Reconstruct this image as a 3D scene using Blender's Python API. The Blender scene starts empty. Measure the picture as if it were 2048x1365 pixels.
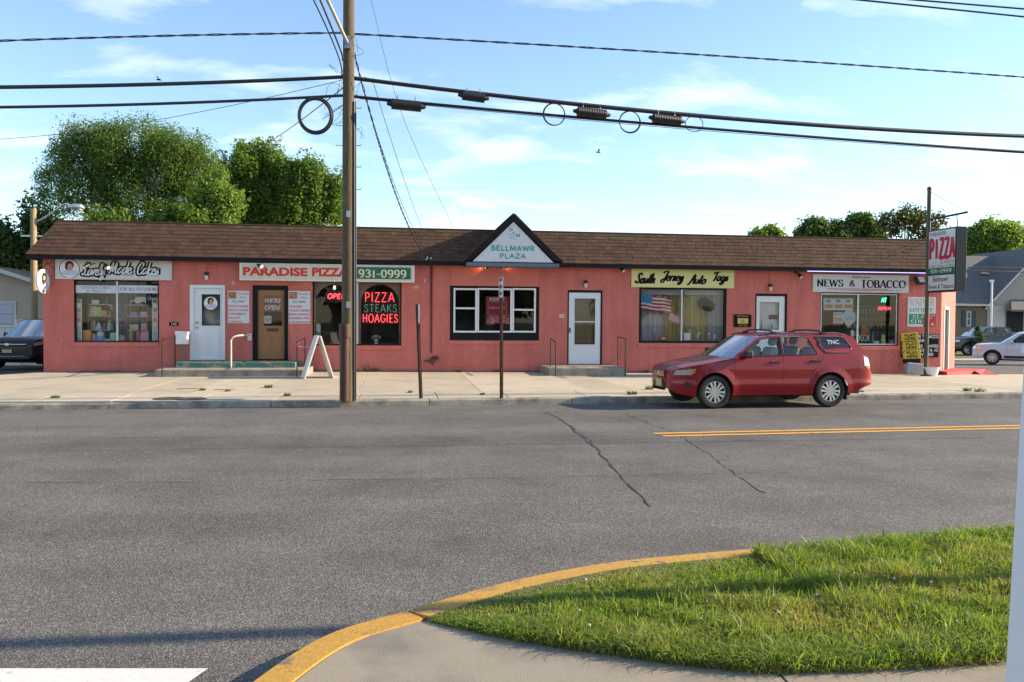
import bpy, bmesh, math, random
import numpy as np
from mathutils import Vector, Matrix
R = math.radians
PI = math.pi
rnd = random.Random(7)
sc = bpy.context.scene
C = sc.collection

# ------------------------------------------------------------------ camera
F_PX = 1653.0
YAW, PITCH, ROLL = R(-8.12), R(1.48), R(0.40)
CAM_D, CAM_H = 24.5, 1.73
cam_d = bpy.data.cameras.new('camera')
cam = bpy.data.objects.new('camera', cam_d)
C.objects.link(cam)
cam_d.sensor_fit = 'HORIZONTAL'
cam_d.sensor_width = 36.0
cam_d.lens = 36.0 * F_PX / 2048.0
cam_d.clip_start = 0.05
cam_d.clip_end = 3000
cam.location = (0, -CAM_D, CAM_H)
cam.rotation_mode = 'QUATERNION'
_m = Matrix.Rotation(YAW, 4, 'Z') @ Matrix.Rotation(PI / 2 - PITCH, 4, 'X') @ Matrix.Rotation(ROLL, 4, 'Z')
cam.rotation_quaternion = _m.to_quaternion()
sc.camera = cam

# ------------------------------------------------------------------ sky and sun
SUN_EL, SUN_AZ = 22.0, -1.0          # direction towards the sun: +X, a hair to the camera side
w = bpy.data.worlds.new('World')
sc.world = w
w.use_nodes = True
nt = w.node_tree
nt.nodes.clear()
def N(nt, typ, **kw):
    n = nt.nodes.new(typ)
    for k, v in kw.items():
        setattr(n, k, v)
    return n
wo = N(nt, 'ShaderNodeOutputWorld'); bg = N(nt, 'ShaderNodeBackground')
sky = N(nt, 'ShaderNodeTexSky', sky_type='NISHITA', sun_disc=False)
sky.sun_elevation = R(SUN_EL)
sky.sun_rotation = R(90 + SUN_AZ * -1)
sky.air_density = 1.0; sky.dust_density = 0.15; sky.ozone_density = 2.2
# thin fair-weather clouds: noise on the sky direction, flattened towards the horizon
tc = N(nt, 'ShaderNodeTexCoord'); sep = N(nt, 'ShaderNodeSeparateXYZ')
nt.links.new(tc.outputs['Generated'], sep.inputs[0])
zc = N(nt, 'ShaderNodeMath', operation='ADD'); zc.inputs[1].default_value = 0.22
nt.links.new(sep.outputs[2], zc.inputs[0])
dx = N(nt, 'ShaderNodeMath', operation='DIVIDE'); dy = N(nt, 'ShaderNodeMath', operation='DIVIDE')
nt.links.new(sep.outputs[0], dx.inputs[0]); nt.links.new(zc.outputs[0], dx.inputs[1])
nt.links.new(sep.outputs[1], dy.inputs[0]); nt.links.new(zc.outputs[0], dy.inputs[1])
cmb = N(nt, 'ShaderNodeCombineXYZ')
nt.links.new(dx.outputs[0], cmb.inputs[0]); nt.links.new(dy.outputs[0], cmb.inputs[1])
mp = N(nt, 'ShaderNodeMapping'); mp.inputs['Scale'].default_value = (1.15, 1.9, 1); mp.inputs['Location'].default_value = (7.3, 4.4, 0)
nt.links.new(cmb.outputs[0], mp.inputs[0])
cn = N(nt, 'ShaderNodeTexNoise'); cn.inputs['Scale'].default_value = 1.9; cn.inputs['Detail'].default_value = 9; cn.inputs['Roughness'].default_value = 0.58
cn.inputs['Distortion'].default_value = 0.25
nt.links.new(mp.outputs[0], cn.inputs['Vector'])
cr = N(nt, 'ShaderNodeValToRGB')
cr.color_ramp.elements[0].position = 0.52; cr.color_ramp.elements[0].color = (0, 0, 0, 1)
cr.color_ramp.elements[1].position = 0.84; cr.color_ramp.elements[1].color = (0.8, 0.8, 0.8, 1)
nt.links.new(cn.outputs[0], cr.inputs[0])
mx = N(nt, 'ShaderNodeMix', data_type='RGBA')
nt.links.new(cr.outputs[0], mx.inputs['Factor'])
nt.links.new(sky.outputs[0], mx.inputs['A'])
mx.inputs['B'].default_value = (5.6, 5.7, 5.9, 1)
bg.inputs['Strength'].default_value = 0.13
nt.links.new(mx.outputs['Result'], bg.inputs[0]); nt.links.new(bg.outputs[0], wo.inputs[0])

sd = bpy.data.lights.new('sun', 'SUN'); sd.energy = 5.0; sd.angle = R(0.55); sd.color = (1.0, 0.83, 0.60)
sun = bpy.data.objects.new('sun', sd); C.objects.link(sun)
_to = Vector((math.cos(R(SUN_EL)) * math.cos(R(SUN_AZ)), math.cos(R(SUN_EL)) * math.sin(R(SUN_AZ)), math.sin(R(SUN_EL))))
sun.rotation_mode = 'QUATERNION'
sun.rotation_quaternion = _to.to_track_quat('Z', 'Y')
sun.location = _to * 60
sc.view_settings.view_transform = 'Standard'
sc.view_settings.look = 'None'
sc.view_settings.exposure = 1.15
sc.view_settings.gamma = 1.0
sc.view_settings.use_curve_mapping = False

# ------------------------------------------------------------------ survey helpers (photo measurements -> places on known planes)
def ray(x, y):
    u, v = x - 1024.0, y - 682.5
    cr_, sr_ = math.cos(-ROLL), math.sin(-ROLL)
    u, v = cr_ * u - sr_ * v, sr_ * u + cr_ * v
    cp, sp = math.cos(PITCH), math.sin(PITCH)
    d = cp * F_PX - sp * v
    z = -(sp * F_PX + cp * v)
    c, s = math.cos(YAW), math.sin(YAW)
    return (c * u - s * d, s * u + c * d, z)
def fp(x, y, Y=0.0):
    r = ray(x, y); t = (Y + CAM_D) / r[1]
    return (r[0] * t, CAM_H + r[2] * t)
def gp(x, y, Z=0.0):
    r = ray(x, y); t = (Z - CAM_H) / r[2]
    return (r[0] * t, -CAM_D + r[1] * t)
def rect(x0, y0, x1, y1, Y=0.0):
    xm, ym = (x0 + x1) / 2, (y0 + y1) / 2
    a, b = fp(x0, ym, Y)[0], fp(x1, ym, Y)[0]
    return (a, fp(xm, y1, Y)[1], b, fp(xm, y0, Y)[1])     # X0, Z0, X1, Z1

# ------------------------------------------------------------------ materials
MATS = {}
def mat(name, col, rough=0.7, metal=0.0, var=0.0, vscale=6.0, col2=None, f2=(0.5, 0.7), s2=2.0, bump=0.0, bscale=60.0, coat=0.0, emit=None, estr=0.0, stretch=None, spec=0.5, detail=6.0):
    if name in MATS:
        return MATS[name]
    m = bpy.data.materials.new(name); m.use_nodes = True
    t = m.node_tree; b = t.nodes['Principled BSDF']
    b.inputs['Roughness'].default_value = rough; b.inputs['Metallic'].default_value = metal
    b.inputs['Specular IOR Level'].default_value = spec
    b.inputs['Coat Weight'].default_value = coat; b.inputs['Coat Roughness'].default_value = 0.04
    b.inputs['Base Color'].default_value = (*col, 1)
    if emit:
        b.inputs['Emission Color'].default_value = (*emit, 1); b.inputs['Emission Strength'].default_value = estr
    geo = N(t, 'ShaderNodeNewGeometry'); pos = geo.outputs['Position']
    if stretch:
        mpn = N(t, 'ShaderNodeMapping'); mpn.inputs['Scale'].default_value = stretch
        t.links.new(pos, mpn.inputs[0]); pos = mpn.outputs[0]
    cur = None
    if col2 is not None:
        n = N(t, 'ShaderNodeTexNoise'); n.inputs['Scale'].default_value = s2; n.inputs['Detail'].default_value = 8; n.inputs['Roughness'].default_value = 0.62
        t.links.new(pos, n.inputs['Vector'])
        mr = N(t, 'ShaderNodeMapRange'); mr.inputs[1].default_value = f2[0]; mr.inputs[2].default_value = f2[1]
        t.links.new(n.outputs[0], mr.inputs[0])
        mm = N(t, 'ShaderNodeMix', data_type='RGBA'); mm.inputs['A'].default_value = (*col, 1); mm.inputs['B'].default_value = (*col2, 1)
        t.links.new(mr.outputs[0], mm.inputs['Factor']); cur = mm.outputs['Result']
    if var > 0:
        n = N(t, 'ShaderNodeTexNoise'); n.inputs['Scale'].default_value = vscale; n.inputs['Detail'].default_value = detail; n.inputs['Roughness'].default_value = 0.7
        t.links.new(pos, n.inputs['Vector'])
        mr = N(t, 'ShaderNodeMapRange'); mr.inputs[1].default_value = 0.25; mr.inputs[2].default_value = 0.75
        mr.inputs[3].default_value = 1 - var; mr.inputs[4].default_value = 1 + var
        t.links.new(n.outputs[0], mr.inputs[0])
        mm = N(t, 'ShaderNodeMix', data_type='RGBA', blend_type='MULTIPLY'); mm.inputs['Factor'].default_value = 1
        if cur is None:
            mm.inputs['A'].default_value = (*col, 1)
        else:
            t.links.new(cur, mm.inputs['A'])
        t.links.new(mr.outputs[0], mm.inputs['B']); cur = mm.outputs['Result']
    if cur is not None:
        t.links.new(cur, b.inputs['Base Color'])
    if bump > 0:
        n = N(t, 'ShaderNodeTexNoise'); n.inputs['Scale'].default_value = bscale; n.inputs['Detail'].default_value = 5
        t.links.new(pos, n.inputs['Vector'])
        bp = N(t, 'ShaderNodeBump'); bp.inputs['Strength'].default_value = bump; bp.inputs['Distance'].default_value = 0.01
        t.links.new(n.outputs[0], bp.inputs['Height']); t.links.new(bp.outputs[0], b.inputs['Normal'])
    MATS[name] = m
    return m
def glass_mat(name, tint=(0.9, 0.93, 0.92), refl=1.0, ior=1.5):
    if name in MATS:
        return MATS[name]
    m = bpy.data.materials.new(name); m.use_nodes = True; t = m.node_tree; t.nodes.clear()
    o = N(t, 'ShaderNodeOutputMaterial'); mxs = N(t, 'ShaderNodeMixShader'); tr = N(t, 'ShaderNodeBsdfTransparent'); gl = N(t, 'ShaderNodeBsdfGlossy')
    tr.inputs[0].default_value = (*tint, 1); gl.inputs['Roughness'].default_value = 0.012
    fr = N(t, 'ShaderNodeFresnel'); fr.inputs[0].default_value = ior
    ml = N(t, 'ShaderNodeMath', operation='MULTIPLY', use_clamp=True); ml.inputs[1].default_value = refl
    # slight waviness of float glass
    g = N(t, 'ShaderNodeNewGeometry'); nz = N(t, 'ShaderNodeTexNoise'); nz.inputs['Scale'].default_value = 1.2
    bp = N(t, 'ShaderNodeBump'); bp.inputs['Strength'].default_value = 0.08; bp.inputs['Distance'].default_value = 0.02
    t.links.new(g.outputs['Position'], nz.inputs['Vector']); t.links.new(nz.outputs[0], bp.inputs['Height']); t.links.new(bp.outputs[0], gl.inputs['Normal'])
    t.links.new(fr.outputs[0], ml.inputs[0]); t.links.new(ml.outputs[0], mxs.inputs[0])
    t.links.new(tr.outputs[0], mxs.inputs[1]); t.links.new(gl.outputs[0], mxs.inputs[2]); t.links.new(mxs.outputs[0], o.inputs[0])
    MATS[name] = m
    return m
def leaf_mat(name, c1, c2, trans=0.35):
    if name in MATS:
        return MATS[name]
    m = bpy.data.materials.new(name); m.use_nodes = True; t = m.node_tree; t.nodes.clear()
    o = N(t, 'ShaderNodeOutputMaterial'); mxs = N(t, 'ShaderNodeMixShader'); d = N(t, 'ShaderNodeBsdfPrincipled'); tl = N(t, 'ShaderNodeBsdfTranslucent')
    d.inputs['Roughness'].default_value = 0.5; d.inputs['Specular IOR Level'].default_value = 0.3
    at = N(t, 'ShaderNodeAttribute', attribute_name='tint')
    mm = N(t, 'ShaderNodeMix', data_type='RGBA'); mm.inputs['A'].default_value = (*c1, 1); mm.inputs['B'].default_value = (*c2, 1)
    t.links.new(at.outputs['Fac'], mm.inputs['Factor'])
    t.links.new(mm.outputs['Result'], d.inputs['Base Color'])
    br = N(t, 'ShaderNodeMix', data_type='RGBA', blend_type='MULTIPLY'); br.inputs['Factor'].default_value = 1; br.inputs['B'].default_value = (1.5, 1.7, 0.6, 1)
    t.links.new(mm.outputs['Result'], br.inputs['A']); t.links.new(br.outputs['Result'], tl.inputs[0])
    mxs.inputs[0].default_value = trans
    t.links.new(d.outputs[0], mxs.inputs[1]); t.links.new(tl.outputs[0], mxs.inputs[2]); t.links.new(mxs.outputs[0], o.inputs[0])
    MATS[name] = m
    return m

# ------------------------------------------------------------------ mesh helpers
class MB:
    def __init__(s):
        s.v = []; s.f = []
    def add(s, vs, fs):
        o = len(s.v); s.v.extend([tuple(p) for p in vs]); s.f.extend([tuple(i + o for i in q) for q in fs]); return s
    def box(s, x0, x1, y0, y1, z0, z1, M=None):
        vs = [(x0, y0, z0), (x1, y0, z0), (x1, y1, z0), (x0, y1, z0), (x0, y0, z1), (x1, y0, z1), (x1, y1, z1), (x0, y1, z1)]
        if M is not None:
            vs = [tuple(M @ Vector(p)) for p in vs]
        return s.add(vs, [(0, 3, 2, 1), (4, 5, 6, 7), (0, 1, 5, 4), (1, 2, 6, 5), (2, 3, 7, 6), (3, 0, 4, 7)])
    def cbox(s, x0, x1, y0, y1, z0, z1, c, M=None):
        """box with chamfered edges all round (12 extra faces)"""
        bm = bmesh.new(); bmesh.ops.create_cube(bm, size=1)
        for v in bm.verts:
            v.co = Vector(((x0 + x1) / 2 + v.co.x * (x1 - x0), (y0 + y1) / 2 + v.co.y * (y1 - y0), (z0 + z1) / 2 + v.co.z * (z1 - z0)))
        bmesh.ops.bevel(bm, geom=list(bm.edges), offset=c, segments=1, affect='EDGES')
        if M is not None:
            bm.transform(M)
        bm.verts.index_update()
        s.add([v.co[:] for v in bm.verts], [[v.index for v in f.verts] for f in bm.faces]); bm.free(); return s
    def tube(s, pts, r, n=8, cap=True, r1=None):
        pts = [Vector(p) for p in pts]; k = len(pts); rings = []
        for i, p in enumerate(pts):
            d = (pts[min(i + 1, k - 1)] - pts[max(i - 1, 0)])
            if d.length < 1e-9: d = Vector((0, 0, 1))
            d.normalize()
            up = Vector((0, 0, 1)) if abs(d.z) < 0.95 else Vector((0, 1, 0))
            a = d.cross(up).normalized(); b = d.cross(a)
            rr = r if r1 is None else r + (r1 - r) * i / max(1, k - 1)
            if callable(r): rr = r(i)
            rings.append([p + (a * math.cos(2 * PI * j / n) + b * math.sin(2 * PI * j / n)) * rr for j in range(n)])
        o = len(s.v)
        for rg in rings: s.v.extend([tuple(q) for q in rg])
        for i in range(k - 1):
            for j in range(n):
                s.f.append((o + i * n + j, o + i * n + (j + 1) % n, o + (i + 1) * n + (j + 1) % n, o + (i + 1) * n + j))
        if cap:
            s.f.append(tuple(o + j for j in range(n))[::-1]); s.f.append(tuple(o + (k - 1) * n + j for j in range(n)))
        return s
    def lathe(s, prof, c, axis='Z', n=16):
        o = len(s.v)
        for r, h in prof:
            for j in range(n):
                a = 2 * PI * j / n; q = (r * math.cos(a), r * math.sin(a), h)
                if axis == 'Y': q = (q[0], q[2], q[1])
                if axis == 'X': q = (q[2], q[0], q[1])
                s.v.append((c[0] + q[0], c[1] + q[1], c[2] + q[2]))
        for i in range(len(prof) - 1):
            for j in range(n):
                s.f.append((o + i * n + j, o + i * n + (j + 1) % n, o + (i + 1) * n + (j + 1) % n, o + (i + 1) * n + j))
        s.f.append(tuple(o + j for j in range(n))[::-1]); s.f.append(tuple(o + (len(prof) - 1) * n + j for j in range(n)))
        return s
    def torus(s, c, R_, r, axis='Y', n=28, m=8, tilt=None, sq=1.0):
        o = len(s.v)
        for i in range(n):
            a = 2 * PI * i / n
            for j in range(m):
                b = 2 * PI * j / m
                q = Vector(((R_ + r * math.cos(b)) * math.cos(a), r * math.sin(b), (R_ + r * math.cos(b)) * math.sin(a) * sq))
                if axis == 'X': q = Vector((q.y, q.x, q.z))
                if axis == 'Z': q = Vector((q.x, q.z, q.y))
                if tilt is not None: q = tilt @ q
                s.v.append((c[0] + q.x, c[1] + q.y, c[2] + q.z))
        for i in range(n):
            for j in range(m):
                s.f.append((o + i * m + j, o + i * m + (j + 1) % m, o + ((i + 1) % n) * m + (j + 1) % m, o + ((i + 1) % n) * m + j))
        return s
    def prism(s, poly, y0, y1):
        """(x,z) polygon extruded along Y"""
        n = len(poly); o = len(s.v)
        s.v.extend([(p[0], y0, p[1]) for p in poly]); s.v.extend([(p[0], y1, p[1]) for p in poly])
        s.f.append(tuple(o + i for i in range(n))); s.f.append(tuple(o + n + i for i in range(n))[::-1])
        for i in range(n):
            j = (i + 1) % n; s.f.append((o + i, o + n + i, o + n + j, o + j))
        return s
    def slab(s, poly, z0, z1):
        """(x,y) polygon with z or z-function extruded vertically"""
        n = len(poly); o = len(s.v)
        g = z1 if callable(z1) else (lambda x, y: z1)
        s.v.extend([(p[0], p[1], z0) for p in poly]); s.v.extend([(p[0], p[1], g(p[0], p[1])) for p in poly])
        s.f.append(tuple(o + i for i in range(n))[::-1]); s.f.append(tuple(o + n + i for i in range(n)))
        for i in range(n):
            j = (i + 1) % n; s.f.append((o + i, o + j, o + n + j, o + n + i))
        return s
    def build(s, name, m, parent=None, local=False, smooth=True, kind=None, angle=35, origin=None):
        me = bpy.data.meshes.new(name)
        v = np.array(s.v, dtype=np.float64).reshape(-1, 3)
        if parent is None:
            off = origin if origin is not None else (np.array([(v[:, 0].min() + v[:, 0].max()) / 2, (v[:, 1].min() + v[:, 1].max()) / 2, v[:, 2].min()]))
        elif local:
            off = np.zeros(3)
        else:
            off = np.zeros(3); q = parent
            while q is not None:
                off = off + np.array(q.location); q = q.parent
        off = np.array(off)
        me.from_pydata((v - off).tolist(), [], s.f)
        if isinstance(m, (list, tuple)):
            for q in m: me.materials.append(q)
        else:
            me.materials.append(m)
        if smooth:
            me.polygons.foreach_set('use_smooth', [True] * len(me.polygons))
            me.set_sharp_from_angle(angle=R(angle))
        me.update()
        ob = bpy.data.objects.new(name, me); C.objects.link(ob)
        if parent is not None:
            ob.parent = parent
        else:
            ob.location = off
        if kind: ob['kind'] = kind
        return ob
def tag(o, label, cat, group=None):
    o['label'] = label; o['category'] = cat
    if group: o['group'] = group
    return o
def thing(name, label, cat, loc=(0, 0, 0), group=None):
    o = bpy.data.objects.new(name, None); o.empty_display_size = 0.2; C.objects.link(o); o.location = loc
    return tag(o, label, cat, group)
def struct(o):
    o['kind'] = 'structure'; return o

# ------------------------------------------------------------------ lettering
def catmull(p, k=6):
    if len(p) < 3: return list(p)
    q = [p[0]] + list(p) + [p[-1]]; out = []
    for i in range(1, len(q) - 2):
        a, b, c, d = (np.array(t, float) for t in q[i - 1:i + 3])
        for j in range(k):
            t = j / k
            out.append(tuple(0.5 * ((2 * b) + (c - a) * t + (2 * a - 5 * b + 4 * c - d) * t * t + (3 * b - a - 3 * c + d) * t ** 3)))
    out.append(tuple(p[-1])); return out
def arc(cx, cy, rx, ry, a0, a1, n=14):
    return [(cx + rx * math.cos(R(a0 + (a1 - a0) * i / n)), cy + ry * math.sin(R(a0 + (a1 - a0) * i / n))) for i in range(n + 1)]
# capitals and digits as strokes: (width, [polylines], [serif feet])
G = {
 'A': (.76, [[(.04, 0), (.38, 1)], [(.38, 1), (.72, 0)], [(.17, .34), (.59, .34)]], [(.04, 0), (.72, 0)]),
 'B': (.66, [[(.13, 0), (.13, 1)], [(.13, 1)] + arc(.33, .76, .22, .24, 90, -90) + [(.13, .52)], [(.13, .52)] + arc(.36, .26, .25, .26, 90, -90) + [(.13, 0)]], [(.13, 0), (.13, 1)]),
 'C': (.72, [arc(.40, .5, .34, .5, 42, 318, 22)], []),
 'D': (.76, [[(.13, 0), (.13, 1)], [(.13, 1)] + arc(.30, .5, .38, .5, 90, -90, 18) + [(.13, 0)]], [(.13, 0), (.13, 1)]),
 'E': (.62, [[(.13, 0), (.13, 1)], [(.13, 1), (.56, 1)], [(.13, .52), (.48, .52)], [(.13, 0), (.58, 0)]], [(.13, 0), (.13, 1)]),
 'F': (.58, [[(.13, 0), (.13, 1)], [(.13, 1), (.55, 1)], [(.13, .52), (.46, .52)]], [(.13, 0), (.13, 1)]),
 'G': (.76, [arc(.40, .5, .34, .5, 42, 340, 22), [(.72, .33), (.72, .46), (.48, .46)]], []),
 'H': (.76, [[(.13, 0), (.13, 1)], [(.63, 0), (.63, 1)], [(.13, .52), (.63, .52)]], [(.13, 0), (.13, 1), (.63, 0), (.63, 1)]),
 'I': (.28, [[(.14, 0), (.14, 1)]], [(.14, 0), (.14, 1)]),
 'K': (.72, [[(.13, 0), (.13, 1)], [(.60, 1), (.14, .44)], [(.28, .6), (.66, 0)]], [(.13, 0), (.13, 1), (.66, 0)]),
 'L': (.58, [[(.13, 1), (.13, 0)], [(.13, 0), (.55, 0)]], [(.13, 1), (.13, 0)]),
 'M': (.92, [[(.11, 0), (.13, 1)], [(.13, 1), (.46, .1)], [(.46, .1), (.79, 1)], [(.79, 1), (.81, 0)]], [(.11, 0), (.81, 0)]),
 'N': (.80, [[(.13, 0), (.13, 1)], [(.13, 1), (.66, 0)], [(.66, 0), (.66, 1)]], [(.13, 0), (.66, 1)]),
 'O': (.80, [arc(.40, .5, .35, .5, 90, 450, 28)], []),
 'P': (.62, [[(.13, 0), (.13, 1)], [(.13, 1)] + arc(.32, .73, .25, .27, 90, -90) + [(.13, .46)]], [(.13, 0), (.13, 1)]),
 'R': (.70, [[(.13, 0), (.13, 1)], [(.13, 1)] + arc(.32, .74, .24, .26, 90, -90) + [(.13, .48)], [(.33, .48), (.64, 0)]], [(.13, 0), (.13, 1), (.64, 0)]),
 'S': (.62, [catmull([(.53, .80), (.44, .95), (.28, 1), (.12, .88), (.14, .66), (.34, .52), (.52, .36), (.52, .12), (.32, 0), (.14, .05), (.07, .22)])], []),
 'T': (.68, [[(.34, 0), (.34, 1)], [(.04, 1), (.64, 1)]], [(.34, 0)]),
 'U': (.76, [[(.13, 1), (.13, .35)] + arc(.38, .3, .25, .3, 180, 360) + [(.63, 1)]], [(.13, 1), (.63, 1)]),
 'V': (.72, [[(.05, 1), (.36, 0)], [(.36, 0), (.67, 1)]], [(.05, 1), (.67, 1)]),
 'W': (1.05, [[(.05, 1), (.30, 0)], [(.30, 0), (.53, .95)], [(.53, .95), (.76, 0)], [(.76, 0), (1.0, 1)]], [(.05, 1), (1.0, 1)]),
 'Y': (.70, [[(.04, 1), (.35, .48)], [(.66, 1), (.35, .48)], [(.35, .48), (.35, 0)]], [(.04, 1), (.66, 1), (.35, 0)]),
 'Z': (.66, [[(.06, 1), (.58, 1)], [(.58, 1), (.06, 0)], [(.06, 0), (.60, 0)]], []),
 '&': (.82, [catmull([(.74, .0), (.50, .30), (.22, .70), (.24, .92), (.38, 1), (.50, .88), (.46, .70), (.20, .48), (.08, .24), (.20, .03), (.42, .02), (.62, .2), (.70, .45)])], []),
 '0': (.60, [arc(.30, .5, .24, .5, 90, 450, 24)], []),
 '1': (.42, [[(.10, .82), (.24, 1), (.24, 0)]], [(.24, 0)]),
 '2': (.60, [catmull([(.08, .78), (.18, .96), (.36, 1), (.5, .82), (.44, .58), (.08, .02)]), [(.06, .01), (.54, .01)]], []),
 '3': (.58, [catmull([(.08, .86), (.26, 1), (.46, .86), (.44, .62), (.26, .53)]), catmull([(.26, .53), (.48, .42), (.50, .14), (.28, 0), (.06, .12)])], []),
 '4': (.62, [[(.44, 0), (.44, 1), (.05, .3), (.58, .3)]], []),
 '9': (.60, [arc(.30, .70, .22, .30, 0, 360, 20), catmull([(.52, .70), (.50, .3), (.36, .04), (.16, 0)])], []),
 '-': (.42, [[(.06, .40), (.36, .40)]], []), '!': (.28, [[(.14, 1), (.14, .3)], [(.14, .08), (.14, 0)]], []), "'": (.22, [[(.12, 1), (.10, .75)]], []), ' ': (.36, [], []),
}
S_ = {  # brush script
 'a': (.50, [[(.42, .45), (.2, .5), (.02, .2), (.15, 0), (.35, .2), (.43, .48), (.40, .1), (.55, .05)]]),
 'd': (.52, [[(.42, .42), (.2, .5), (.02, .2), (.15, 0), (.35, .2), (.48, 1.0)], [(.44, .5), (.42, .1), (.57, .05)]]),
 'e': (.44, [[(.05, .22), (.33, .30), (.30, .5), (.1, .42), (.08, .1), (.25, 0), (.50, .15)]]),
 'g': (.50, [[(.42, .45), (.2, .5), (.02, .2), (.15, 0), (.35, .2), (.43, .48), (.36, -.2), (.15, -.4), (.02, -.25), (.5, .08)]]),
 'h': (.50, [[(.06, 0), (.13, 1)], [(.08, .2), (.25, .5), (.38, .42), (.34, .08), (.52, .05)]]),
 'k': (.48, [[(.06, 0), (.13, 1)], [(.4, .52), (.12, .25), (.36, 0), (.5, .06)]]),
 'l': (.27, [[(.02, .1), (.24, .85), (.19, 1.0), (.10, .7), (.12, .1), (.30, .04)]]),
 'o': (.44, [[(.22, .5), (.03, .3), (.1, 0), (.33, .1), (.35, .4), (.22, .5), (.47, .38)]]),
 'r': (.38, [[(.04, 0), (.12, .5)], [(.1, .3), (.25, .5), (.38, .44)]]),
 's': (.36, [[(.05, .1), (.24, .52), (.22, .32), (.3, .12), (.12, 0), (-.02, .08)]]),
 't': (.30, [[(.18, .88), (.10, .12), (.30, .05)], [(0, .58), (.32, .6)]]),
 'u': (.52, [[(.05, .5), (.05, .1), (.2, .02), (.36, .25), (.4, .5), (.38, .1), (.54, .05)]]),
 'v': (.44, [[(.03, .5), (.12, .03), (.35, .5), (.46, .44)]]),
 'y': (.47, [[(.05, .5), (.08, .15), (.22, .1), (.38, .5), (.30, -.2), (.1, -.4), (0, -.25), (.47, .1)]]),
 'n': (.52, [[(.05, 0), (.1, .5)], [(.08, .2), (.27, .5), (.4, .42), (.38, .08), (.54, .05)]]),
 'p': (.46, [[(.1, .5), (.02, -.4)], [(.08, .2), (.25, .5), (.4, .3), (.25, 0), (.08, .1)]]),
 'L': (.64, [[(.58, .86), (.44, 1.0), (.30, .75), (.25, .2), (.05, .02), (.0, .12), (.2, .15), (.45, 0), (.68, .14)]]),
 'M': (.88, [[(.0, .1), (.1, .08), (.25, 1), (.36, .12), (.64, 1), (.64, .1), (.86, .06)]]),
 'C': (.58, [[(.5, .72), (.52, .93), (.3, 1), (.05, .5), (.12, .05), (.35, 0), (.58, .2)]]),
 'S': (.54, [[(.52, .82), (.42, 1), (.18, .86), (.25, .55), (.38, .3), (.25, .02), (.02, .06), (.0, .22)]]),
 'J': (.58, [[(.08, .82), (.28, 1), (.58, .98), (.46, .4), (.3, -.15), (.06, -.15), (.05, .06), (.34, .22)]]),
 'A': (.66, [[(-.14, -.1), (.08, .0), (.5, 1), (.5, .1), (.66, .05)], [(.15, .36), (.58, .42)]]),
 'T': (.58, [[(.03, .78), (.2, .95), (.72, 1)], [(.42, .97), (.3, .2), (.13, 0)]]),
 'O': (.62, [arc(.3, .5, .27, .5, 90, 450, 20)]), ' ': (.30, []),
}
def strokes(s, font, track=0.06, shear=0.0):
    out = []; x = 0; feet = []
    for ch in s:
        g = font.get(ch) or font.get(ch.upper())
        if g is None: continue
        for pl in g[1]:
            p = catmull(pl, 5) if font is S_ else pl
            out.append([(x + a + shear * b, b) for a, b in p])
        if font is G: feet += [(x + a + shear * b, b) for a, b in g[2]]
        x += g[0] + track
    return out, feet, x - track
def ribbon(mb, pts, wf, fr, lift):
    """flat stroke in the frame fr=(O,U,V,N)"""
    O, U, V, Nn = fr; k = len(pts)
    L = []; Rr = []
    for i, p in enumerate(pts):
        a = np.array(pts[max(i - 1, 0)]); b = np.array(pts[min(i + 1, k - 1)]); d = b - a
        n = np.linalg.norm(d)
        if n < 1e-9: d = np.array((1., 0.))
        else: d = d / n
        w_ = wf(d); nn = np.array((-d[1], d[0])) * w_ / 2
        e = d * (w_ * 0.15 if i == k - 1 else (-w_ * 0.15 if i == 0 else 0))
        L.append(np.array(p) + nn + e); Rr.append(np.array(p) - nn + e)
    o = len(mb.v)
    for q in L + Rr:
        P = O + U * q[0] + V * q[1] + Nn * lift; mb.v.append(tuple(P))
    for i in range(k - 1):
        mb.f.append((o + i, o + k + i, o + k + i + 1, o + i + 1))
def stext(mb, s, box, fr, font=G, weight=0.16, thin=None, serif=0.0, track=0.06, shear=0.0, lift=0.002):
    """stroke lettering fitted to the box (u0,v0,u1,v1) of frame fr"""
    st, feet, wd = strokes(s, font, track, shear)
    u0, v0, u1, v1 = box; h = v1 - v0; sx = (u1 - u0) / max(wd + shear, 0.01)
    th = weight * h; tn = (thin if thin is not None else weight) * h
    if font is G and thin is not None:
        wf = lambda d: tn + (th - tn) * (abs(d[1]) ** 1.3 if d[0] * d[1] <= 0.02 else abs(d[1]) ** 1.3 * (0.35 if d[0] > 0.15 else 1))
    elif font is S_:
        wf = lambda d: tn + (th - tn) * max(0, abs(d[1])) ** 1.2
    else:
        wf = lambda d: th
    ins = 0.5 * (tn if thin is not None else th)
    hs = (h - 2 * ins) if font is G else h
    i = 0
    for pl in st:
        ribbon(mb, [(u0 + a * sx, v0 + (ins if font is G else 0) + b * hs) for a, b in pl], wf, fr, lift + 0.0003 * (i % 5)); i += 1
    if serif > 0:
        for a, b in feet:
            cx = u0 + a * sx; cy = v0 + ins + b * hs; hw = serif * h
            ribbon(mb, [(cx - hw, cy), (cx + hw, cy)], lambda d: tn, fr, lift + 0.0016)
def frame_xz(Y):
    return (np.array((0., Y, 0.)), np.array((1., 0., 0.)), np.array((0., 0., 1.)), np.array((0., -1., 0.)))
_tc = {}
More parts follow.
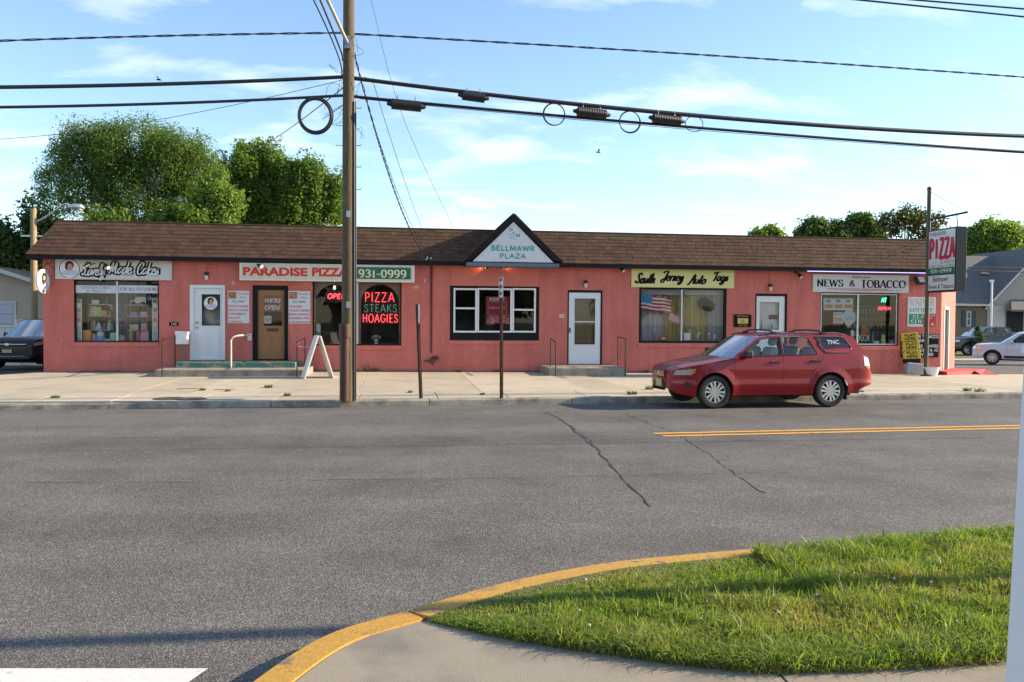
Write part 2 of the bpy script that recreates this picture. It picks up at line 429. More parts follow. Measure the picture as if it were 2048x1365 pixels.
def ftext(mb, s, box, fr, bold=0.0, shear=0.0, lift=0.002, fit=True):
    """outline lettering (built-in font) fitted to the box"""
    key = (s, bold, shear)
    if key not in _tc:
        cu = bpy.data.curves.new('t', 'FONT'); cu.body = s; cu.size = 1.0; cu.offset = bold; cu.shear = shear; cu.resolution_u = 3
        ob = bpy.data.objects.new('t', cu); me = ob.to_mesh()
        v = np.array([q.co[:2] for q in me.vertices]) if len(me.vertices) else np.zeros((0, 2)); f = [tuple(p.vertices) for p in me.polygons]
        ob.to_mesh_clear(); bpy.data.objects.remove(ob); bpy.data.curves.remove(cu)
        _tc[key] = (v, f)
    v, f = _tc[key]
    if len(v) == 0: return
    lo, hi = v.min(0), v.max(0); u0, v0, u1, v1 = box
    q = (v - lo) / np.maximum(hi - lo, 1e-6) * np.array((u1 - u0, v1 - v0)) + np.array((u0, v0))
    O, U, V, Nn = fr
    mb.add([tuple(O + U * a + V * b + Nn * lift) for a, b in q], f)


# ------------------------------------------------------------------ palette
def asphalt_mat(name, base, warm):
    m = bpy.data.materials.new(name); m.use_nodes = True; t = m.node_tree; b = t.nodes['Principled BSDF']
    b.inputs['Roughness'].default_value = 0.85; b.inputs['Specular IOR Level'].default_value = 0.35
    g = N(t, 'ShaderNodeNewGeometry')
    v = N(t, 'ShaderNodeTexVoronoi'); v.inputs['Scale'].default_value = 120
    t.links.new(g.outputs['Position'], v.inputs['Vector'])
    sepc = N(t, 'ShaderNodeSeparateColor'); t.links.new(v.outputs['Color'], sepc.inputs[0])
    r1 = N(t, 'ShaderNodeValToRGB'); e = r1.color_ramp.elements
    e[0].position = 0; e[0].color = (base * .5, base * .49, base * .49, 1)
    e[1].position = 1; e[1].color = (base * 2.3, base * 2.1, base * 1.85, 1)
    q = e.new(.5); q.color = (base * .85, base * .83, base * .82, 1)
    q = e.new(.82); q.color = (base * 1.45, base * 1.34, base * 1.2, 1)
    t.links.new(sepc.outputs[0], r1.inputs[0])
    # long wheel-polished lanes, stretched along the street, and blotches
    mpn = N(t, 'ShaderNodeMapping'); mpn.inputs['Scale'].default_value = (0.035, 0.55, 1); t.links.new(g.outputs['Position'], mpn.inputs[0])
    n1 = N(t, 'ShaderNodeTexNoise'); n1.inputs['Scale'].default_value = 1.0; n1.inputs['Detail'].default_value = 4; t.links.new(mpn.outputs[0], n1.inputs['Vector'])
    n2 = N(t, 'ShaderNodeTexNoise'); n2.inputs['Scale'].default_value = 0.9; n2.inputs['Detail'].default_value = 7; n2.inputs['Roughness'].default_value = .65; t.links.new(g.outputs['Position'], n2.inputs['Vector'])
    a = N(t, 'ShaderNodeMath', operation='ADD'); t.links.new(n1.outputs[0], a.inputs[0]); t.links.new(n2.outputs[0], a.inputs[1])
    mr = N(t, 'ShaderNodeMapRange'); mr.inputs[1].default_value = .7; mr.inputs[2].default_value = 1.3; mr.inputs[3].default_value = .62; mr.inputs[4].default_value = 1.34
    t.links.new(a.outputs[0], mr.inputs[0])
    mm = N(t, 'ShaderNodeMix', data_type='RGBA', blend_type='MULTIPLY'); mm.inputs['Factor'].default_value = 1
    t.links.new(r1.outputs[0], mm.inputs['A']); t.links.new(mr.outputs[0], mm.inputs['B'])
    m2 = N(t, 'ShaderNodeMix', data_type='RGBA', blend_type='MULTIPLY'); m2.inputs['Factor'].default_value = 1; m2.inputs['B'].default_value = (*warm, 1)
    t.links.new(mm.outputs['Result'], m2.inputs['A']); t.links.new(m2.outputs['Result'], b.inputs['Base Color'])
    bp = N(t, 'ShaderNodeBump'); bp.inputs['Strength'].default_value = .55; bp.inputs['Distance'].default_value = .006
    t.links.new(v.outputs['Distance'], bp.inputs['Height']); t.links.new(bp.outputs[0], b.inputs['Normal'])
    MATS[name] = m; return m
M_road = asphalt_mat('asphalt', 0.112, (1.0, .975, .945))
M_lot = asphalt_mat('lot_asphalt', 0.05, (.95, .97, 1.0))
M_conc = mat('concrete_walk', (.42, .35, .255), .9, var=.16, vscale=14, col2=(.30, .265, .215), f2=(.45, .72), s2=1.1, bump=.25, bscale=120)
M_conc_b = mat('concrete_walk_pale', (.46, .39, .29), .9, var=.15, vscale=15, col2=(.33, .29, .235), f2=(.5, .75), s2=1.4, bump=.25, bscale=120)
M_near = mat('concrete_near', (.275, .235, .18), .9, var=.24, vscale=160, col2=(.18, .158, .13), f2=(.45, .68), s2=1.7, bump=.35, bscale=260)
M_kerb = mat('kerb_concrete', (.34, .30, .24), .92, var=.25, vscale=22, col2=(.15, .135, .115), f2=(.42, .66), s2=3.0, bump=.5, bscale=70)
M_ykerb = mat('yellow_kerb_paint', (.45, .245, .04), .75, var=.24, vscale=30, col2=(.17, .13, .085), f2=(.57, .66), s2=6.5, bump=.3, bscale=60)
M_yline = mat('yellow_line_paint', (.72, .34, .025), .7, var=.15, vscale=40, col2=(.16, .12, .08), f2=(.60, .66), s2=7)
M_white_road = mat('white_road_paint', (.62, .60, .57), .75, var=.12, vscale=30, col2=(.25, .24, .22), f2=(.60, .68), s2=9)
M_tar = mat('tar_crack', (.018, .017, .017), .8)
M_soil = mat('soil', (.10, .075, .05), .95, var=.3, vscale=30, bump=.4, bscale=50)
M_terrain = mat('terrain_grass', (.07, .09, .03), .95, var=.35, vscale=3, col2=(.13, .11, .05), f2=(.5, .7), s2=.5)
M_wall = mat('painted_brick_red', (.61, .172, .137), .62, var=.09, vscale=9, col2=(.53, .135, .105), f2=(.45, .75), s2=1.2, bump=.12, bscale=90, spec=.35)
def add_streaks(m, amt, sc_=(2.2, 2.2, .22), lo=.35, hi=.7):
    t = m.node_tree; b = t.nodes['Principled BSDF']; src = b.inputs['Base Color'].links[0].from_socket
    g_ = N(t, 'ShaderNodeNewGeometry'); mp_ = N(t, 'ShaderNodeMapping'); mp_.inputs['Scale'].default_value = sc_; n_ = N(t, 'ShaderNodeTexNoise'); n_.inputs['Scale'].default_value = 1.6; n_.inputs['Detail'].default_value = 7; n_.inputs['Roughness'].default_value = .65
    t.links.new(g_.outputs['Position'], mp_.inputs[0]); t.links.new(mp_.outputs[0], n_.inputs['Vector'])
    r_ = N(t, 'ShaderNodeMapRange'); r_.inputs[1].default_value = lo; r_.inputs[2].default_value = hi; r_.inputs[3].default_value = 1 - amt; r_.inputs[4].default_value = 1 + amt * .6; t.links.new(n_.outputs[0], r_.inputs[0])
    x_ = N(t, 'ShaderNodeMix', data_type='RGBA', blend_type='MULTIPLY'); x_.inputs['Factor'].default_value = 1; t.links.new(src, x_.inputs['A']); t.links.new(r_.outputs[0], x_.inputs['B']); t.links.new(x_.outputs['Result'], b.inputs['Base Color'])
add_streaks(M_wall, .13)
M_wall_s = mat('painted_panel_red', (.58, .155, .115), .6, var=.05, vscale=4)
M_black = mat('black_trim', (.010, .009, .010), .6, var=.3, vscale=20, spec=.18)
M_fascia = mat('black_fascia', (.013, .012, .014), .65, var=.3, vscale=8, spec=.15)
M_white = mat('white_paint', (.74, .74, .73), .5, var=.05, vscale=6)
M_alu = mat('aluminium', (.55, .56, .56), .4, .6, var=.1)
M_glass = glass_mat('window_glass', (.95, .97, .96), 1.0)
M_inner = mat('interior_wall', (.34, .31, .27), .9, var=.15, vscale=3)
M_floor = mat('interior_floor', (.14, .12, .10), .7, var=.2)
M_shingle = [mat('shingle_%d' % i, c, .95, var=.30, vscale=38, col2=c2, f2=(.52, .72), s2=1.8, bump=.5, bscale=220) for i, (c, c2) in enumerate([
    ((0.076, 0.037, 0.021), (.062, .036, .024)), ((0.092, 0.044, 0.026), (.075, .044, .028)), ((0.059, 0.030, 0.019), (.06, .034, .022)), ((0.083, 0.046, 0.024), (.10, .075, .03))])]
M_shin_moss = mat('shingle_mossy', (.075, .046, .024), .95, var=.35, vscale=30, col2=(.10, .07, .022), f2=(.45, .62), s2=4.0, bump=.5, bscale=200)
M_porch_shade = mat('porch_shade_dark', (.02, .02, .02), .9)
M_blackpaint = mat('black_rail_paint', (.012, .011, .011), .45, var=.3, vscale=30)
M_rust = mat('rusty_steel', (.075, .034, .022), .85, var=.35, vscale=25, col2=(.15, .06, .03), f2=(.5, .7), s2=9)
M_lead = mat('black_cable', (.012, .012, .014), .5)

# ------------------------------------------------------------------ ground, road, kerbs, walks
def Yk(X): return -8.02 + .0467 * X                 # face of the far kerb
def base_z(X): return .185 if X < 0 else .185 - .0072 * min(X, 18)
def zs(X, Y):
    k = Yk(X) + .16
    t = max(0., min(1., (Y - k) / (-k)))
    return .135 + (base_z(X) - .135) * t
def road_z(Y): return max(0., .085 * (1 - ((Y + 13.0) / 5.2) ** 2))
g = MB(); g.add([(-900, -500, -.9), (900, -500, -.9), (900, 1500, -.9), (-900, 1500, -.9)], [(0, 1, 2, 3)])
struct(g.build('ground', M_terrain, smooth=False))
rd = MB(); ys = [-60, -30, -24, -20] + [-18.2 + .4 * i for i in range(27)] + [-7.0]; xs = [-90, -30, -15, -8, 0, 8, 15, 30, 90]
vs = [(x, y, road_z(y)) for y in ys for x in xs]; n = len(xs)
rd.add(vs, [(j * n + i, j * n + i + 1, (j + 1) * n + i + 1, (j + 1) * n + i) for j in range(len(ys) - 1) for i in range(n - 1)])
road = struct(rd.build('road', M_road))
def strip(mb, a, b, wd, lift, zf=None, n=12, jit=0.0):
    for i in range(n):
        p = [(a[0] + (b[0] - a[0]) * (i + k) / n, a[1] + (b[1] - a[1]) * (i + k) / n) for k in (0, 1)]
        d = Vector((b[0] - a[0], b[1] - a[1])).normalized(); nn = Vector((-d.y, d.x)) * wd / 2
        q = [(p[0][0] + nn.x, p[0][1] + nn.y), (p[0][0] - nn.x, p[0][1] - nn.y), (p[1][0] - nn.x, p[1][1] - nn.y), (p[1][0] + nn.x, p[1][1] + nn.y)]
        o = len(mb.v); mb.v.extend([(x, y, road_z(y) + lift) for x, y in q]); mb.f.append((o, o + 1, o + 2, o + 3))
pL = gp(1307, 868.6, .08); pR = gp(2032, 852.8, .08); d_ = ((pR[0] - pL[0]), (pR[1] - pL[1]))
for dy_ in (0, -.27):
    y1 = MB(); strip(y1, (pL[0] + (0.05 if dy_ else 0), pL[1] + dy_), (pL[0] + d_[0] * 6, pL[1] + dy_ + d_[1] * 6), .11, .005, n=60)
    struct(y1.build('centre_line', M_yline, road))
sl = MB(); sl.add([(-3.6, -19.97, .006), (-.90, -20.31, .006), (-1.02, -20.62, .006), (-3.6, -20.28, .006)], [(0, 3, 2, 1)])
struct(sl.build('stop_line', M_white_road, road))
# cracks: jagged dark seams lying in the road surface
def crack(pts, wd, name='crack', seed=1):
    r_ = random.Random(seed); mb = MB(); P = []
    for i in range(len(pts) - 1):
        a, b = pts[i], pts[i + 1]; L_ = math.hypot(b[0] - a[0], b[1] - a[1]); k = max(2, int(L_ / .12))
        for j in range(k): P.append((a[0] + (b[0] - a[0]) * j / k, a[1] + (b[1] - a[1]) * j / k))
    P.append(pts[-1]); o = 0
    for i, p in enumerate(P):
        a = P[max(0, i - 1)]; b = P[min(len(P) - 1, i + 1)]; d = Vector((b[0] - a[0], b[1] - a[1])).normalized(); nn = Vector((-d.y, d.x))
        w_ = wd * r_.uniform(.25, 1.3) * (1 if r_.random() > .12 else .2); j_ = r_.uniform(-.02, .02)
        c = (p[0] + nn.x * j_, p[1] + nn.y * j_)
        mb.v.append((c[0] + nn.x * w_ / 2, c[1] + nn.y * w_ / 2, road_z(c[1]) + .004)); mb.v.append((c[0] - nn.x * w_ / 2, c[1] - nn.y * w_ / 2, road_z(c[1]) + .004))
        if i: mb.f.append((2 * i - 2, 2 * i - 1, 2 * i + 1, 2 * i))
    return struct(mb.build(name, M_tar, road, smooth=False))
G2 = lambda pts, z=.05: [gp(x, y, z) for x, y in pts]
crack(G2([(1093, 826), (1125, 845), (1160, 876), (1195, 905), (1240, 955), (1275, 985), (1300, 1010)]), .026, seed=3)
crack(G2([(1110, 836), (1150, 862), (1185, 890)]), .014, seed=5)
crack(G2([(1245, 828), (1300, 852), (1345, 868), (1420, 914), (1480, 958), (1530, 985)]), .014, seed=4)
crack(G2([(0, 967), (300, 966), (700, 960), (1000, 957), (1400, 948), (1750, 942), (2048, 934)], .06), .010, seed=6)
crack(G2([(0, 881), (200, 880), (450, 880), (700, 880)], .06), .016, seed=7)
crack(G2([(640, 835), (900, 836), (1060, 837), (1110, 838)], .04), .012, seed=8)
crack(G2([(1020, 888), (1100, 886)], .08), .02, seed=9)
# far kerb stones
kx = [-40, -30, -22, -15.5, -11.2, -8.2]
x_ = -8.2
for L_ in (1.05, 1.9, 2.9, 3.05, 2.95, 2.35, 3.0, 2.95, 3.0, 3.05, 2.9, 3.0, 3.05, 3.0, 3.0):
    x_ += L_; kx.append(x_)
for i in range(len(kx) - 1):
    a, b = kx[i] + .006, kx[i + 1] - .006; k = MB(); dz = rnd.uniform(-.006, .006)
    prof = [(0, -.1), (.018, .105), (.045, .137), (.155, .139), (.155, -.1)]
    vs = []
    for X in (a, b):
        vs += [(X, Yk(X) + u, z + (dz if z > 0 else 0)) for u, z in prof]
    m_ = len(prof)
    k.add(vs, [tuple(range(m_)), tuple(range(m_, 2 * m_))[::-1]] + [(j, m_ + j, m_ + (j + 1) % m_, (j + 1) % m_) for j in range(m_)])
    struct(k.build('kerb_stone', M_kerb, angle=20))
# far pavement: slabs with open joints over a soil bed
bed = MB(); bed.slab([(-40, Yk(-40) + .15), (32, Yk(32) + .15), (32, .3), (-40, .3)], -.05, lambda x, y: zs(x, y) - .03)
walk = struct(bed.build('far_pavement', M_soil, smooth=False))
def slab_obj(poly, m, dz=0.0, name='slab', parent=None, zf=None):
    s = MB(); z_ = zf or zs; t_ = rnd.uniform(-.002, .002)
    P = [Vector(p) for p in poly]; c = sum(P, Vector((0, 0))) / len(P)
    Q = [p + (c - p).normalized() * .007 for p in P]
    n = len(Q); o = 0
    s.v = [(p.x, p.y, z_(p.x, p.y) - .04) for p in Q] + [(p.x, p.y, z_(p.x, p.y) - .008 + dz + t_) for p in Q] + [((p + (c - p).normalized() * .012).x, (p + (c - p).normalized() * .012).y, z_(p.x, p.y) + dz + t_) for p in Q]
    for k in (0, n):
        for i in range(n):
            j = (i + 1) % n; s.f.append((k + i, k + j, k + n + j, k + n + i))
    s.f.append(tuple(range(2 * n, 3 * n)))
    return s.build(name, m, parent or walk, smooth=False)
def Yj(X): return Yk(X) + 1.55
jx = [-40, -34, -28, -22, -17.5, -14, -11.3]
jx += [gp(318, 770, .16)[0], gp(422, 771, .16)[0], gp(535, 772, .16)[0]]
jx += [-.75, 1.9, 4.45] + [gp(1160, 766, .16)[0], gp(1231, 767, .16)[0]]
jx = sorted(jx); last = jx[-1]
jx += [last + 1.9 * i for i in range(1, 14)]
for i in range(len(jx) - 1):
    a, b = jx[i], jx[i + 1]
    if a < -11.35 + .01 and b <= -11.2:
        poly = [(a, Yj(a)), (b, Yj(b)), (b, -2.9 if b < -10 else .0), (a, -2.9)]
    elif a < -9.7:
        poly = [(a, Yj(a)), (b, Yj(b)), (b, -.004), (-9.62, -.004), (a, -2.3)]
    else:
        poly = [(a, Yj(a)), (b, Yj(b)), (b, -.004), (a, -.004)]
    slab_obj(poly, M_conc if rnd.random() < .6 else M_conc_b)
x_ = -40
while x_ < 31:
    L_ = rnd.uniform(1.45, 1.7) if x_ > -12 else 3.0
    a, b = x_, x_ + L_
    slab_obj([(a, Yk(a) + .165), (b, Yk(b) + .165), (b, Yj(b) - .004), (a, Yj(a) - .004)], M_conc_b if rnd.random() < .6 else M_conc)
    x_ = b
# parking lots beside the building
def lot_z(x, y): return .10 - .03 * max(0, y + 1)
lot = MB(); lot.slab([(-60, -2.95), (-11.3, -2.95), (-9.62, .02), (-9.62, 14), (-60, 14)], -.9, lot_z); struct(lot.build('parking_lot', M_lot, smooth=False))
def side_z(x, y): return .05 - .031 * max(0, y - .3)
lot = MB(); lot.slab([(18.4, .32), (90, .32), (90, 19.5), (18.4, 19.5)], -.9, side_z); struct(lot.build('side_street', M_road, smooth=False))
lw = MB(); lw.slab([(21, 19.5), (90, 19.5), (90, 21.5), (21, 21.5)], -.9, -.44); struct(lw.build('side_walk', M_conc_b, smooth=False))
# near corner: yellow kerb, concrete corner slab, lawn
ok_ = catmull([(-1.5, -27), (-1.42, -25.4), (-1.32, -23.9), (-1.18, -22.6), (-.98, -21.6), (-.67, -20.75), (-.37, -20.2), (.04, -19.89), (.65, -19.47), (1.37, -19.14), (2.13, -18.98), (2.9, -18.87), (3.9, -18.72), (4.9, -18.57), (6.2, -18.44), (8, -18.3), (10, -18.21), (12, -18.11), (14, -18.02), (16, -17.93)], 10)
def offs(pl, d):
    out = []
    for i, p in enumerate(pl):
        a = pl[max(0, i - 1)]; b = pl[min(len(pl) - 1, i + 1)]; t = Vector((b[0] - a[0], b[1] - a[1])).normalized(); out.append((p[0] + t.y * d, p[1] - t.x * d))
    return out
KH = .115
def kerb_run(pl, name, m):
    k = MB(); prof = [(0, -.1), (.02, KH - .03), (.05, KH), (.215, KH + .004), (.215, -.1)]; rings = [offs(pl, u) for u, _ in prof]; m_ = len(prof)
    for i in range(len(pl)):
        k.v.extend([(rings[j][i][0], rings[j][i][1], prof[j][1]) for j in range(m_)])
    for i in range(len(pl) - 1):
        for j in range(m_):
            k.f.append((i * m_ + j, i * m_ + (j + 1) % m_, (i + 1) * m_ + (j + 1) % m_, (i + 1) * m_ + j))
    k.f.append(tuple(range(m_))[::-1]); k.f.append(tuple(range((len(pl) - 1) * m_, len(pl) * m_)))
    return struct(k.build(name, m, angle=30))
cut = min(range(len(ok_)), key=lambda i: abs(ok_[i][0] - .06) + abs(ok_[i][1] + 19.87))
cut2 = min(range(len(ok_)), key=lambda i: abs(ok_[i][0] - 2.55) + abs(ok_[i][1] + 18.92))
kerb_run(ok_[:cut + 1], 'near_kerb', M_ykerb)
gap_ = [(p[0] + .012, p[1]) for p in ok_[cut:cut + 2]]
kerb_run([gap_[0]] + ok_[cut + 1:cut2 + 1], 'near_kerb', M_ykerb)
kerb_run(ok_[cut2:], 'near_kerb', M_kerb)
inn = offs(ok_, .22)
edge = [(.20, -20.08), (.32, -20.18), (.54, -20.35), (.89, -20.56), (1.22, -20.73), (1.51, -20.86), (1.75, -20.94), (2.25, -20.97), (2.89, -20.96), (6, -20.85), (14, -20.6)]
icut = min(range(len(inn)), key=lambda i: abs(inn[i][0] - .15) + abs(inn[i][1] + 20.05))
NZ = .112
def nz(x, y): return NZ
nw = MB(); nw.slab([(p[0], p[1]) for p in inn[:icut + 1]] + edge + [(14, -32), (-1.3, -32)], -.05, NZ - .03); nwalk = struct(nw.build('near_pavement', M_soil, smooth=False))
kin = [p for p in offs(ok_, .225)[:icut] if p[1] > -27.0][::2]
def near_slab(poly):
    t_ = MB(); t_.slab(poly, -.02, NZ); return t_.build('slab', M_near, nwalk, smooth=False)
near_slab(kin + edge[:7] + [(1.735, -21.2), (1.66, -21.9), (1.2, -22.5), (.4, -24.3), (-1.0, -26.9)])
near_slab([(1.765, -20.945)] + edge[7:] + [(14, -22.58), (1.30, -22.48), (1.675, -21.9), (1.75, -21.2)][0:4])
near_slab([(1.22, -22.52), (14, -22.62), (14, -32), (-1.2, -32), (-1.0, -26.93), (.42, -24.3)])
lawn_poly = edge[::-1] + inn[icut:]
lawn_poly = [p for p in lawn_poly if p[0] < 14.01]
ls = MB(); ls.slab(lawn_poly[::-1], -.05, NZ + .012); struct(ls.build('lawn_soil', M_soil, smooth=False))
def in_poly(px, py, poly):
    c = np.zeros(len(px), bool); n = len(poly)
    for i in range(n):
        x0, y0 = poly[i]; x1, y1 = poly[(i + 1) % n]
        k = ((y0 > py) != (y1 > py)) & (px < (x1 - x0) * (py - y0) / ((y1 - y0) if y1 != y0 else 1e-9) + x0); c ^= k
    return c
def blades(name, label, poly, bbox, dens, hl, wd, m, seed, z0, lean=.5, kind='stuff', parent=None, hfac=None):
    rs = np.random.RandomState(seed); area = (bbox[1] - bbox[0]) * (bbox[3] - bbox[2]); n = int(area * dens)
    px = rs.uniform(bbox[0], bbox[1], n); py = rs.uniform(bbox[2], bbox[3], n); k = in_poly(px, py, poly); px, py = px[k], py[k]; n = len(px)
    clump = .5 + .5 * np.sin(px * 7.1 + 2 * np.sin(py * 5.3)) * np.sin(py * 8.7 + 1.5 * np.sin(px * 4.1))
    h = rs.uniform(hl[0], hl[1], n) * (.6 + .7 * clump)
    if hfac is not None: h = h * hfac(px, py)
    a = rs.uniform(0, 2 * PI, n); ln = rs.uniform(.1, lean, n) * h
    w_ = wd * rs.uniform(.6, 1.3, n); b = rs.uniform(0, 2 * PI, n)
    dx, dy = np.cos(a), np.sin(a); ex, ey = np.cos(b) * w_, np.sin(b) * w_
    V = np.zeros((n, 5, 3)); z0 = np.full(n, z0)
    V[:, 0] = np.stack([px - ex, py - ey, z0], 1); V[:, 1] = np.stack([px + ex, py + ey, z0], 1)
    V[:, 2] = np.stack([px + dx * ln * .35 + ex * .8, py + dy * ln * .35 + ey * .8, z0 + h * .6], 1); V[:, 3] = np.stack([px + dx * ln * .35 - ex * .8, py + dy * ln * .35 - ey * .8, z0 + h * .6], 1)
    V[:, 4] = np.stack([px + dx * ln * 1.1, py + dy * ln * 1.1, z0 + h * (1 - .25 * ln / h)], 1)
    return V, clump
def blades_mesh(name, V, tint, m, parent=None):
    n = len(V); me = bpy.data.meshes.new(name); i = np.arange(n) * 5
    me.vertices.add(n * 5); me.vertices.foreach_set('co', V.reshape(-1))
    q = np.stack([i, i + 1, i + 2, i + 3], 1); t = np.stack([i + 3, i + 2, i + 4], 1)
    me.loops.add(n * 7); me.polygons.add(n * 2)
    li = np.concatenate([q, t], 1).reshape(-1); me.loops.foreach_set('vertex_index', li)
    st = np.stack([np.arange(n) * 7, np.arange(n) * 7 + 4], 1).reshape(-1); me.polygons.foreach_set('loop_start', st)
    me.update(calc_edges=True); me.validate()
    at = me.attributes.new('tint', 'FLOAT', 'POINT'); at.data.foreach_set('value', np.repeat(tint, 5))
    me.materials.append(m); o = bpy.data.objects.new(name, me); C.objects.link(o); return o
M_grass = leaf_mat('grass_blade', (.13, .205, .03), (.33, .27, .11), .42)
kp_ = np.array([q for q in inn[icut:] if q[0] < 6.5])
def near_kerb_short(px, py):
    d = np.full(len(px), 9.0)
    for q in kp_: d = np.minimum(d, np.hypot(px - q[0], py - q[1]))
    return np.where(px > 2.45, 1.25, np.clip(.15 + d / .75, .15, 1))
V1, c1 = blades('lawn', '', lawn_poly, (.1, 6.0, -21.1, -18.3), 13000, (.030, .080), .0026, None, 1, NZ + .01, .9, hfac=near_kerb_short)
rs = np.random.RandomState(5)
px_, py_ = V1[:, 0, 0], V1[:, 0, 1]
dry = np.clip(.5 + .5 * np.sin(px_ * 3.1 + 1.0) * np.sin(py_ * 4.7 + px_ * 1.3) - .25, 0, 1) * 1.1 + rs.uniform(-.15, .3, len(px_)) + (rs.uniform(0, 1, len(px_)) < .14) * .8
lo = blades_mesh('lawn_grass', V1, np.clip(dry, 0, 1), M_grass); lo['kind'] = 'stuff'; lo['label'] = 'patchy green lawn grass growing on the near street corner'; lo['category'] = 'grass'
# taller tufts, straw along the edge, clover heads
rs = np.random.RandomState(8)
def fringe(curve, wd_, n, hl, wb, seed, tint, lean, inward):
    r_ = np.random.RandomState(seed); C_ = np.array(curve); k = r_.randint(0, len(C_) - 1, n); t_ = r_.uniform(0, 1, n)[:, None]; P = C_[k] * (1 - t_) + C_[k + 1] * t_; d = C_[k + 1] - C_[k]; d /= np.linalg.norm(d, axis=1, keepdims=True) + 1e-9; nn = np.stack([-d[:, 1], d[:, 0]], 1) * inward
    P = P + nn * (r_.uniform(-.2, 1, n) ** 1)[:, None] * wd_
    h = r_.uniform(*hl, n) * near_kerb_short(P[:, 0], P[:, 1]); a = r_.uniform(0, 2 * PI, n); ln = r_.uniform(.2, lean, n) * h; b = r_.uniform(0, 2 * PI, n); w_ = wb * r_.uniform(.6, 1.4, n); dx, dy = np.cos(a), np.sin(a); ex, ey = np.cos(b) * w_, np.sin(b) * w_; z0 = np.full(n, NZ + .004); px, py = P[:, 0], P[:, 1]
    V = np.zeros((n, 5, 3)); V[:, 0] = np.stack([px - ex, py - ey, z0], 1); V[:, 1] = np.stack([px + ex, py + ey, z0], 1); V[:, 2] = np.stack([px + dx * ln * .4 + ex * .8, py + dy * ln * .4 + ey * .8, z0 + h * .6], 1); V[:, 3] = np.stack([px + dx * ln * .4 - ex * .8, py + dy * ln * .4 - ey * .8, z0 + h * .6], 1); V[:, 4] = np.stack([px + dx * ln * 1.2, py + dy * ln * 1.2, z0 + h * np.clip(1 - .3 * ln / h, .15, 1)], 1)
    return V, np.clip(tint + r_.uniform(-.2, .2, n), 0, 1)
Vs, Ts = [], []
dense_edge = [(edge[i][0] + (edge[i + 1][0] - edge[i][0]) * k / 6, edge[i][1] + (edge[i + 1][1] - edge[i][1]) * k / 6) for i in range(len(edge) - 2) for k in range(6)]
kerb_edge = [p for p in inn[icut:] if p[0] < 6]
for cv, wd_, n_, hl_, wb_, sd_, tn_, le_, iw in ((dense_edge, .16, 9000, (.03, .11), .003, 21, .15, 1.3, 1), (dense_edge, .07, 9000, (.012, .05), .0022, 22, .95, 2.4, 1), (kerb_edge, .06, 5000, (.012, .035), .0026, 23, .2, 1.8, -1), ([q for q in kerb_edge if q[0] > 2.4], .16, 5000, (.05, .09), .003, 25, .2, 1.3, -1)):
    v_, t_ = fringe(cv, wd_, n_, hl_, wb_, sd_, tn_, le_, iw); Vs.append(v_); Ts.append(t_)
V2, c2 = blades('tufts', '', lawn_poly, (.1, 6.0, -21.1, -18.3), 900, (.06, .13), .0042, None, 31, NZ + .01, 1.2, hfac=near_kerb_short); Vs.append(V2); Ts.append(np.clip(rs.uniform(-.1, .35, len(V2)), 0, 1))
lo2 = blades_mesh('grass_tufts', np.concatenate(Vs), np.concatenate(Ts), M_grass); lo2['kind'] = 'stuff'; lo2['label'] = 'longer grass tufts and dry straw along the lawn edges'; lo2['category'] = 'grass'
cl = MB()
for k in range(24):
    x, y = rs.uniform(.8, 4.2), rs.uniform(-20.9, -19.65)
    if in_poly(np.array([x]), np.array([y]), lawn_poly)[0] and (rs.uniform() < .75 or y < -20.2): cl.lathe([(.002, -.008), (.008, -.004), (.0085, .003), (.003, .008)], (x, y, NZ + rs.uniform(.05, .085)), 'Z', 6)
co = cl.build('clover_heads', mat('clover_white', (.55, .50, .42), .8)); co['kind'] = 'stuff'; co['label'] = 'small white clover heads scattered over the lawn'; co['category'] = 'clover'

# ------------------------------------------------------------------ the plaza building
XL, XR = -9.62, 17.50
BACK = 12.0
plaza = thing('plaza_building', 'long red painted brick shop row with brown shingled mansard roof', 'building', (4, 6, 0))
WTOP = 3.32
W1 = rect(148, 561, 318, 684.5); W2 = rect(625, 563, 803, 691); WB = rect(900, 573, 1078, 681); W3 = rect(1278, 575, 1453, 686.5); W4 = rect(1640, 586, 1797, 692)
D1 = rect(380, 570.5, 450, 719); D2 = rect(505.5, 571.5, 576, 720); D3 = rect(1135, 581, 1204, 729); D4 = rect(1510, 588, 1573, 733)
opens = [W1, W2, WB, W3, W4, D1, D2, D3, D4]
PANEL = rect(903, 528, 1077, 573)
def cells(x0, x1, z0, z1, holes):
    xs_ = sorted({x0, x1} | {h[0] for h in holes} | {h[2] for h in holes}); zs_ = sorted({z0, z1} | {min(max(h[1], z0), z1) for h in holes} | {min(max(h[3], z0), z1) for h in holes})
    for i in range(len(xs_) - 1):
        for j in range(len(zs_) - 1):
            cx, cz = (xs_[i] + xs_[i + 1]) / 2, (zs_[j] + zs_[j + 1]) / 2
            if not any(h[0] < cx < h[2] and h[1] < cz < h[3] for h in holes): yield xs_[i], xs_[i + 1], zs_[j], zs_[j + 1]
wb = MB()
CH = 1.85                                             # chamfered corner with the side door
for a, b, c, d in cells(XL, XR, -.05, WTOP, opens):
    wb.add([(a, 0, c), (b, 0, c), (b, 0, d), (a, 0, d)], [(0, 1, 2, 3)])
for h in opens:
    a, c, b, d = h; t = .22
    wb.add([(a, 0, c), (a, t, c), (a, t, d), (a, 0, d)], [(0, 1, 2, 3)]); wb.add([(b, 0, c), (b, 0, d), (b, t, d), (b, t, c)], [(0, 1, 2, 3)])
    wb.add([(a, 0, d), (a, t, d), (b, t, d), (b, 0, d)], [(0, 1, 2, 3)]); wb.add([(a, 0, c), (b, 0, c), (b, t, c), (a, t, c)], [(0, 1, 2, 3)])
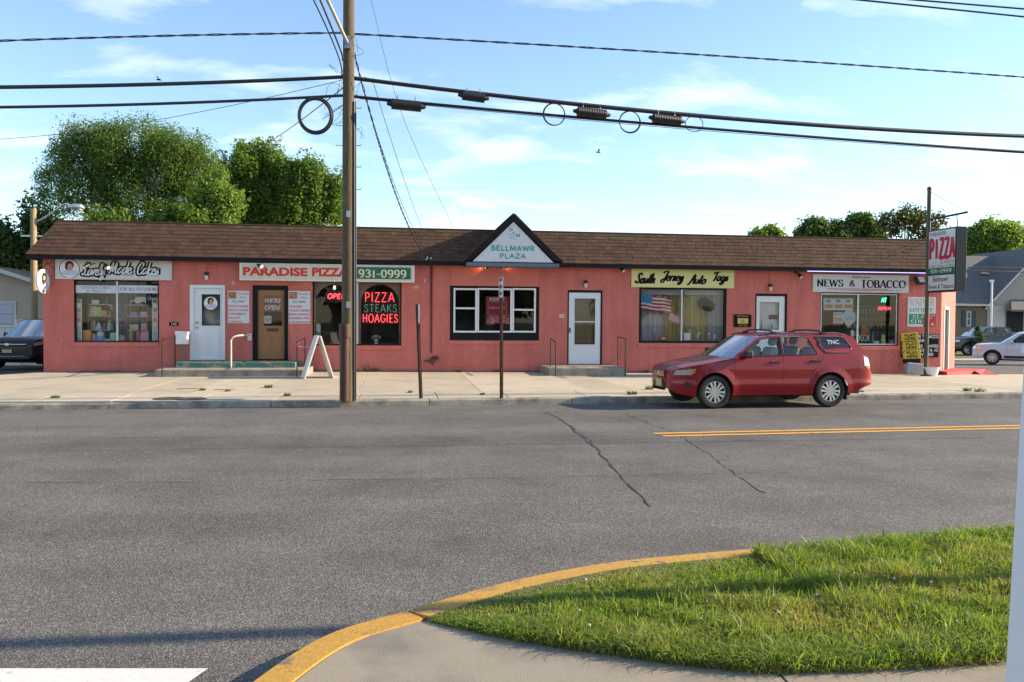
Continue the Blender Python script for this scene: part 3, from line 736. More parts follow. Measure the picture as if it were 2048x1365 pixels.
wb.add([(XL, 0, -.05), (XL, 0, WTOP), (XL, BACK, WTOP), (XL, BACK, -.05)], [(0, 1, 2, 3)])
cx1, cy1 = XR + CH, CH
wb.add([(cx1, cy1, -.05), (cx1, BACK, -.05), (cx1, BACK, WTOP), (cx1, cy1, WTOP)], [(0, 1, 2, 3)])
wb.add([(XL, BACK, -.05), (XL, BACK, WTOP), (cx1, BACK, WTOP), (cx1, BACK, -.05)], [(0, 1, 2, 3)])
cu_ = Vector((1, 1, 0)).normalized(); CL = CH * math.sqrt(2)
def chp(u, z, out=0.0):
    return (XR + cu_.x * u + .7071 * out, cu_.y * u - .7071 * out, z)
DCH = (.42, .12, 1.36, 2.25)
for a, b, c, d in cells(0, CL, -.05, WTOP, [DCH]):
    wb.add([chp(a, c), chp(b, c), chp(b, d), chp(a, d)], [(0, 1, 2, 3)])
wb.build('wall', M_wall, plaza, smooth=False)
# brick courses: every brick stands 6 mm proud of its joints (painted over, too fine to tell apart singly)
br = MB(); zc_ = -.02; row = 0; skip = opens + [PANEL]
while zc_ < WTOP - .03:
    z0, z1 = zc_ + .005, zc_ + .0627; x_ = XL + (-.106 if row % 2 else 0)
    while x_ < XR:
        a, b = max(XL, x_ + .004), min(XR, x_ + .208); segs = [(a, b)]
        for h in skip:
            if h[1] < z1 and h[3] > z0:
                ns = []
                for s0, s1 in segs:
                    if h[2] <= s0 or h[0] >= s1: ns.append((s0, s1))
                    else:
                        if h[0] > s0: ns.append((s0, min(s1, h[0] - .002)))
                        if h[2] < s1: ns.append((max(s0, h[2] + .002), s1))
                segs = ns
        for s0, s1 in segs:
            if s1 - s0 < .012: continue
            y = -.006 - rnd.uniform(0, .0028); o = len(br.v); e = .0025; t1, t2 = rnd.uniform(-.0012, .0012), rnd.uniform(-.0012, .0012)
            br.v.extend([(s0, 0, z0), (s1, 0, z0), (s1, 0, z1), (s0, 0, z1), (s0 + e, y + t1, z0 + e), (s1 - e, y + t2, z0 + e), (s1 - e, y + t2, z1 - e), (s0 + e, y + t1, z1 - e)])
            br.f.extend([(o + 4, o + 5, o + 6, o + 7), (o, o + 1, o + 5, o + 4), (o + 1, o + 2, o + 6, o + 5), (o + 2, o + 3, o + 7, o + 6), (o + 3, o, o + 4, o + 7)])
        x_ += .212
    zc_ += .0677; row += 1
# chamfer bricks
zc_ = -.02; row = 0
while zc_ < WTOP - .03:
    u = -.106 if row % 2 else 0
    while u < CL:
        a, b = max(0, u + .004), min(CL, u + .208); z0, z1 = zc_ + .005, zc_ + .0627
        if not (DCH[1] < z1 and DCH[3] > z0 and a < DCH[2] and b > DCH[0]) and b - a > .02:
            o = len(br.v); q = .006 + rnd.uniform(0, .003); e = .003
            br.v.extend([chp(a, z0), chp(b, z0), chp(b, z1), chp(a, z1), chp(a + e, z0 + e, q), chp(b - e, z0 + e, q), chp(b - e, z1 - e, q), chp(a + e, z1 - e, q)])
            br.f.extend([(o + 4, o + 5, o + 6, o + 7), (o, o + 1, o + 5, o + 4), (o + 1, o + 2, o + 6, o + 5), (o + 2, o + 3, o + 7, o + 6), (o + 3, o, o + 4, o + 7)])
        u += .212
    zc_ += .0677; row += 1
br.build('brick', M_wall, plaza, smooth=False, kind='stuff')
pn = MB(); pn.box(PANEL[0], PANEL[2], -.012, .02, PANEL[1] + .004, WTOP - .003); pn.build('smooth_panel', M_wall_s, plaza)
# projecting brick sills
for h, (pa, pb) in zip((W1, W2, WB, W3, W4), ((144, 317), (627, 803), (898, 1077), (1275, 1452), (1636, 1797))):
    s = MB(); a, b = fp(pa, 690)[0], fp(pb, 690)[0]; s.cbox(a, b, -.045, .05, h[1] - .125, h[1] - .012, .006); s.build('sill', M_wall, plaza)
ft = MB(); ft.add([(XL - .004, -.03, .0), (XR, -.03, .0), (XR, -.03, .0), (XL, -.03, .0)], [])
for i_ in range(27):
    a_, b_ = XL + i_ * (XR - XL) / 27, XL + (i_ + 1) * (XR - XL) / 27
    ft.box(a_, b_, -.035 - rnd.uniform(0, .02), .0, -.05, max(base_z(a_), base_z(b_)) + rnd.uniform(.012, .045))
ft.build('wall_foot', mat('dark_mortar_foot', (.13, .105, .085), .95, var=.35, vscale=12), plaza, smooth=False)
# inside of the shops
ins = MB(); FZ = .42
def room(x0, x1, yb, zt=3.25):
    q = lambda *p: ins.add(p, [(0, 1, 2, 3)])
    q((x0, .22, FZ), (x1, .22, FZ), (x1, yb, FZ), (x0, yb, FZ)); q((x0, yb, FZ), (x1, yb, FZ), (x1, yb, zt), (x0, yb, zt))
    q((x0, .22, FZ), (x0, yb, FZ), (x0, yb, zt), (x0, .22, zt)); q((x1, .22, FZ), (x1, yb, FZ), (x1, yb, zt), (x1, .22, zt)); q((x0, .22, zt), (x1, .22, zt), (x1, yb, zt), (x0, yb, zt))
    for a, b, c, d in cells(x0, x1, FZ, zt, opens): q((a, .225, c), (b, .225, c), (b, .225, d), (a, .225, d))
cutx = [XL + .1, (D1[2] + D2[0]) / 2, fp(880, 640)[0], fp(1240, 640)[0], fp(1605, 640)[0], XR - .05]
for i, dep in enumerate((3.2, 6.5, 5.5, 3.0, 6.0)): room(cutx[i] + .03, cutx[i + 1] - .03, dep)
ins.build('interior', M_inner, plaza, smooth=False)

# mansard roof: eave and top outlines (with the cut corner on the right)
EZ, TZ, OV, RUN = 3.42, 4.41, .32, .60
te = math.tan(R(22.5))
eave = [(XL - OV, BACK + OV), (XL - OV, -OV), (XR + OV * te, -OV), (cx1 + OV, cy1 - OV * te), (cx1 + OV, BACK + OV)]
ti = RUN - OV
top = [(XL + ti, BACK - ti), (XL + ti, ti), (XR - ti * te, ti), (cx1 - ti, cy1 + ti * te), (cx1 - ti, BACK - ti)]
roof = MB()
for i in range(4):
    roof.add([(*eave[i], EZ), (*eave[i + 1], EZ), (*top[i + 1], TZ), (*top[i], TZ)], [(0, 1, 2, 3)])
roof.add([(*p, TZ - .05) for p in top], [tuple(range(5))[::-1]])
ro = roof.build('roof', M_shingle[0], plaza, smooth=False)
fas = MB()
for i in range(4):
    a, b = Vector(eave[i]), Vector(eave[i + 1]); d = (b - a).normalized(); nrm = Vector((d.y, -d.x)) 
    ao, bo = a + nrm * .012, b + nrm * .012
    fas.add([(ao.x, ao.y, EZ - .125), (bo.x, bo.y, EZ - .125), (bo.x, bo.y, EZ + .002), (ao.x, ao.y, EZ + .002)], [(0, 1, 2, 3)])
    fas.add([(ao.x, ao.y, EZ + .002), (bo.x, bo.y, EZ + .002), (b.x, b.y, EZ + .004), (a.x, a.y, EZ + .004)], [(0, 1, 2, 3)])
    wi, wj = Vector(((XL, BACK), (XL, 0), (XR, 0), (cx1, cy1), (cx1, BACK))[i]), Vector(((XL, BACK), (XL, 0), (XR, 0), (cx1, cy1), (cx1, BACK))[i + 1])
    fas.add([(ao.x, ao.y, EZ - .125), (bo.x, bo.y, EZ - .125), (wj.x, wj.y, EZ - .105), (wi.x, wi.y, EZ - .105)], [(0, 3, 2, 1)])
fas.build('fascia', M_fascia, ro, smooth=False)
cap = MB()
for i in range(4):
    cap.tube([(*top[i], TZ + .0), (*top[i + 1], TZ + .0)], .028, 6)
cap.build('ridge_cap', M_shingle[2], ro)
# shingle tabs, course by course on the three slopes one sees
def slope_tabs(p0, p1, q0, q1, course_n, tabs):
    """eave edge p0->p1, top edge q0->q1"""
    A, B, Cc, D = (Vector((*p0, EZ)), Vector((*p1, EZ)), Vector((*q1, TZ)), Vector((*q0, TZ)))
    nrm = (B - A).cross(D - A).normalized(); up = (D - A) - (B - A).normalized() * (D - A).dot((B - A).normalized()); H_ = up.length; up.normalize(); ax = (B - A).normalized()
    L0 = (D - A).dot(ax); L1 = (Cc - A).dot(ax); Lb = (B - A).length
    ch = H_ / course_n
    for r in range(course_n):
        t0, t1 = r / course_n, (r + 1) / course_n
        xs0, xe0 = L0 * t0, Lb + (L1 - Lb) * t0
        x = xs0 - rnd.uniform(0, .18)
        while x < xe0:
            wv = rnd.choice((.17, .2, .2, .235, .26)); a, b = max(x + .003, xs0), min(x + wv - .003, xe0)
            if b - a > .03:
                xs1, xe1 = L0 * t1, Lb + (L1 - Lb) * t1
                th = rnd.uniform(.006, .013); drop = rnd.choice((0, 0, 0, .012))
                a1, b1 = min(max(a, xs1), xe1), max(min(b, xe1), xs1)
                P = lambda xx, tt, hh: A + ax * xx + up * (tt * H_) + nrm * hh
                lo_ = t0 - drop / H_ if r else t0
                vs_ = [P(a, lo_, .002), P(b, lo_, .002), P(b, lo_, th + .004), P(a, lo_, th + .004), P(b1, t1, .004), P(a1, t1, .004)]
                tabs.append((tuple(tuple(v) for v in vs_), r, course_n))
            x += wv
tabs = []
slope_tabs(eave[1], eave[2], top[1], top[2], 9, tabs)
front_n = len(tabs)
slope_tabs(eave[2], eave[3], top[2], top[3], 9, tabs); slope_tabs(eave[0], eave[1], top[0], top[1], 9, tabs)
TF = [(0, 1, 2, 3), (3, 2, 4, 5), (1, 4, 2), (0, 3, 5)]
order = sorted(range(front_n), key=lambda i: (tabs[i][0][0][0] - 0.5) ** 2 + 0.0)
single = set([i for i in order if not (1.9 < tabs[i][0][0][0] < 4.9)][:290])
rest = [MB() for _ in range(5)]
for i, (vs_, r, cn_) in enumerate(tabs):
    k = rnd.choice((0, 0, 1, 1, 2, 3))
    if r >= cn_ - 2 and vs_[0][0] < 9 and rnd.random() < .5 - .03 * max(0, vs_[0][0]): k = 4
    mm_ = M_shin_moss if k == 4 else M_shingle[k]
    if i in single:
        s = MB(); s.add(vs_, TF); s.build('shingle', mm_, ro, smooth=False)
    else:
        rest[k].add(vs_, TF)
for k in range(5):
    if rest[k].v: rest[k].build('shingle_field', M_shin_moss if k == 4 else M_shingle[k], ro, smooth=False, kind='stuff')

# gable over the bay window
gX0, gZ0 = fp(925, 523, -.75); gX1 = fp(1126, 526, -.75)[0]; gXa, gZa = fp(1027, 430, -.75); gZ0 = 3.37
gab = MB(); GY = -.75
gv = [(gX0, gZ0), (gX1, gZ0), (gXa, gZa)]
def off_tri(s):   # shrink triangle towards its centroid in the slope direction
    cxx, czz = (gX0 + gX1 + gXa) / 3, (2 * gZ0 + gZa) / 3
    return [(cxx + (x - cxx) * s, czz + (z - czz) * s) for x, z in gv]
for (a, b) in ((0, 2), (2, 1)):                                             # two roof planes with thickness
    p, q = gv[a], gv[b]
    for Yb in (1.2,):
        d = Vector((q[0] - p[0], q[1] - p[1])).normalized(); nn = Vector((-d.y, d.x)) * .05
        if nn.y < 0: nn = -nn
        gab.add([(p[0], GY - .06, p[1]), (q[0], GY - .06, q[1]), (q[0], Yb, q[1]), (p[0], Yb, p[1]), (p[0] + nn.x, GY - .06, p[1] + nn.y), (q[0] + nn.x * (0 if b == 2 or a == 2 else 1), GY - .06, q[1] + .06 if b == 2 else q[1] + nn.y), (q[0] + nn.x * (0 if b == 2 else 1), Yb, q[1] + .06 if b == 2 else q[1] + nn.y), (p[0] + nn.x * (0 if a == 2 else 1), Yb, p[1] + (.06 if a == 2 else nn.y))],
                [(0, 1, 2, 3), (4, 7, 6, 5), (0, 4, 5, 1), (0, 3, 7, 4), (1, 5, 6, 2)])
gab.build('gable_roof', M_shingle[2], plaza, smooth=False)
gb = MB(); gb.add([(gX0 + .02, 1.1, gZ0), (gX1 - .02, 1.1, gZ0), (gXa, 1.1, gZa), (gX0 + .02, GY + .02, gZ0), (gX1 - .02, GY + .02, gZ0), (gXa, GY + .02, gZa - .02)], [(3, 4, 5), (0, 3, 4, 1)]); gb.build('gable_wall', M_fascia, plaza, smooth=False)
rk = MB()
ins_ = off_tri(.80)
for a, b in ((0, 2), (2, 1)):
    rk.add([(gv[a][0], GY - .065, gv[a][1]), (gv[b][0], GY - .065, gv[b][1] + .055), (ins_[b][0], GY - .065, ins_[b][1]), (ins_[a][0], GY - .065, ins_[a][1]), (gv[a][0], GY + .02, gv[a][1]), (gv[b][0], GY + .02, gv[b][1] + .05), (ins_[b][0], GY + .02, ins_[b][1]), (ins_[a][0], GY + .02, ins_[a][1])], [(0, 1, 2, 3), (0, 4, 5, 1), (2, 6, 7, 3)])
rk.build('rake_board', M_fascia, plaza, smooth=False)
M_bluegrey = mat('blue_grey_trim', (.10, .14, .20), .6, var=.15)
bt = MB(); bt.box(gX0 + .12, gX1 - .12, GY - .05, 0, gZ0 - .10, gZ0); bt.build('gable_soffit', M_bluegrey, plaza)
dl = MB(); dl.add([(gX0 - .02, GY - .07, gZ0 + .02), (gXa, GY - .07, gZa + .05), (gXa, GY - .07, gZa + .062), (gX0 - .04, GY - .07, gZ0 + .03)], [(0, 1, 2, 3)])
gsign = thing('gable_sign', 'white triangular sign with teal lettering in the black gable', 'sign', (gXa, GY - .03, gZ0))
tri = off_tri(.80); tri = [(tri[0][0], gZ0 + .03), (tri[1][0], gZ0 + .03), (tri[2][0], tri[2][1] - .02)]
M_signwhite = mat('sign_white', (.62, .63, .64), .5, var=.06, vscale=5, col2=(.52, .52, .50), f2=(.55, .75), s2=3)
M_teal = mat('teal_letters', (.04, .30, .28), .5)
s = MB(); s.prism(tri, GY - .035, GY - .005); s.build('panel', M_signwhite, gsign)
fr = frame_xz(GY - .035)
def fit(px0, py0, px1, py1, Y): 
    r_ = rect(px0, py0, px1, py1, Y); return (r_[0], r_[1], r_[2], r_[3])
t = MB(); Yt = GY - .035

for tx_, bx_, wt_ in (('BELLMAWR', (982, 491, 1069, 503), .21), ('PLAZA', (999, 507, 1052, 518), .21), ('D', (1018.5, 456, 1025, 463), .2), ('&', (1025, 463.5, 1030, 469), .16), ('M', (1032, 467, 1040, 475), .2)):
    t2 = MB(); stext(t2, tx_, fit(*bx_, Yt), fr, G, wt_, track=.1); t2.build('lettering', M_teal, gsign, smooth=False)
for pts in ([(1014, 470), (1020, 468), (1024, 473), (1029, 471)], [(1020, 474), (1019, 478), (1026, 476), (1032, 480)]):
    ribbon(t, catmull([fp(x, y, Yt) for x, y in pts]), lambda d: .012, fr, .002)
t.build('lettering', M_teal, gsign, smooth=False)

M_flake = mat('bare_plaster', (.46, .38, .30), .9, var=.2, vscale=20)
for px0, py0, w_, h_, sd_ in ((833, 575, 15, 9, 1), (850, 562, 5, 13, 2), (467, 566, 8, 10, 3), (1003, 716, 6, 4, 4), (905, 676, 5, 4, 5), (1590, 572, 5, 5, 6), (1836, 735, 8, 5, 7)):
    r_ = random.Random(sd_); cx_, cz_ = fp(px0, py0); k_ = 24.5 / F_PX; t = MB(); P_ = [(cx_ + w_ * .5 * k_ * r_.uniform(.45, 1.1) * math.cos(a_), cz_ + h_ * .5 * k_ * r_.uniform(.45, 1.1) * math.sin(a_)) for a_ in np.linspace(0, 2 * PI, 13)[:-1]]
    t.add([(x, -.0105, z) for x, z in P_], [tuple(range(12))]); t.build('paint_flake', M_flake, plaza, smooth=False)

# ------------------------------------------------------------------ windows and doors (parts of the building)
def lines(parent, m, items, fr, local=False):
    """one lettering part per line; item = (text, box, style, options)"""
    for txt, box, style, kw in items:
        t = MB()
        if style == 'f': ftext(t, txt, box, fr, **kw)
        else: stext(t, txt, box, fr, **kw)
        if t.v: t.build('lettering', kw.get('m', m) if False else m, parent, local=local, smooth=False)
def rbox(mb, r, y0, y1): return mb.box(r[0], r[2], y0, y1, r[1], r[3])
def frame_bars(mb, r, wd, y0, y1, bottom=None, top=None):
    a, c, b, d = r; bt_ = wd if bottom is None else bottom; tp = wd if top is None else top
    mb.box(a, b, y0, y1, c, c + bt_); mb.box(a, b, y0, y1, d - tp, d); mb.box(a, a + wd, y0, y1, c + bt_, d - tp); mb.box(b - wd, b, y0, y1, c + bt_, d - tp)
def pane(r, Y, parent, m=None):
    p = MB(); p.add([(r[0], Y, r[1]), (r[2], Y, r[1]), (r[2], Y, r[3]), (r[0], Y, r[3])], [(0, 1, 2, 3)]); return p.build('pane', m or M_glass, parent, smooth=False)
def shop_window(r, mull_px, mull_m, fw=.035, inner=None):
    f = MB(); frame_bars(f, r, fw, .015, .10); o = f.build('window', M_black, plaza)
    i = (r[0] + fw, r[1] + fw, r[2] - fw, r[3] - fw)
    if inner:
        g2 = MB(); frame_bars(g2, i, .035, .03, .085); g2.build('inner_frame', inner, o); i = (i[0] + .035, i[1] + .035, i[2] - .035, i[3] - .035)
    mxx = fp(mull_px, 630)[0]; mw = .026
    m_ = MB(); m_.box(mxx - mw, mxx + mw, .02, .088, i[1], i[3]); m_.build('mullion', mull_m, o)
    pane((i[0], i[1], mxx - mw, i[3]), .06, o); pane((mxx + mw, i[1], i[2], i[3]), .06, o)
    return o, mxx
shop_window(W1, 233.8, M_alu); shop_window(W2, 715, M_alu); shop_window(W3, 1364, M_alu, .07); shop_window(W4, 1716.5, M_alu, .03, M_alu)
# bay window: three white framed lights in a wide black surround
f = MB(); b_in = rect(907, 576.5, 1071.5, 666); frame_bars(f, WB, .001, .0, .05)
for a, b, c, d in cells(WB[0], WB[2], WB[1], WB[3], [b_in]): f.box(a, b, -.012, .09, c, d)
wo_ = f.build('window', M_black, plaza)
def sash(px0, px1, rail=None):
    r = rect(px0, 577, px1, 665.5); s = MB(); frame_bars(s, r, .05, -.02, .075)
    if rail:
        z = fp((px0 + px1) / 2, rail)[1]; s.box(r[0] + .05, r[2] - .05, .0, .06, z - .025, z + .025)
    so = s.build('sash', M_white, wo_)
    if rail:
        pane((r[0] + .05, r[1] + .05, r[2] - .05, z - .025), .05, so); pane((r[0] + .05, z + .025, r[2] - .05, r[3] - .05), .03, so)
    else: pane((r[0] + .05, r[1] + .05, r[2] - .05, r[3] - .05), .04, so)
sash(907, 954, 617); sash(954.6, 1024, None); sash(1024.6, 1071.5, 620)
# doors
M_doorwhite = mat('white_door', (.70, .71, .72), .45, var=.04, vscale=3)
M_doorbrown = mat('brown_door', (.33, .155, .055), .5, var=.10, vscale=5, stretch=(6, 6, .8))
M_brass = mat('brass', (.45, .30, .10), .35, .9)
M_steel = mat('steel_hardware', (.30, .30, .31), .35, .9)
def knob(parent, x, z, Y, m=M_steel):
    k = MB(); k.lathe([(.028, 0), (.028, -.008), (.012, -.012), (.012, -.035), (.026, -.042), (.03, -.058), (.02, -.07), (.002, -.072)], (x, Y, z), 'Y', 12); k.build('knob', m, parent)
# shop 130: white door
f = MB(); a, c, b, d = D1; f.box(a, a + .10, -.02, .12, c, d); f.box(b - .06, b, -.02, .12, c, d); f.box(a + .10, b - .06, -.02, .12, d - .09, d); f.box(a, b, -.03, .12, c - .02, c + .005)
do = f.build('door', M_doorwhite, plaza)
lf = (a + .103, c + .01, b - .063, d - .093); gl_ = rect(403, 589, 440, 652)
s = MB()
for x0, x1, z0, z1 in cells(lf[0], lf[2], lf[1], lf[3], [gl_]): s.box(x0, x1, .04, .085, z0, z1)
frame_bars(s, (gl_[0] - .04, gl_[1] - .04, gl_[2] + .04, gl_[3] + .04), .04, .028, .06)
for q in (0, 1):
    w2 = (lf[2] - lf[0] - .24) / 2; x0 = lf[0] + .09 + q * (w2 + .06); frame_bars(s, (x0, lf[1] + .14, x0 + w2, gl_[1] - .13), .014, .03, .045)
sl_ = s.build('door_leaf', M_doorwhite, do); pane(gl_, .05, sl_); knob(sl_, *fp(394, 656), .04); knob(sl_, *fp(394, 646), .04, M_brass)
# pizza shop: brown door in a black frame
f = MB(); a, c, b, d = D2; f.box(a, a + .13, -.02, .12, c, d); f.box(b - .10, b, -.02, .12, c, d); f.box(a + .13, b - .10, -.02, .12, d - .12, d); f.box(a, b, -.05, .12, c - .02, c + .012)
do = f.build('door', M_black, plaza)
lf = (a + .133, c + .02, b - .103, d - .123); gl_ = rect(527, 591.5, 564, 652)
s = MB()
for x0, x1, z0, z1 in cells(lf[0], lf[2], lf[1], lf[3], [gl_]): s.box(x0, x1, .06, .10, z0, z1)
frame_bars(s, (gl_[0] - .03, gl_[1] - .03, gl_[2] + .03, gl_[3] + .03), .03, .045, .08)
for q in (0, 1):
    x0 = lf[0] + .12 + q * .30; frame_bars(s, (x0, lf[1] + .22, x0 + .24, lf[1] + .72), .016, .05, .064)
sl_ = s.build('door_leaf', M_doorbrown, do); pane(gl_, .07, sl_)
ms = MB(); rbox(ms, rect(533, 657, 556.5, 663.5), .05, .065); ms.build('mail_slot', mat('bronze', (.10, .06, .035), .4, .6), sl_)
# shop 124: white storm door
f = MB(); a, c, b, d = D3; f.box(a, a + .035, -.015, .12, c, d); f.box(b - .05, b, -.015, .12, c, d); f.box(a + .035, b - .05, -.015, .12, d - .07, d)
do = f.build('door', M_black, plaza)
lf = (a + .038, c + .01, b - .053, d - .073); gl_ = rect(1149, 597.5, 1190, 689.5); s = MB()
for x0, x1, z0, z1 in cells(lf[0], lf[2], lf[1], lf[3], [gl_]): s.box(x0, x1, .0, .04, z0, z1)
frame_bars(s, (gl_[0] - .02, gl_[1] - .02, gl_[2] + .02, gl_[3] + .02), .02, -.012, .02)
zz = fp(1170, 644)[1]; s.box(gl_[0], gl_[2], .005, .03, zz - .014, zz + .014)
sl_ = s.build('storm_door', M_doorwhite, do); pane(gl_, .02, sl_)
hd = MB(); hx, hz = fp(1139.5, 661); hd.box(hx - .012, hx + .016, -.035, .0, hz - .07, hz + .07); hd.build('handle', M_black, sl_)
s = MB(); s.box(lf[0] + .02, lf[2] - .02, .13, .17, lf[1], d - .12); frame_bars(s, (gl_[0] + .02, gl_[1] + .02, gl_[2] - .02, gl_[1] + .45), .02, .118, .135); idr = s.build('inner_door', mat('tan_inner_door', (.26, .17, .09), .6, var=.15, vscale=4), do)
ip = MB(); ip.box(gl_[0] + .06, gl_[2] - .06, .122, .128, zz + .02, gl_[3] - .08); ip.build('inner_glass', mat('dark_inner_glass', (.02, .022, .022), .1), idr)
# auto tags door
f = MB(); a, c, b, d = D4; f.box(a, a + .03, -.015, .12, c, d); f.box(b - .06, b, -.015, .12, c, d); f.box(a + .03, b - .06, -.015, .12, d - .07, d)
do = f.build('door', M_black, plaza); lf = (a + .033, c + .01, b - .063, d - .073); gl_ = rect(1519.5, 604.5, 1559, 660); s = MB()
for x0, x1, z0, z1 in cells(lf[0], lf[2], lf[1], lf[3], [gl_]): s.box(x0, x1, .02, .06, z0, z1)
sl_ = s.build('door_leaf', M_doorwhite, do); pane(gl_, .03, sl_)
s = MB(); s.box(lf[0] + .03, lf[2] - .03, .16, .18, c + .9, d - .1); s.build('inner_blind', M_white, do)
s = MB(); x, z = fp(1547, 634, .1); s.cbox(x - .14, x + .2, .10, .15, z - .08, z + .06, .02); s.build('dark_pad', mat('dark_red_pad', (.05, .018, .02), .7), do)
for q in (rect(1524.5, 640, 1534.5, 658, .09), rect(1545, 649, 1558, 658, .09)):
    s = MB(); rbox(s, q, .088, .09); s.build('paper_notice', M_white, do)
# side entrance in the cut corner
f = MB()
for u0, u1, z0, z1, w0, w1 in ((DCH[0], DCH[0] + .08, DCH[1], DCH[3], -.1, .03), (DCH[2] - .08, DCH[2], DCH[1], DCH[3], -.1, .03), (DCH[0], DCH[2], DCH[3] - .08, DCH[3], -.1, .03)):
    vs = [chp(u, z, w_) for z in (z0, z1) for u, w_ in ((u0, w0), (u1, w0), (u1, w1), (u0, w1))]; f.add(vs, [(0, 1, 2, 3), (4, 7, 6, 5), (0, 4, 5, 1), (1, 5, 6, 2), (2, 6, 7, 3), (3, 7, 4, 0)])
do = f.build('door', M_white, plaza)
s = MB(); s.add([chp(DCH[0] + .08, DCH[1], -.04), chp(DCH[2] - .08, DCH[1], -.04), chp(DCH[2] - .08, DCH[3] - .08, -.04), chp(DCH[0] + .08, DCH[3] - .08, -.04)], [(0, 1, 2, 3)]); s.build('door_leaf', M_black, do, smooth=False)
ramp = MB(); ramp.slab([(XR - .15, -.55), (XR + 1.3, .1), (XR + 2.3, .9), (XR + 1.2, 1.6), (XR, .0)], 0, .17)
rp = ramp.build('red_door_step', mat('red_step_paint', (.52, .05, .045), .6, var=.12, vscale=8)); tag(rp, 'bright red painted concrete step at the cut corner entrance', 'step')
rmp = MB(); e0 = gp(2012, 752, .06); rmp.add([(XR + 1.3, .09, .168), (XR + 1.3, -.25, .05), (e0[0], e0[1], .06), (e0[0], e0[1] + .35, .065), (XR + 2.3, .89, .168)], [(0, 1, 2, 3, 4)])
rmp.add([(XR + 1.3, .09, -.02), (XR + 1.3, .09, .168), (XR + 1.3, -.25, .05)], [(0, 1, 2)])
tag(rmp.build('red_ramp', MATS['red_step_paint'], smooth=False), 'red painted wedge ramp running down from the corner step', 'ramp')

# ------------------------------------------------------------------ shop signs
def board(name, label, r, y0, y1, m, cat='sign', rim=None, group=None):
    th = thing(name, label, cat, ((r[0] + r[2]) / 2, (y0 + y1) / 2, r[1]), group)
    p = MB(); p.cbox(r[0], r[2], y0, y1, r[1], r[3], .006); p.build('panel', m, th)
    if rim:
        q = MB(); frame_bars(q, (r[0] - .004, r[1] - .004, r[2] + .004, r[3] + .004), .035, y0 - .012, y1 + .002); q.build('rim', rim, th)
    return th
M_ink = mat('black_ink', (.008, .008, .009), .6, spec=.15); M_red = mat('red_letters', (.62, .025, .02), .5); M_green = mat('green_panel', (.012, .13, .06), .45); M_cream = mat('cream_letters', (.72, .66, .46), .5)
M_offwhite = mat('offwhite_sign', (.60, .585, .55), .5, var=.05, vscale=3, col2=(.50, .48, .44), f2=(.55, .75), s2=2)
M_hair = mat('portrait_hair', (.03, .015, .012), .6); M_skin = mat('portrait_skin', (.55, .27, .18), .6); M_pink = mat('portrait_pink', (.55, .25, .30), .6)
def disc(mb, cx, cz, rx, rz, fr, lift, n=28):
    O, U, V, Nn = fr; o = len(mb.v)
    for i in range(n):
        a = 2 * PI * i / n; mb.v.append(tuple(O + U * (cx + rx * math.cos(a)) + V * (cz + rz * math.sin(a)) + Nn * lift))
    mb.f.append(tuple(range(o, o + n)))
def emblem(parent, cx, cz, r, fr, local=False):
    for nm, m, parts in (('emblem_ring', M_ink, [(0, 0, 1, 1, .001)]), ('emblem_disc', M_white, [(0, 0, .93, .93, .002)]), ('emblem_scarf', mat('emblem_lilac', (.50, .50, .60), .6), [(-.25, -.42, .52, .28, .003), (.3, -.4, .45, .3, .0033)]), ('emblem_hair', M_hair, [(0, .38, .42, .44, .0036), (-.2, .2, .24, .34, .0039)]), ('emblem_face', M_skin, [(.05, .16, .25, .38, .0044)]), ('emblem_lips', M_pink, [(.08, .0, .09, .04, .005)])):
        t = MB()
        for x, z, rx, rz, l in parts: disc(t, cx + x * r, cz + z * r, rx * r, rz * r, fr, l)
        t.build(nm, m, parent, local=local, smooth=False)
# Lovely Made Cakes
r = rect(111, 518.5, 343.5, 559.5, -.06)
sg = board('cake_shop_sign', 'white sign with black outlined script lettering and a round portrait', r, -.06, -.02, M_offwhite, rim=M_alu)
fr = frame_xz(-.06); ex, ez = fp(139, 538, -.06); emblem(sg, ex, ez, .27, fr)
for txt, x0, x1, yb in (('Lovely', 164, 214, 551), ('Made', 217, 268, 547.5), ('Cakes', 273, 322, 549)):
    r2 = rect(x0, yb - 23, x1, yb, -.06)
    for nm, m_, wt, tn, lf_ in (('lettering_outline', M_ink, .42, .34, .002), ('lettering', M_white, .12, .075, .006)):
        t = MB(); stext(t, txt, r2, fr, S_, wt, tn, track=-.02, shear=.28, lift=lf_); t.build(nm, m_, sg, smooth=False)
for q in ((242, 549.5, 271, 554.5), (294, 550, 321, 555)):
    t = MB(); rr = rect(*q, -.06); t.box(rr[0], rr[2], -.07, -.062, rr[1], rr[3]); t.build('pill_label', M_white, sg)
    t = MB(); t.box(rr[0] + .03, rr[2] - .03, -.073, -.0705, rr[1] + .025, rr[3] - .025); t.build('pill_text', mat('blue_ink', (.05, .08, .25), .5), sg)
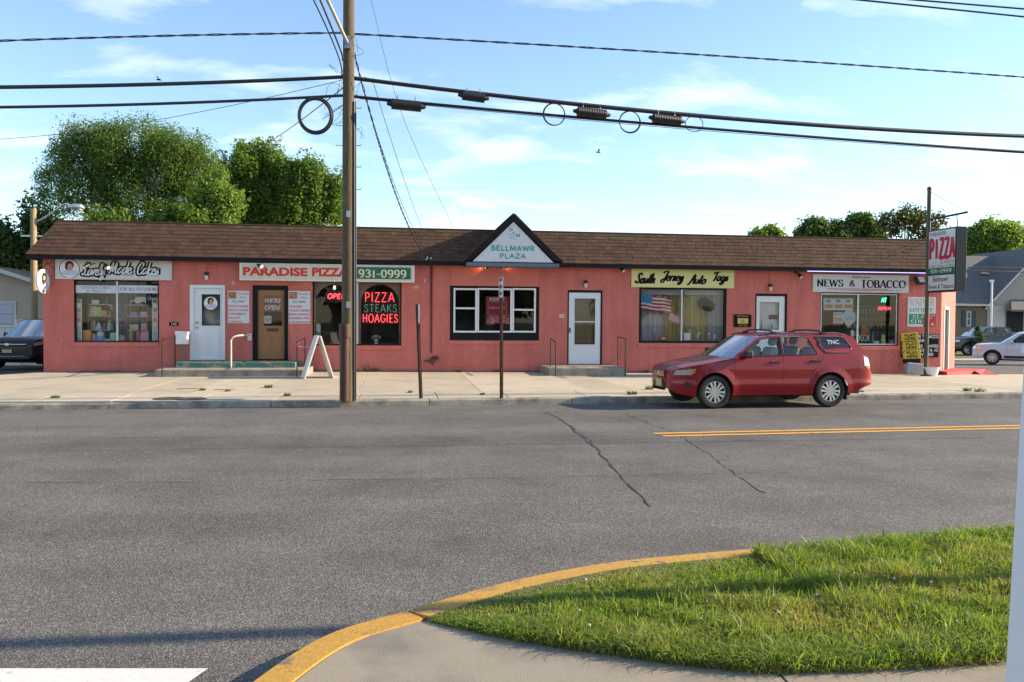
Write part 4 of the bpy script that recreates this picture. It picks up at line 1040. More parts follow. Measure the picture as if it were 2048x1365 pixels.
# round blade sign on the corner bracket
bs = thing('round_blade_sign', 'round white portrait sign on a scroll bracket at the corner', 'sign', (XL + .05, -.45, 2.4))
bc = (fp(86, 563, -.36)[0], -.36, fp(86, 563, -.36)[1])
t = MB(); t.lathe([(.30, -.03), (.33, -.02), (.33, .02), (.30, .03)], bc, 'X', 28)
Mrot = Matrix.Rotation(R(-7), 4, 'Z')
def rot_about(mb, c, Mx):
    mb.v = [tuple(Mx @ (Vector(p) - Vector(c)) + Vector(c)) for p in mb.v]
rot_about(t, bc, Mrot); t.build('disc', M_signwhite, bs)
Uv = Mrot @ Vector((0, 1, 0)); Nv = Mrot @ Vector((1, 0, 0))
frb = (np.array(bc) + np.array(Nv) * .031, np.array(Uv), np.array((0., 0., 1.)), np.array(Nv)); emblem(bs, 0, 0, .29, frb)
t = MB(); t.box(XL + .32, XL + .36, -.05, -.01, bc[2] + .15, bc[2] + .75); t.tube([(XL + .34, -.04, bc[2] + .55), (bc[0] + .12, -.30, bc[2] + .50), (bc[0], -.36, bc[2] + .36)], .012, 6)
t.tube([(XL + .34, -.05, bc[2] + .3), (XL + .3, -.2, bc[2] + .42), (XL + .2, -.28, bc[2] + .52), (XL + .12, -.2, bc[2] + .44)], .009, 6); t.build('bracket', M_blackpaint, bs)
# Paradise Pizza box sign
r = rect(479, 528.5, 829, 563, -.28); M_cream_p = mat('cream_panel', (.62, .56, .40), .5, var=.05)
sg = board('pizza_box_sign', 'long cream and green box sign with red letters and phone number', r, -.28, -.02, M_white)
t = MB(); rr = rect(482, 531, 826, 560.5, -.285); t.box(rr[0], rr[2], -.286, -.281, rr[1], rr[3]); t.build('cream_face', M_cream_p, sg)
t = MB(); rr = rect(700, 535, 821.5, 558.5, -.29); t.box(rr[0], rr[2], -.291, -.2865, rr[1], rr[3]); t.build('green_face', M_green, sg)
fr = frame_xz(-.286)
lines(sg, M_red, [('PARADISE', fit(486, 535, 615, 552.5, -.286), 'f', dict(bold=.045)), ('PIZZA', fit(624, 536, 697, 553.5, -.286), 'f', dict(bold=.045))], fr)
lines(sg, M_cream, [('931-0999', fit(717, 539.5, 812.5, 556, -.291), 's', dict(weight=.22, thin=.12, serif=.1, track=.08))], frame_xz(-.291))
# Auto Tags
r = rect(1263, 539, 1468.5, 576, -.05); M_yel = mat('pale_yellow_sign', (.66, .62, .24), .5, var=.08, vscale=2.0)
sg = board('auto_tags_sign', 'pale yellow sign in black brush script above the flag window', r, -.05, -.015, M_yel)
fr = frame_xz(-.05)
lines(sg, M_ink, [('South', fit(1271, 547, 1314, 567, -.05), 's', dict(font=S_, weight=.25, thin=.11, track=-.02, shear=.3)), ('Jersey', fit(1322, 543.5, 1371, 562, -.05), 's', dict(font=S_, weight=.25, thin=.11, track=-.02, shear=.3)), ('Auto', fit(1377, 549.5, 1416, 568, -.05), 's', dict(font=S_, weight=.25, thin=.11, track=-.02, shear=.3)), ('Tags', fit(1424, 544.5, 1460, 562.5, -.05), 's', dict(font=S_, weight=.25, thin=.11, track=-.02, shear=.3))], fr)
# News & Tobacco
r = rect(1626, 549.5, 1818, 585.5, -.05)
sg = board('news_tobacco_sign', 'white sign with large black serif letters and thin red rules', r, -.05, -.015, M_offwhite)
fr = frame_xz(-.05); kw = dict(weight=.26, thin=.08, serif=.13)
lines(sg, M_ink, [('NEWS', fit(1634, 559.5, 1686.5, 573.5, -.05), 's', kw), ('&', fit(1699, 561, 1710, 573.5, -.05), 's', kw), ('TOBACCO', fit(1722, 561, 1811, 576.5, -.05), 's', kw), ('Bellmawr', fit(1705, 552, 1742, 557.5, -.05), 'f', dict())], fr)
M_dred = mat('maroon_ink', (.35, .05, .08), .5)
for x0, x1, y in ((1654, 1775, 578), (1668, 1788, 580.5)):
    t = MB(); rr = rect(x0, y, x1, y + 1.0, -.05); t.box(rr[0], rr[2], -.054, -.0505, rr[1], rr[3]); t.build('rule', M_dred, sg)
lines(sg, M_dred, [('Shop', fit(1792, 580, 1804, 583.5, -.05), 'f', {})], fr)
# two menu boards
def menu(r, label, rows):
    sg = board('menu_board', label, r, -.03, -.012, M_signwhite, group='menu boards beside the brown door')
    fr = frame_xz(-.03); a, c, b, d = r; W_, H_ = b - a, d - c
    t = MB(); t.box(a + .03 * W_, a + .40 * W_, -.034, -.031, c + .76 * H_, c + .97 * H_); t.build('photo_print', mat('pizza_photo', (.38, .22, .09), .5, var=.4, vscale=18, col2=(.40, .06, .03), f2=(.45, .6), s2=9), sg)
    lines(sg, mat('magenta_ink', (.48, .06, .20), .5), [('Paradise', (a + .46 * W_, c + .88 * H_, a + .97 * W_, c + .955 * H_), 'f', dict(shear=.25)), ('Pizza', (a + .55 * W_, c + .77 * H_, a + .86 * W_, c + .835 * H_), 'f', dict(shear=.25))], fr)
    lines(sg, M_ink, [('931-0999', (a + .18 * W_, c + .635 * H_, a + .78 * W_, c + .70 * H_), 'f', dict(shear=.2))], fr)
    lines(sg, M_red, [(tx, (a + .03 * W_, c + (.49 - i * .118) * H_, a + (.03 + wd) * W_, c + (.555 - i * .118) * H_), 'f', dict(bold=.02)) for i, (tx, wd) in enumerate(rows)], fr)
menu(rect(455.5, 582, 498.5, 647, -.03), 'white menu board left of brown door listing PASTA DISHES and CANNOLI', [('PASTA DISHES', .92), ('PIZZA & WINGS', .92), ('STROMBOLI', .82), ('SALADS', .55), ('CANNOLI', .65)])
menu(rect(577, 582.5, 620.5, 648, -.03), 'white menu board right of brown door listing HOAGIES and CLUB SANDWICHES', [('HOAGIES', .58), ('SAUSAGE & PEPPERS', .94), ('MEATBALL SANDWICHES', .94), ('BURGERS & FRIES', .94), ('CLUB SANDWICHES', .96)])
# auto tags notice box
sg = board('notice_box', 'small black notice with yellow paper left of the half hidden white door', rect(1468.5, 629.5, 1503, 654.5, -.05), -.05, -.012, M_ink)
t = MB(); rr = rect(1475.5, 637, 1496, 647.5, -.055); t.box(rr[0], rr[2], -.055, -.0505, rr[1], rr[3]); t.build('yellow_paper', mat('yellow_paper', (.62, .50, .12), .6), sg)
lines(sg, mat('yellow_ink', (.6, .45, .05), .5), [('South Jersey', fit(1474, 631, 1496, 634.5, -.05), 'f', {}), ('Auto Tags', fit(1477, 649.5, 1494, 653, -.05), 'f', {})], frame_xz(-.05))
lines(sg, M_ink, [('OK', fit(1481, 639.5, 1490, 645.5, -.055), 'f', {})], frame_xz(-.0555))
# vapor / lottery sign
r = rect(1815.5, 595, 1871, 654, -.04)
sg = board('lottery_sign', 'faded white VAPOR LOTTERY sign with green CLAIM CENTER block', r, -.04, -.012, M_signwhite)
fr = frame_xz(-.04); t = MB(); rr = rect(1818, 628.5, 1868, 648.5, -.045); t.box(rr[0], rr[2], -.044, -.0405, rr[1], rr[3]); t.build('green_block', mat('green_block', (.02, .24, .12), .5), sg)
lines(sg, mat('faded_pink', (.52, .40, .40), .5), [('VAPOR', fit(1820, 597, 1868, 612.5, -.04), 's', dict(weight=.15, thin=.07, serif=.1))], fr)
lines(sg, mat('dark_green_ink', (.015, .13, .08), .5), [('LOTTERY', fit(1820, 616.5, 1865, 624.5, -.04), 's', dict(weight=.2, thin=.1, serif=.1))], fr)
fr2 = frame_xz(-.045)
lines(sg, M_white, [('CLAIM', fit(1826, 631, 1862, 637.5, -.045), 's', dict(weight=.22, thin=.1, serif=.1, track=.12)), ('CENTER', fit(1822, 640, 1864, 646.5, -.045), 's', dict(weight=.22, thin=.1, serif=.1, track=.12))], fr2)
sg = board('atm_sticker', 'red ATM sticker with gold coin over the lottery sign', rect(1847, 628, 1871, 654, -.05), -.053, -.047, mat('red_sticker', (.45, .02, .03), .5))
lines(sg, M_white, [('Bitcoin ATM', fit(1848.5, 630, 1869.5, 633, -.053), 'f', {}), ('inside', fit(1855, 635, 1864, 638, -.053), 'f', {})], frame_xz(-.053))
t = MB(); q = fp(1865, 649, -.053); disc(t, q[0], q[1], .055, .055, frame_xz(-.053), .003); t.build('coin', mat('gold_print', (.6, .38, .08), .5), sg)
# black product board
r = rect(1802, 669, 1877.5, 715, -.03)
sg = board('product_board', 'black board with white condensed TOBACCO NEWS CIGARS list', r, -.03, -.01, M_ink)
a, c, b, d = r; W_, H_ = b - a, d - c; fr = frame_xz(-.03)
lines(sg, M_white, [(tx, (a + x0 * W_, c + z0 * H_, a + x1 * W_, c + (z0 + .135) * H_), 's', dict(weight=.16)) for tx, x0, x1, z0 in (('BELLMAWR TOBACCO', .03, .98, .83), ('NEWS', .42, .66, .66), ('CIGARS CIGS & VAPES', .02, .98, .42), ('HOOKAH DELTA 10', .02, .97, .24), ('THC0 THCV-CBD', .02, .86, .06))], fr)
# number plates
sg = board('house_number_plaque', 'small black cast plaque with house number 130 by white door', rect(338, 645, 357, 652, -.02), -.02, -.005, M_ink)
t = MB(); q = fp(347.3, 648.5, -.02)
t.prism([(q[0] - .05, q[1]), (q[0], q[1] - .085), (q[0] + .05, q[1]), (q[0], q[1] + .085)], -.018, -.006); t.build('ornament', M_ink, sg); lines(sg, M_white, [('130', fit(342, 646.3, 353, 650.7, -.021), 's', dict(weight=.15))], frame_xz(-.0215))
sg = board('house_number_tiles', 'small white number tiles reading 124 beside the storm door', rect(1118, 629, 1128.5, 635.5, -.014), -.014, -.006, M_white)
lines(sg, M_ink, [('124', fit(1119, 630, 1127.5, 634.5, -.014), 'f', dict(bold=.02))], frame_xz(-.014))
# realtor poster in the bay window
sg = board('rent_poster', 'red RENT poster hanging inside the bay window', rect(971.5, 593.5, 1018, 648, .10), .10, .105, mat('poster_red', (.42, .008, .03), .5))
fr = frame_xz(.0995)
lines(sg, M_white, [('RENT', fit(979, 595.5, 1011, 602, .10), 'f', dict(bold=.03)), ('LONG & FOSTER', fit(978, 614, 1010, 618, .10), 'f', {}), ('856-745-1430', fit(979, 633, 1009, 636.5, .10), 'f', {}), ('Marcela', fit(982, 639, 1008, 642, .10), 'f', {}), ('609-670-1448', fit(982, 643, 1008, 646, .10), 'f', {})], fr)
t = MB(); frame_bars(t, rect(976, 604, 1013, 631, .0985), .006, .0975, .099); t.build('line_frame', M_white, sg)
t = MB(); rr = rect(973, 637.2, 1016, 637.8, .0985); t.box(rr[0], rr[2], .0975, .099, rr[1], rr[3]); t.build('rule', M_white, sg)

# ------------------------------------------------------------------ wall lamps, LED strip, service cable
M_lampdark = mat('lamp_dark_metal', (.03, .028, .027), .45, .4); M_lampglass = mat('lamp_frosted', (.6, .58, .54), .3)
M_hot = mat('lamp_glow', (1, .6, .3), .4, emit=(1, .45, .12), estr=2.5)
def spot(name, label, px, py, dx, dz, Y=-.08, lit=False, group='flood lamps along the eave'):
    X, Z = fp(px, py, Y); th = thing(name, label, 'lamp', (X, Y, Z), group)
    d = Vector((dx, -.55, dz)).normalized(); p = Vector((X, Y, Z)); b0 = Vector((X - dx * .12, -.0, Z + .06))
    t = MB(); t.tube([b0, p], .014, 6); t.lathe([(.05, 0), (.05, .012)], (b0.x, b0.y - .012, b0.z), 'Y', 10); t.build('bracket', M_lampdark, th)
    t = MB(); t.tube([p - d * .02, p + d * .03, p + d * .11, p + d * .16], lambda i: (.028, .042, .062, .066)[i], 12); t.build('housing', M_lampdark, th)
    t = MB(); t.tube([p + d * .155, p + d * .172], .058, 12); t.build('lens', M_hot if lit else M_lampglass, th)
    return p + d * .2, d
spot('flood_lamp', 'silver double flood lamp left head over the script cake sign', 178, 530, -.6, -.5, -.35); spot('flood_lamp', 'silver double flood lamp right head over the script cake sign', 211, 530, .6, -.5, -.35)
spot('flood_lamp', 'flood lamp above the letter P of the pizza sign', 516, 530, .6, -.3, -.33)
spot('flood_lamp', 'flood lamp left of the pale yellow auto tags sign', 1240, 536, .5, -.6, -.1); spot('flood_lamp', 'flood lamp left of the news and tobacco sign', 1596, 548, .3, -.6, -.1)
for px, dx, lb in ((978, -.9, 'lit black spot lamp under the gable, left of the pair'), (999, .9, 'lit black spot lamp under the gable, right of the pair')):
    X, Z = fp(px, 533, -.14); th = thing('spot_lamp', lb, 'lamp', (X, -.14, Z), 'pair of lit lamps under the gable'); d = Vector((dx, .36, -.12)).normalized(); p = Vector((X, -.16, Z))
    t = MB(); t.tube([(fp(989, 531)[0], -.02, Z + .05), p], .014, 6); t.build('bracket', M_lampdark, th)
    t = MB(); t.tube([p - d * .05, p, p + d * .07, p + d * .10], lambda i: (.03, .05, .06, .06)[i], 12, cap=True); t.build('housing', M_lampdark, th)
    t = MB(); t.tube([p + d * .098, p + d * .11], .052, 12); t.build('lens', M_hot, th)
    ld = bpy.data.lights.new('lamp_beam', 'SPOT'); ld.energy = 13; ld.color = (1, .42, .10); ld.spot_size = R(95); ld.spot_blend = .9; ld.shadow_soft_size = .04
    lo_ = bpy.data.objects.new('lamp_beam', ld); C.objects.link(lo_); lo_.parent = th; lo_.location = (p + d * .13) - Vector((X, -.14, Z)); lo_.rotation_mode = 'QUATERNION'; lo_.rotation_quaternion = d.to_track_quat('-Z', 'Y')
def wall_lantern(px, py, label, pipe=None):
    X, Z = fp(px, py, -.07); th = thing('wall_lantern', label, 'lamp', (X, -.05, Z - .1), 'small wall lanterns by the doors')
    t = MB(); t.box(X - .05, X + .05, -.10, -.008, Z - .02, Z + .06); t.lathe([(.03, .02), (.055, 0), (.05, -.03)], (X, -.09, Z - .0), 'Z', 10)
    t.build('cap', M_lampdark, th); t = MB(); t.lathe([(.035, -.03), (.045, -.06), (.045, -.13), (.03, -.16)], (X, -.09, Z), 'Z', 12); t.build('globe', M_lampglass, th)
    if pipe:
        t = MB(); t.tube([(X, -.02, Z + .06), (X, -.02, fp(px, pipe, 0)[1])], .011, 6); t.build('conduit', M_wall_s, th)
wall_lantern(413, 549, 'grey wall lantern on a conduit above the white cake shop door', 521); wall_lantern(1171.5, 565, 'small dark wall lantern above the white storm door'); wall_lantern(1541, 572, 'red painted bell lantern hanging on conduit above auto tags door', 540)
X, Z = fp(1838, 562, -.12); th = thing('flood_light_box', 'boxy dark floodlight mounted right of the tobacco sign', 'lamp', (X, -.12, Z - .15))
Mx = Matrix.Translation((X, -.16, Z)) @ Matrix.Rotation(R(20), 4, 'Z') @ Matrix.Rotation(R(-28), 4, 'X')
t = MB(); t.cbox(-.17, .17, -.07, .08, -.12, .13, .02, Mx); t.build('housing', M_lampdark, th); t = MB(); t.box(-.14, .14, -.078, -.0705, -.09, .10, Mx); t.build('lens', M_lampglass, th)
t = MB(); t.tube([(X - .1, 0, Z + .12), (X - .02, -.12, Z + .1)], .02, 6); t.build('bracket', M_lampdark, th)
a_ = fp(1615, 540, -OV - .02)[0]; b_ = fp(1852, 546, -OV - .02)[0]
t = MB(); t.box(a_, b_, -OV - .030, -OV - .013, EZ - .130, EZ - .110); tag(t.build('led_strip', mat('led_violet', (.7, .7, 1), .4, emit=(.35, .32, 1.0), estr=1.1)), 'violet white LED strip along the eave above tobacco shop', 'light')
# service drop: weatherhead, cable down the wall, meter cluster
th = thing('service_conduit', 'red painted service cable running down the wall to meters', 'conduit', (fp(861, 700)[0], -.03, .5))
x0, z0 = fp(861, 524); x1, z1 = fp(863, 706); t = MB(); t.tube([(x0 + .0, -.03, z0), (x0 + .02, -.03, (z0 + z1) / 2), (x1 - .02, -.03, z1)], .017, 6); t.tube([(x0 + .05, -.03, z0), (x0 + .045, -.028, z0 - 1.2), (x1, -.03, z1)], .012, 6); t.build('cable', mat('maroon_cable', (.11, .03, .028), .6), th)
mt_, mz_ = fp(864, 721); t = MB()
t.lathe([(.09, 0), (.09, -.05), (.075, -.07), (.075, -.11), (.06, -.12)], (mt_, -.005, mz_), 'Y', 16); t.tube([(mt_, -.05, mz_ + .1), (mt_ + .14, -.06, mz_ + .12), (mt_ + .2, -.06, mz_ + .02)], .016, 6); t.tube([(mt_ - .06, -.05, mz_ - .02), (mt_ - .22, -.06, mz_ - .02), (mt_ - .24, -.06, mz_ - .05)], .018, 6); t.box(mt_ + .08, mt_ + .16, -.1, -.008, mz_ + .02, mz_ + .1); t.tube([(mt_, -.06, mz_ - .06), (mt_, -.06, mz_ - .14), (mt_ + .05, -.02, mz_ - .15)], .014, 6)
t.build('meter', MATS['maroon_cable'], th)
t = MB(); wx, wz = fp(853, 518, -.3); t.tube([(wx, -.28, wz), (wx + .02, -.36, wz + .05), (wx + .0, -.42, wz - .03)], .02, 6); t.tube([(wx + .1, -.28, wz + .0), (wx + .14, -.38, wz + .02)], .02, 6); t.build('weatherhead', M_signwhite, th)

# ------------------------------------------------------------------ things inside the display windows
def tube_text(mb, s, box, Y, r, track=.1, shear=0.0):
    st, _, wd = strokes(s, G, track, shear); u0, v0, u1, v1 = box; sx = (u1 - u0) / wd; h = v1 - v0
    for pl in st: mb.tube([(u0 + a * sx, Y, v0 + b * h) for a, b in pl], r, 6)
M_nred = mat('neon_red', (.9, .1, .1), .4, emit=(1.0, .05, .06), estr=1.7); M_ngreen_faint = mat('neon_green_faint_glow', (.18, .36, .26), .3, emit=(.10, .30, .18), estr=.35); M_ngreen = mat('neon_green', (.1, .9, .5), .4, emit=(.03, 1.0, .35), estr=2.2)  # the green STEAKS tubes are off; a faint glow is added to them
M_nback = mat('neon_backing', (.006, .007, .007), .6)
ns = thing('neon_menu_sign', 'neon window sign with red PIZZA, dim green STEAKS and red HOAGIES', 'neon sign', (fp(760, 640)[0], .22, fp(760, 646)[1]))
for txt, bx, m_ in (('PIZZA', (729, 586, 789, 604), M_nred), ('STEAKS', (728, 609.5, 794, 624.5), M_ngreen_faint), ('HOAGIES', (725, 629, 796, 645), M_nred)):
    t = MB(); tube_text(t, txt, fit(*bx, .2), 0.2, .0095, track=.14); t.build('tube_lettering', m_, ns)
t = MB(); rr = rect(722, 583, 799, 648, .24); t.box(rr[0], rr[2], .235, .245, rr[1], rr[3]); t.build('backing', M_nback, ns)
def open_sign(label, cx, cy, w_, h_, Y, mtxt):
    X, Z = fp(cx, cy, Y); th = thing('open_sign', label, 'neon sign', (X, Y, Z - .2)); rr = rect(cx - w_ / 2, cy - h_ / 2, cx + w_ / 2, cy + h_ / 2, Y); hw, hh = (rr[2] - rr[0]) / 2, (rr[3] - rr[1]) / 2
    t = MB(); t.lathe([(hw, .0), (hw, .03)], (X, Y, Z), 'Y', 28); t.v = [(x, y, Z + (z - Z) * hh / hw) for x, y, z in t.v]; t.build('oval_backing', mat('oval_green_black', (.015, .03, .022), .5), th)
    t = MB(); tube_text(t, 'OPEN', (X - hw * .78, Z - hh * .38, X + hw * .78, Z + hh * .38), Y - .015, .016, track=.1, shear=.12); t.build('tube_lettering', mtxt, th)
open_sign('oval OPEN sign in the left arch of the pizza window', 673, 593, 46, 25, .18, M_nred)
open_sign('red OPEN neon sign in the tobacco shop window', 1768, 617.5, 32, 15, .2, mat('neon_red_dim', (.7, .08, .1), .4, emit=(.9, .04, .08), estr=.9))
th = thing('neon_at_sign', 'small green AT neon sign in the tobacco shop window', 'neon sign', (fp(1767, 601, .2)[0], .2, fp(1767, 605, .2)[1])); t = MB(); tube_text(t, 'AT', fit(1763, 597, 1773, 604.5, .2), .2, .015); t.build('tube_lettering', M_ngreen, th)
# arched panels behind the pizza window
M_beige = mat('beige_arch', (.36, .28, .19), .8, var=.12, vscale=8)
def arch_panel(px0, px1, label):
    r = rect(px0, 563.5, px1, 690, .13); a, c, b, d = r; cx = (a + b) / 2; ra = (b - a) / 2 - .06; top_ = d - .09; sp_ = top_ - ra * .95
    P = [(a, c), (a, d), (b, d), (b, c), (b - .05, c), (cx + ra, sp_)] + [(cx + ra * math.cos(R(t_)), sp_ + ra * .95 * math.sin(R(t_))) for t_ in range(8, 180, 8)] + [(cx - ra, sp_), (a + .05, c)]
    m_ = MB(); m_.prism(P[::-1], .13, .15); o = m_.build('arch_panel', M_beige); tag(o, label, 'arch panel')
arch_panel(627, 712, 'beige arched surround in the left half of the pizza window'); arch_panel(718, 802, 'beige arched surround in the right half of the pizza window')
X, Z = fp(752, 690, .22); ur = thing('flower_urn', 'white urn of pale flowers on the pizza window ledge', 'flower urn', (X, .24, W2[1] + .03))
zb_ = W2[1] + .03
t = MB(); t.lathe([(.05, 0), (.055, .02), (.025, .05), (.06, .10), (.085, .14)], (X, .24, zb_), 'Z', 12); t.build('urn', M_white, ur)
t = MB()
for i in range(26):
    a = rnd.uniform(0, 2 * PI); e = rnd.uniform(0, 1.3); q = (X + .13 * math.cos(a) * math.cos(e), .24 + .09 * math.sin(a) * math.cos(e), zb_ + .16 + .10 * math.sin(e)); t.lathe([(.006, -.018), (.022, -.006), (.022, .008), (.004, .02)], q, 'Z', 6)
t.build('blossoms', mat('pale_blossom', (.55, .53, .42), .7), ur, kind='stuff')
lg = MB(); lg.box(W2[0] + .04, W2[2] - .04, .11, .5, W2[1] - .05, W2[1] + .03); tag(lg.build('window_ledge', M_inner), 'deep inner ledge of the pizza shop window', 'ledge')
ct = MB(); q = fp(675, 690, 2.4); ct.cbox(q[0] - .9, q[0] + .6, 2.2, 2.8, FZ, 1.35, .02); tag(ct.build('shop_counter', mat('counter_wood', (.16, .06, .025), .5, var=.2)), 'reddish brown counter inside the pizza shop', 'counter')
t = MB(); X, Z = fp(669, 575.5, .3); t.lathe([(.012, .05), (.02, .02), (.035, -.01), (.03, -.035), (.008, -.05)], (X, .3, Z), 'Z', 10); tag(t.build('hanging_bulb', mat('bulb_lit', (1, .95, .85), .3, emit=(1, .92, .75), estr=3)), 'small lit bulb at the top of the pizza window', 'bulb')
st_ = MB(); rr = rect(632.5, 648, 641, 664, .1); st_.box(rr[0], rr[2], .098, .102, rr[1], rr[3]); tag(st_.build('window_sticker', M_signwhite), 'white vertical sticker low in the left pizza window pane', 'sticker')
st_ = MB(); X, Z = fp(637, 667, .1); disc(st_, X, Z, .075, .075, frame_xz(.1), .0); tag(st_.build('round_sticker', mat('sticker_green', (.10, .26, .20), .5), smooth=False), 'round green sticker low in the left pizza window pane', 'sticker')
# cake shop display
bk = MB(); n_ = 80
for i in range(n_ + 1):
    x = W1[0] + (W1[2] - W1[0]) * i / n_; y = 1.0 + .05 * math.sin(i * 1.7) + .02 * math.sin(i * .6); bk.v += [(x, y, FZ), (x, y, W1[3] - .1)]
bk.f = [(2 * i, 2 * i + 2, 2 * i + 3, 2 * i + 1) for i in range(n_)]
tag(bk.build('drape', mat('grey_drape', (.50, .48, .45), .9, var=.15)), 'grey pleated drape behind the cake display', 'curtain')
lg = MB(); lg.box(W1[0] + .04, W1[2] - .04, .11, .95, W1[1] - .05, W1[1] + .03); tag(lg.build('display_ledge', M_white), 'white floor of the cake shop window display', 'ledge')
for px0, px1, txts, lb in ((150, 232.5, [('CUSTOM CAKES', 163, 221.5, 573, 578.3), ('& TREATS', 173.5, 210.5, 580, 585)], 'pale banner reading CUSTOM CAKES & TREATS in the window'), (236, 317, [('FOR ALL OCCASIONS', 240, 315, 575.5, 582)], 'pale banner reading FOR ALL OCCASIONS in the window')):
    r = rect(px0, 571.3, px1, 586.8, .05); sg = board('window_banner', lb, r, .048, .052, mat('banner_grey', (.60, .61, .66), .6), cat='banner')
    lines(sg, mat('grey_ink', (.10, .10, .13), .5), [(tx, fit(x0, y0, x1, y1, .048), 's', dict(weight=.14, thin=.06, serif=.08)) for tx, x0, x1, y0, y1 in txts], frame_xz(.048))
pal = {'pink': (.62, .25, .33), 'mint': (.28, .55, .45), 'white': (.66, .66, .65), 'lilac': (.35, .20, .50), 'cream': (.60, .50, .33), 'orange': (.62, .25, .05), 'lime': (.35, .50, .12), 'aqua': (.12, .42, .52), 'rose': (.52, .06, .16), 'teal': (.02, .20, .18), 'tan': (.42, .28, .15), 'blue': (.16, .35, .62)}
def pm(c): return mat('goods_' + c, tuple(min(.85, (.7 * q + .3 * sum(pal[c]) / 3) * 1.35 + .05) for q in pal[c]), .6, var=.12, vscale=25, col2=tuple(min(1, q * 1.5 + .05) for q in pal[c]), f2=(.5, .56), s2=22)
def rack(px0, px1, shelf_y, label, Y0=.35, dep=.35):
    X0, X1 = fp(px0, 640, Y0)[0], fp(px1, 640, Y0)[0]; zl = [fp((px0 + px1) / 2, y, Y0)[1] for y in shelf_y]; th = thing('display_rack', label, 'rack', ((X0 + X1) / 2, Y0 + dep / 2, W1[1] + .03))
    for z in zl:
        t = MB(); t.box(X0, X1, Y0, Y0 + dep, z - .018, z); t.build('shelf', M_white, th)
    for x in (X0 + .012, X1 - .012):
        for y in (Y0 + .012, Y0 + dep - .012):
            t = MB(); t.box(x - .008, x + .008, y - .008, y + .008, W1[1] + .03, zl[0] - .018); t.build('post', mat('rack_wood', (.35, .24, .12), .6), th)
    return X0, X1, zl, Y0 + dep / 2
def goods(kind, x, y, z, c, label, w_=.14, h_=.13):
    m = pm(c)
    if kind == 'box': t = MB(); t.cbox(x - w_ / 2, x + w_ / 2, y - .07, y + .07, z, z + h_, .006); o = t.build('gift_box', m); cat = 'box'
    elif kind == 'cake':
        o = None; th = thing('display_cake', label, 'cake', (x, y, z)); 
        for i, (r_, h0, h1) in enumerate(((w_ * .5, 0, h_ * .4), (w_ * .38, h_ * .4, h_ * .72), (w_ * .25, h_ * .72, h_))):
            t = MB(); t.lathe([(r_, h0), (r_ * 1.02, h0 + .01), (r_, h1 - .008), (r_ * .93, h1)], (x, y, z), 'Z', 16); t.build('tier', m if i != 1 else pm('white'), th)
        return
    elif kind == 'jar': t = MB(); t.lathe([(w_ * .35, 0), (w_ * .42, .02), (w_ * .42, h_ * .7), (w_ * .28, h_ * .82), (w_ * .3, h_), (.005, h_)], (x, y, z), 'Z', 14); o = t.build('jar', m); cat = 'jar'
    elif kind == 'bag':
        t = MB(); t.add([(x - w_ / 2, y - .04, z), (x + w_ / 2, y - .04, z), (x + w_ / 2, y + .04, z), (x - w_ / 2, y + .04, z), (x - w_ * .42, y - .01, z + h_), (x + w_ * .42, y - .01, z + h_), (x + w_ * .42, y + .01, z + h_), (x - w_ * .42, y + .01, z + h_)], [(0, 3, 2, 1), (4, 5, 6, 7), (0, 1, 5, 4), (1, 2, 6, 5), (2, 3, 7, 6), (3, 0, 4, 7)]); t.tube([(x - .03, y, z + h_), (x - .02, y, z + h_ + .04), (x + .02, y, z + h_ + .04), (x + .03, y, z + h_)], .003, 5); o = t.build('paper_bag', m); cat = 'bag'
    tag(o, label, cat)
lx0, lx1, lz, ly = rack(176.5, 221.5, (609, 632, 660), 'left three tier display rack in the cake shop window')
rx0, rx1, rz, ry = rack(254.5, 296, (610, 633, 661), 'right three tier display rack in the cake shop window')
def row(x0, x1, z, y, items, where):
    n = len(items)
    for i, (k, c, w_, h_) in enumerate(items): goods(k, x0 + (x1 - x0) * (i + .5) / n, y, z, c, '%s %s on the %s' % (c, {'box': 'box', 'cake': 'tiered cake', 'jar': 'jar', 'bag': 'paper bag'}[k], where), w_, h_)
row(lx0, lx1, lz[0], ly, [('box', 'white', .2, .13), ('jar', 'teal', .15, .2)], 'top shelf of the left rack')
row(lx0, lx1, lz[1], ly, [('bag', 'cream', .19, .27), ('bag', 'lime', .16, .25), ('box', 'orange', .16, .15), ('jar', 'tan', .1, .14)], 'middle shelf of the left rack')
row(lx0, lx1, lz[2], ly, [('bag', 'tan', .15, .25), ('cake', 'white', .17, .2), ('jar', 'rose', .1, .19), ('cake', 'mint', .16, .28)], 'bottom shelf of the left rack')
row(rx0, rx1, rz[1], ry, [('box', 'lilac', .22, .11), ('box', 'pink', .2, .13)], 'middle shelf of the right rack')
row(rx0, rx1, rz[2], ry, [('box', 'cream', .24, .17), ('box', 'pink', .16, .2)], 'bottom shelf of the right rack')
zf_ = W1[1] + .03
for px, k, c, w_, h_ in ((176, 'box', 'orange', .22, .30), (189, 'jar', 'pink', .13, .2), (202, 'cake', 'blue', .26, .34), (212, 'box', 'white', .3, .05), (228, 'bag', 'mint', .2, .22), (245, 'jar', 'cream', .22, .16), (263, 'jar', 'tan', .16, .28), (277, 'jar', 'rose', .16, .32), (290, 'bag', 'pink', .24, .26)):
    goods(k, fp(px, 680, .3)[0], .28, zf_, c, '%s %s standing on the floor of the cake window' % (c, {'box': 'box', 'cake': 'tiered cake', 'jar': 'jar', 'bag': 'paper bag'}[k]), w_, h_)
tv = thing('toy_van', 'white toy delivery van on the top shelf of the right rack', 'toy van', ((rx0 + rx1) / 2, ry, rz[0])); cx = (rx0 + rx1) / 2
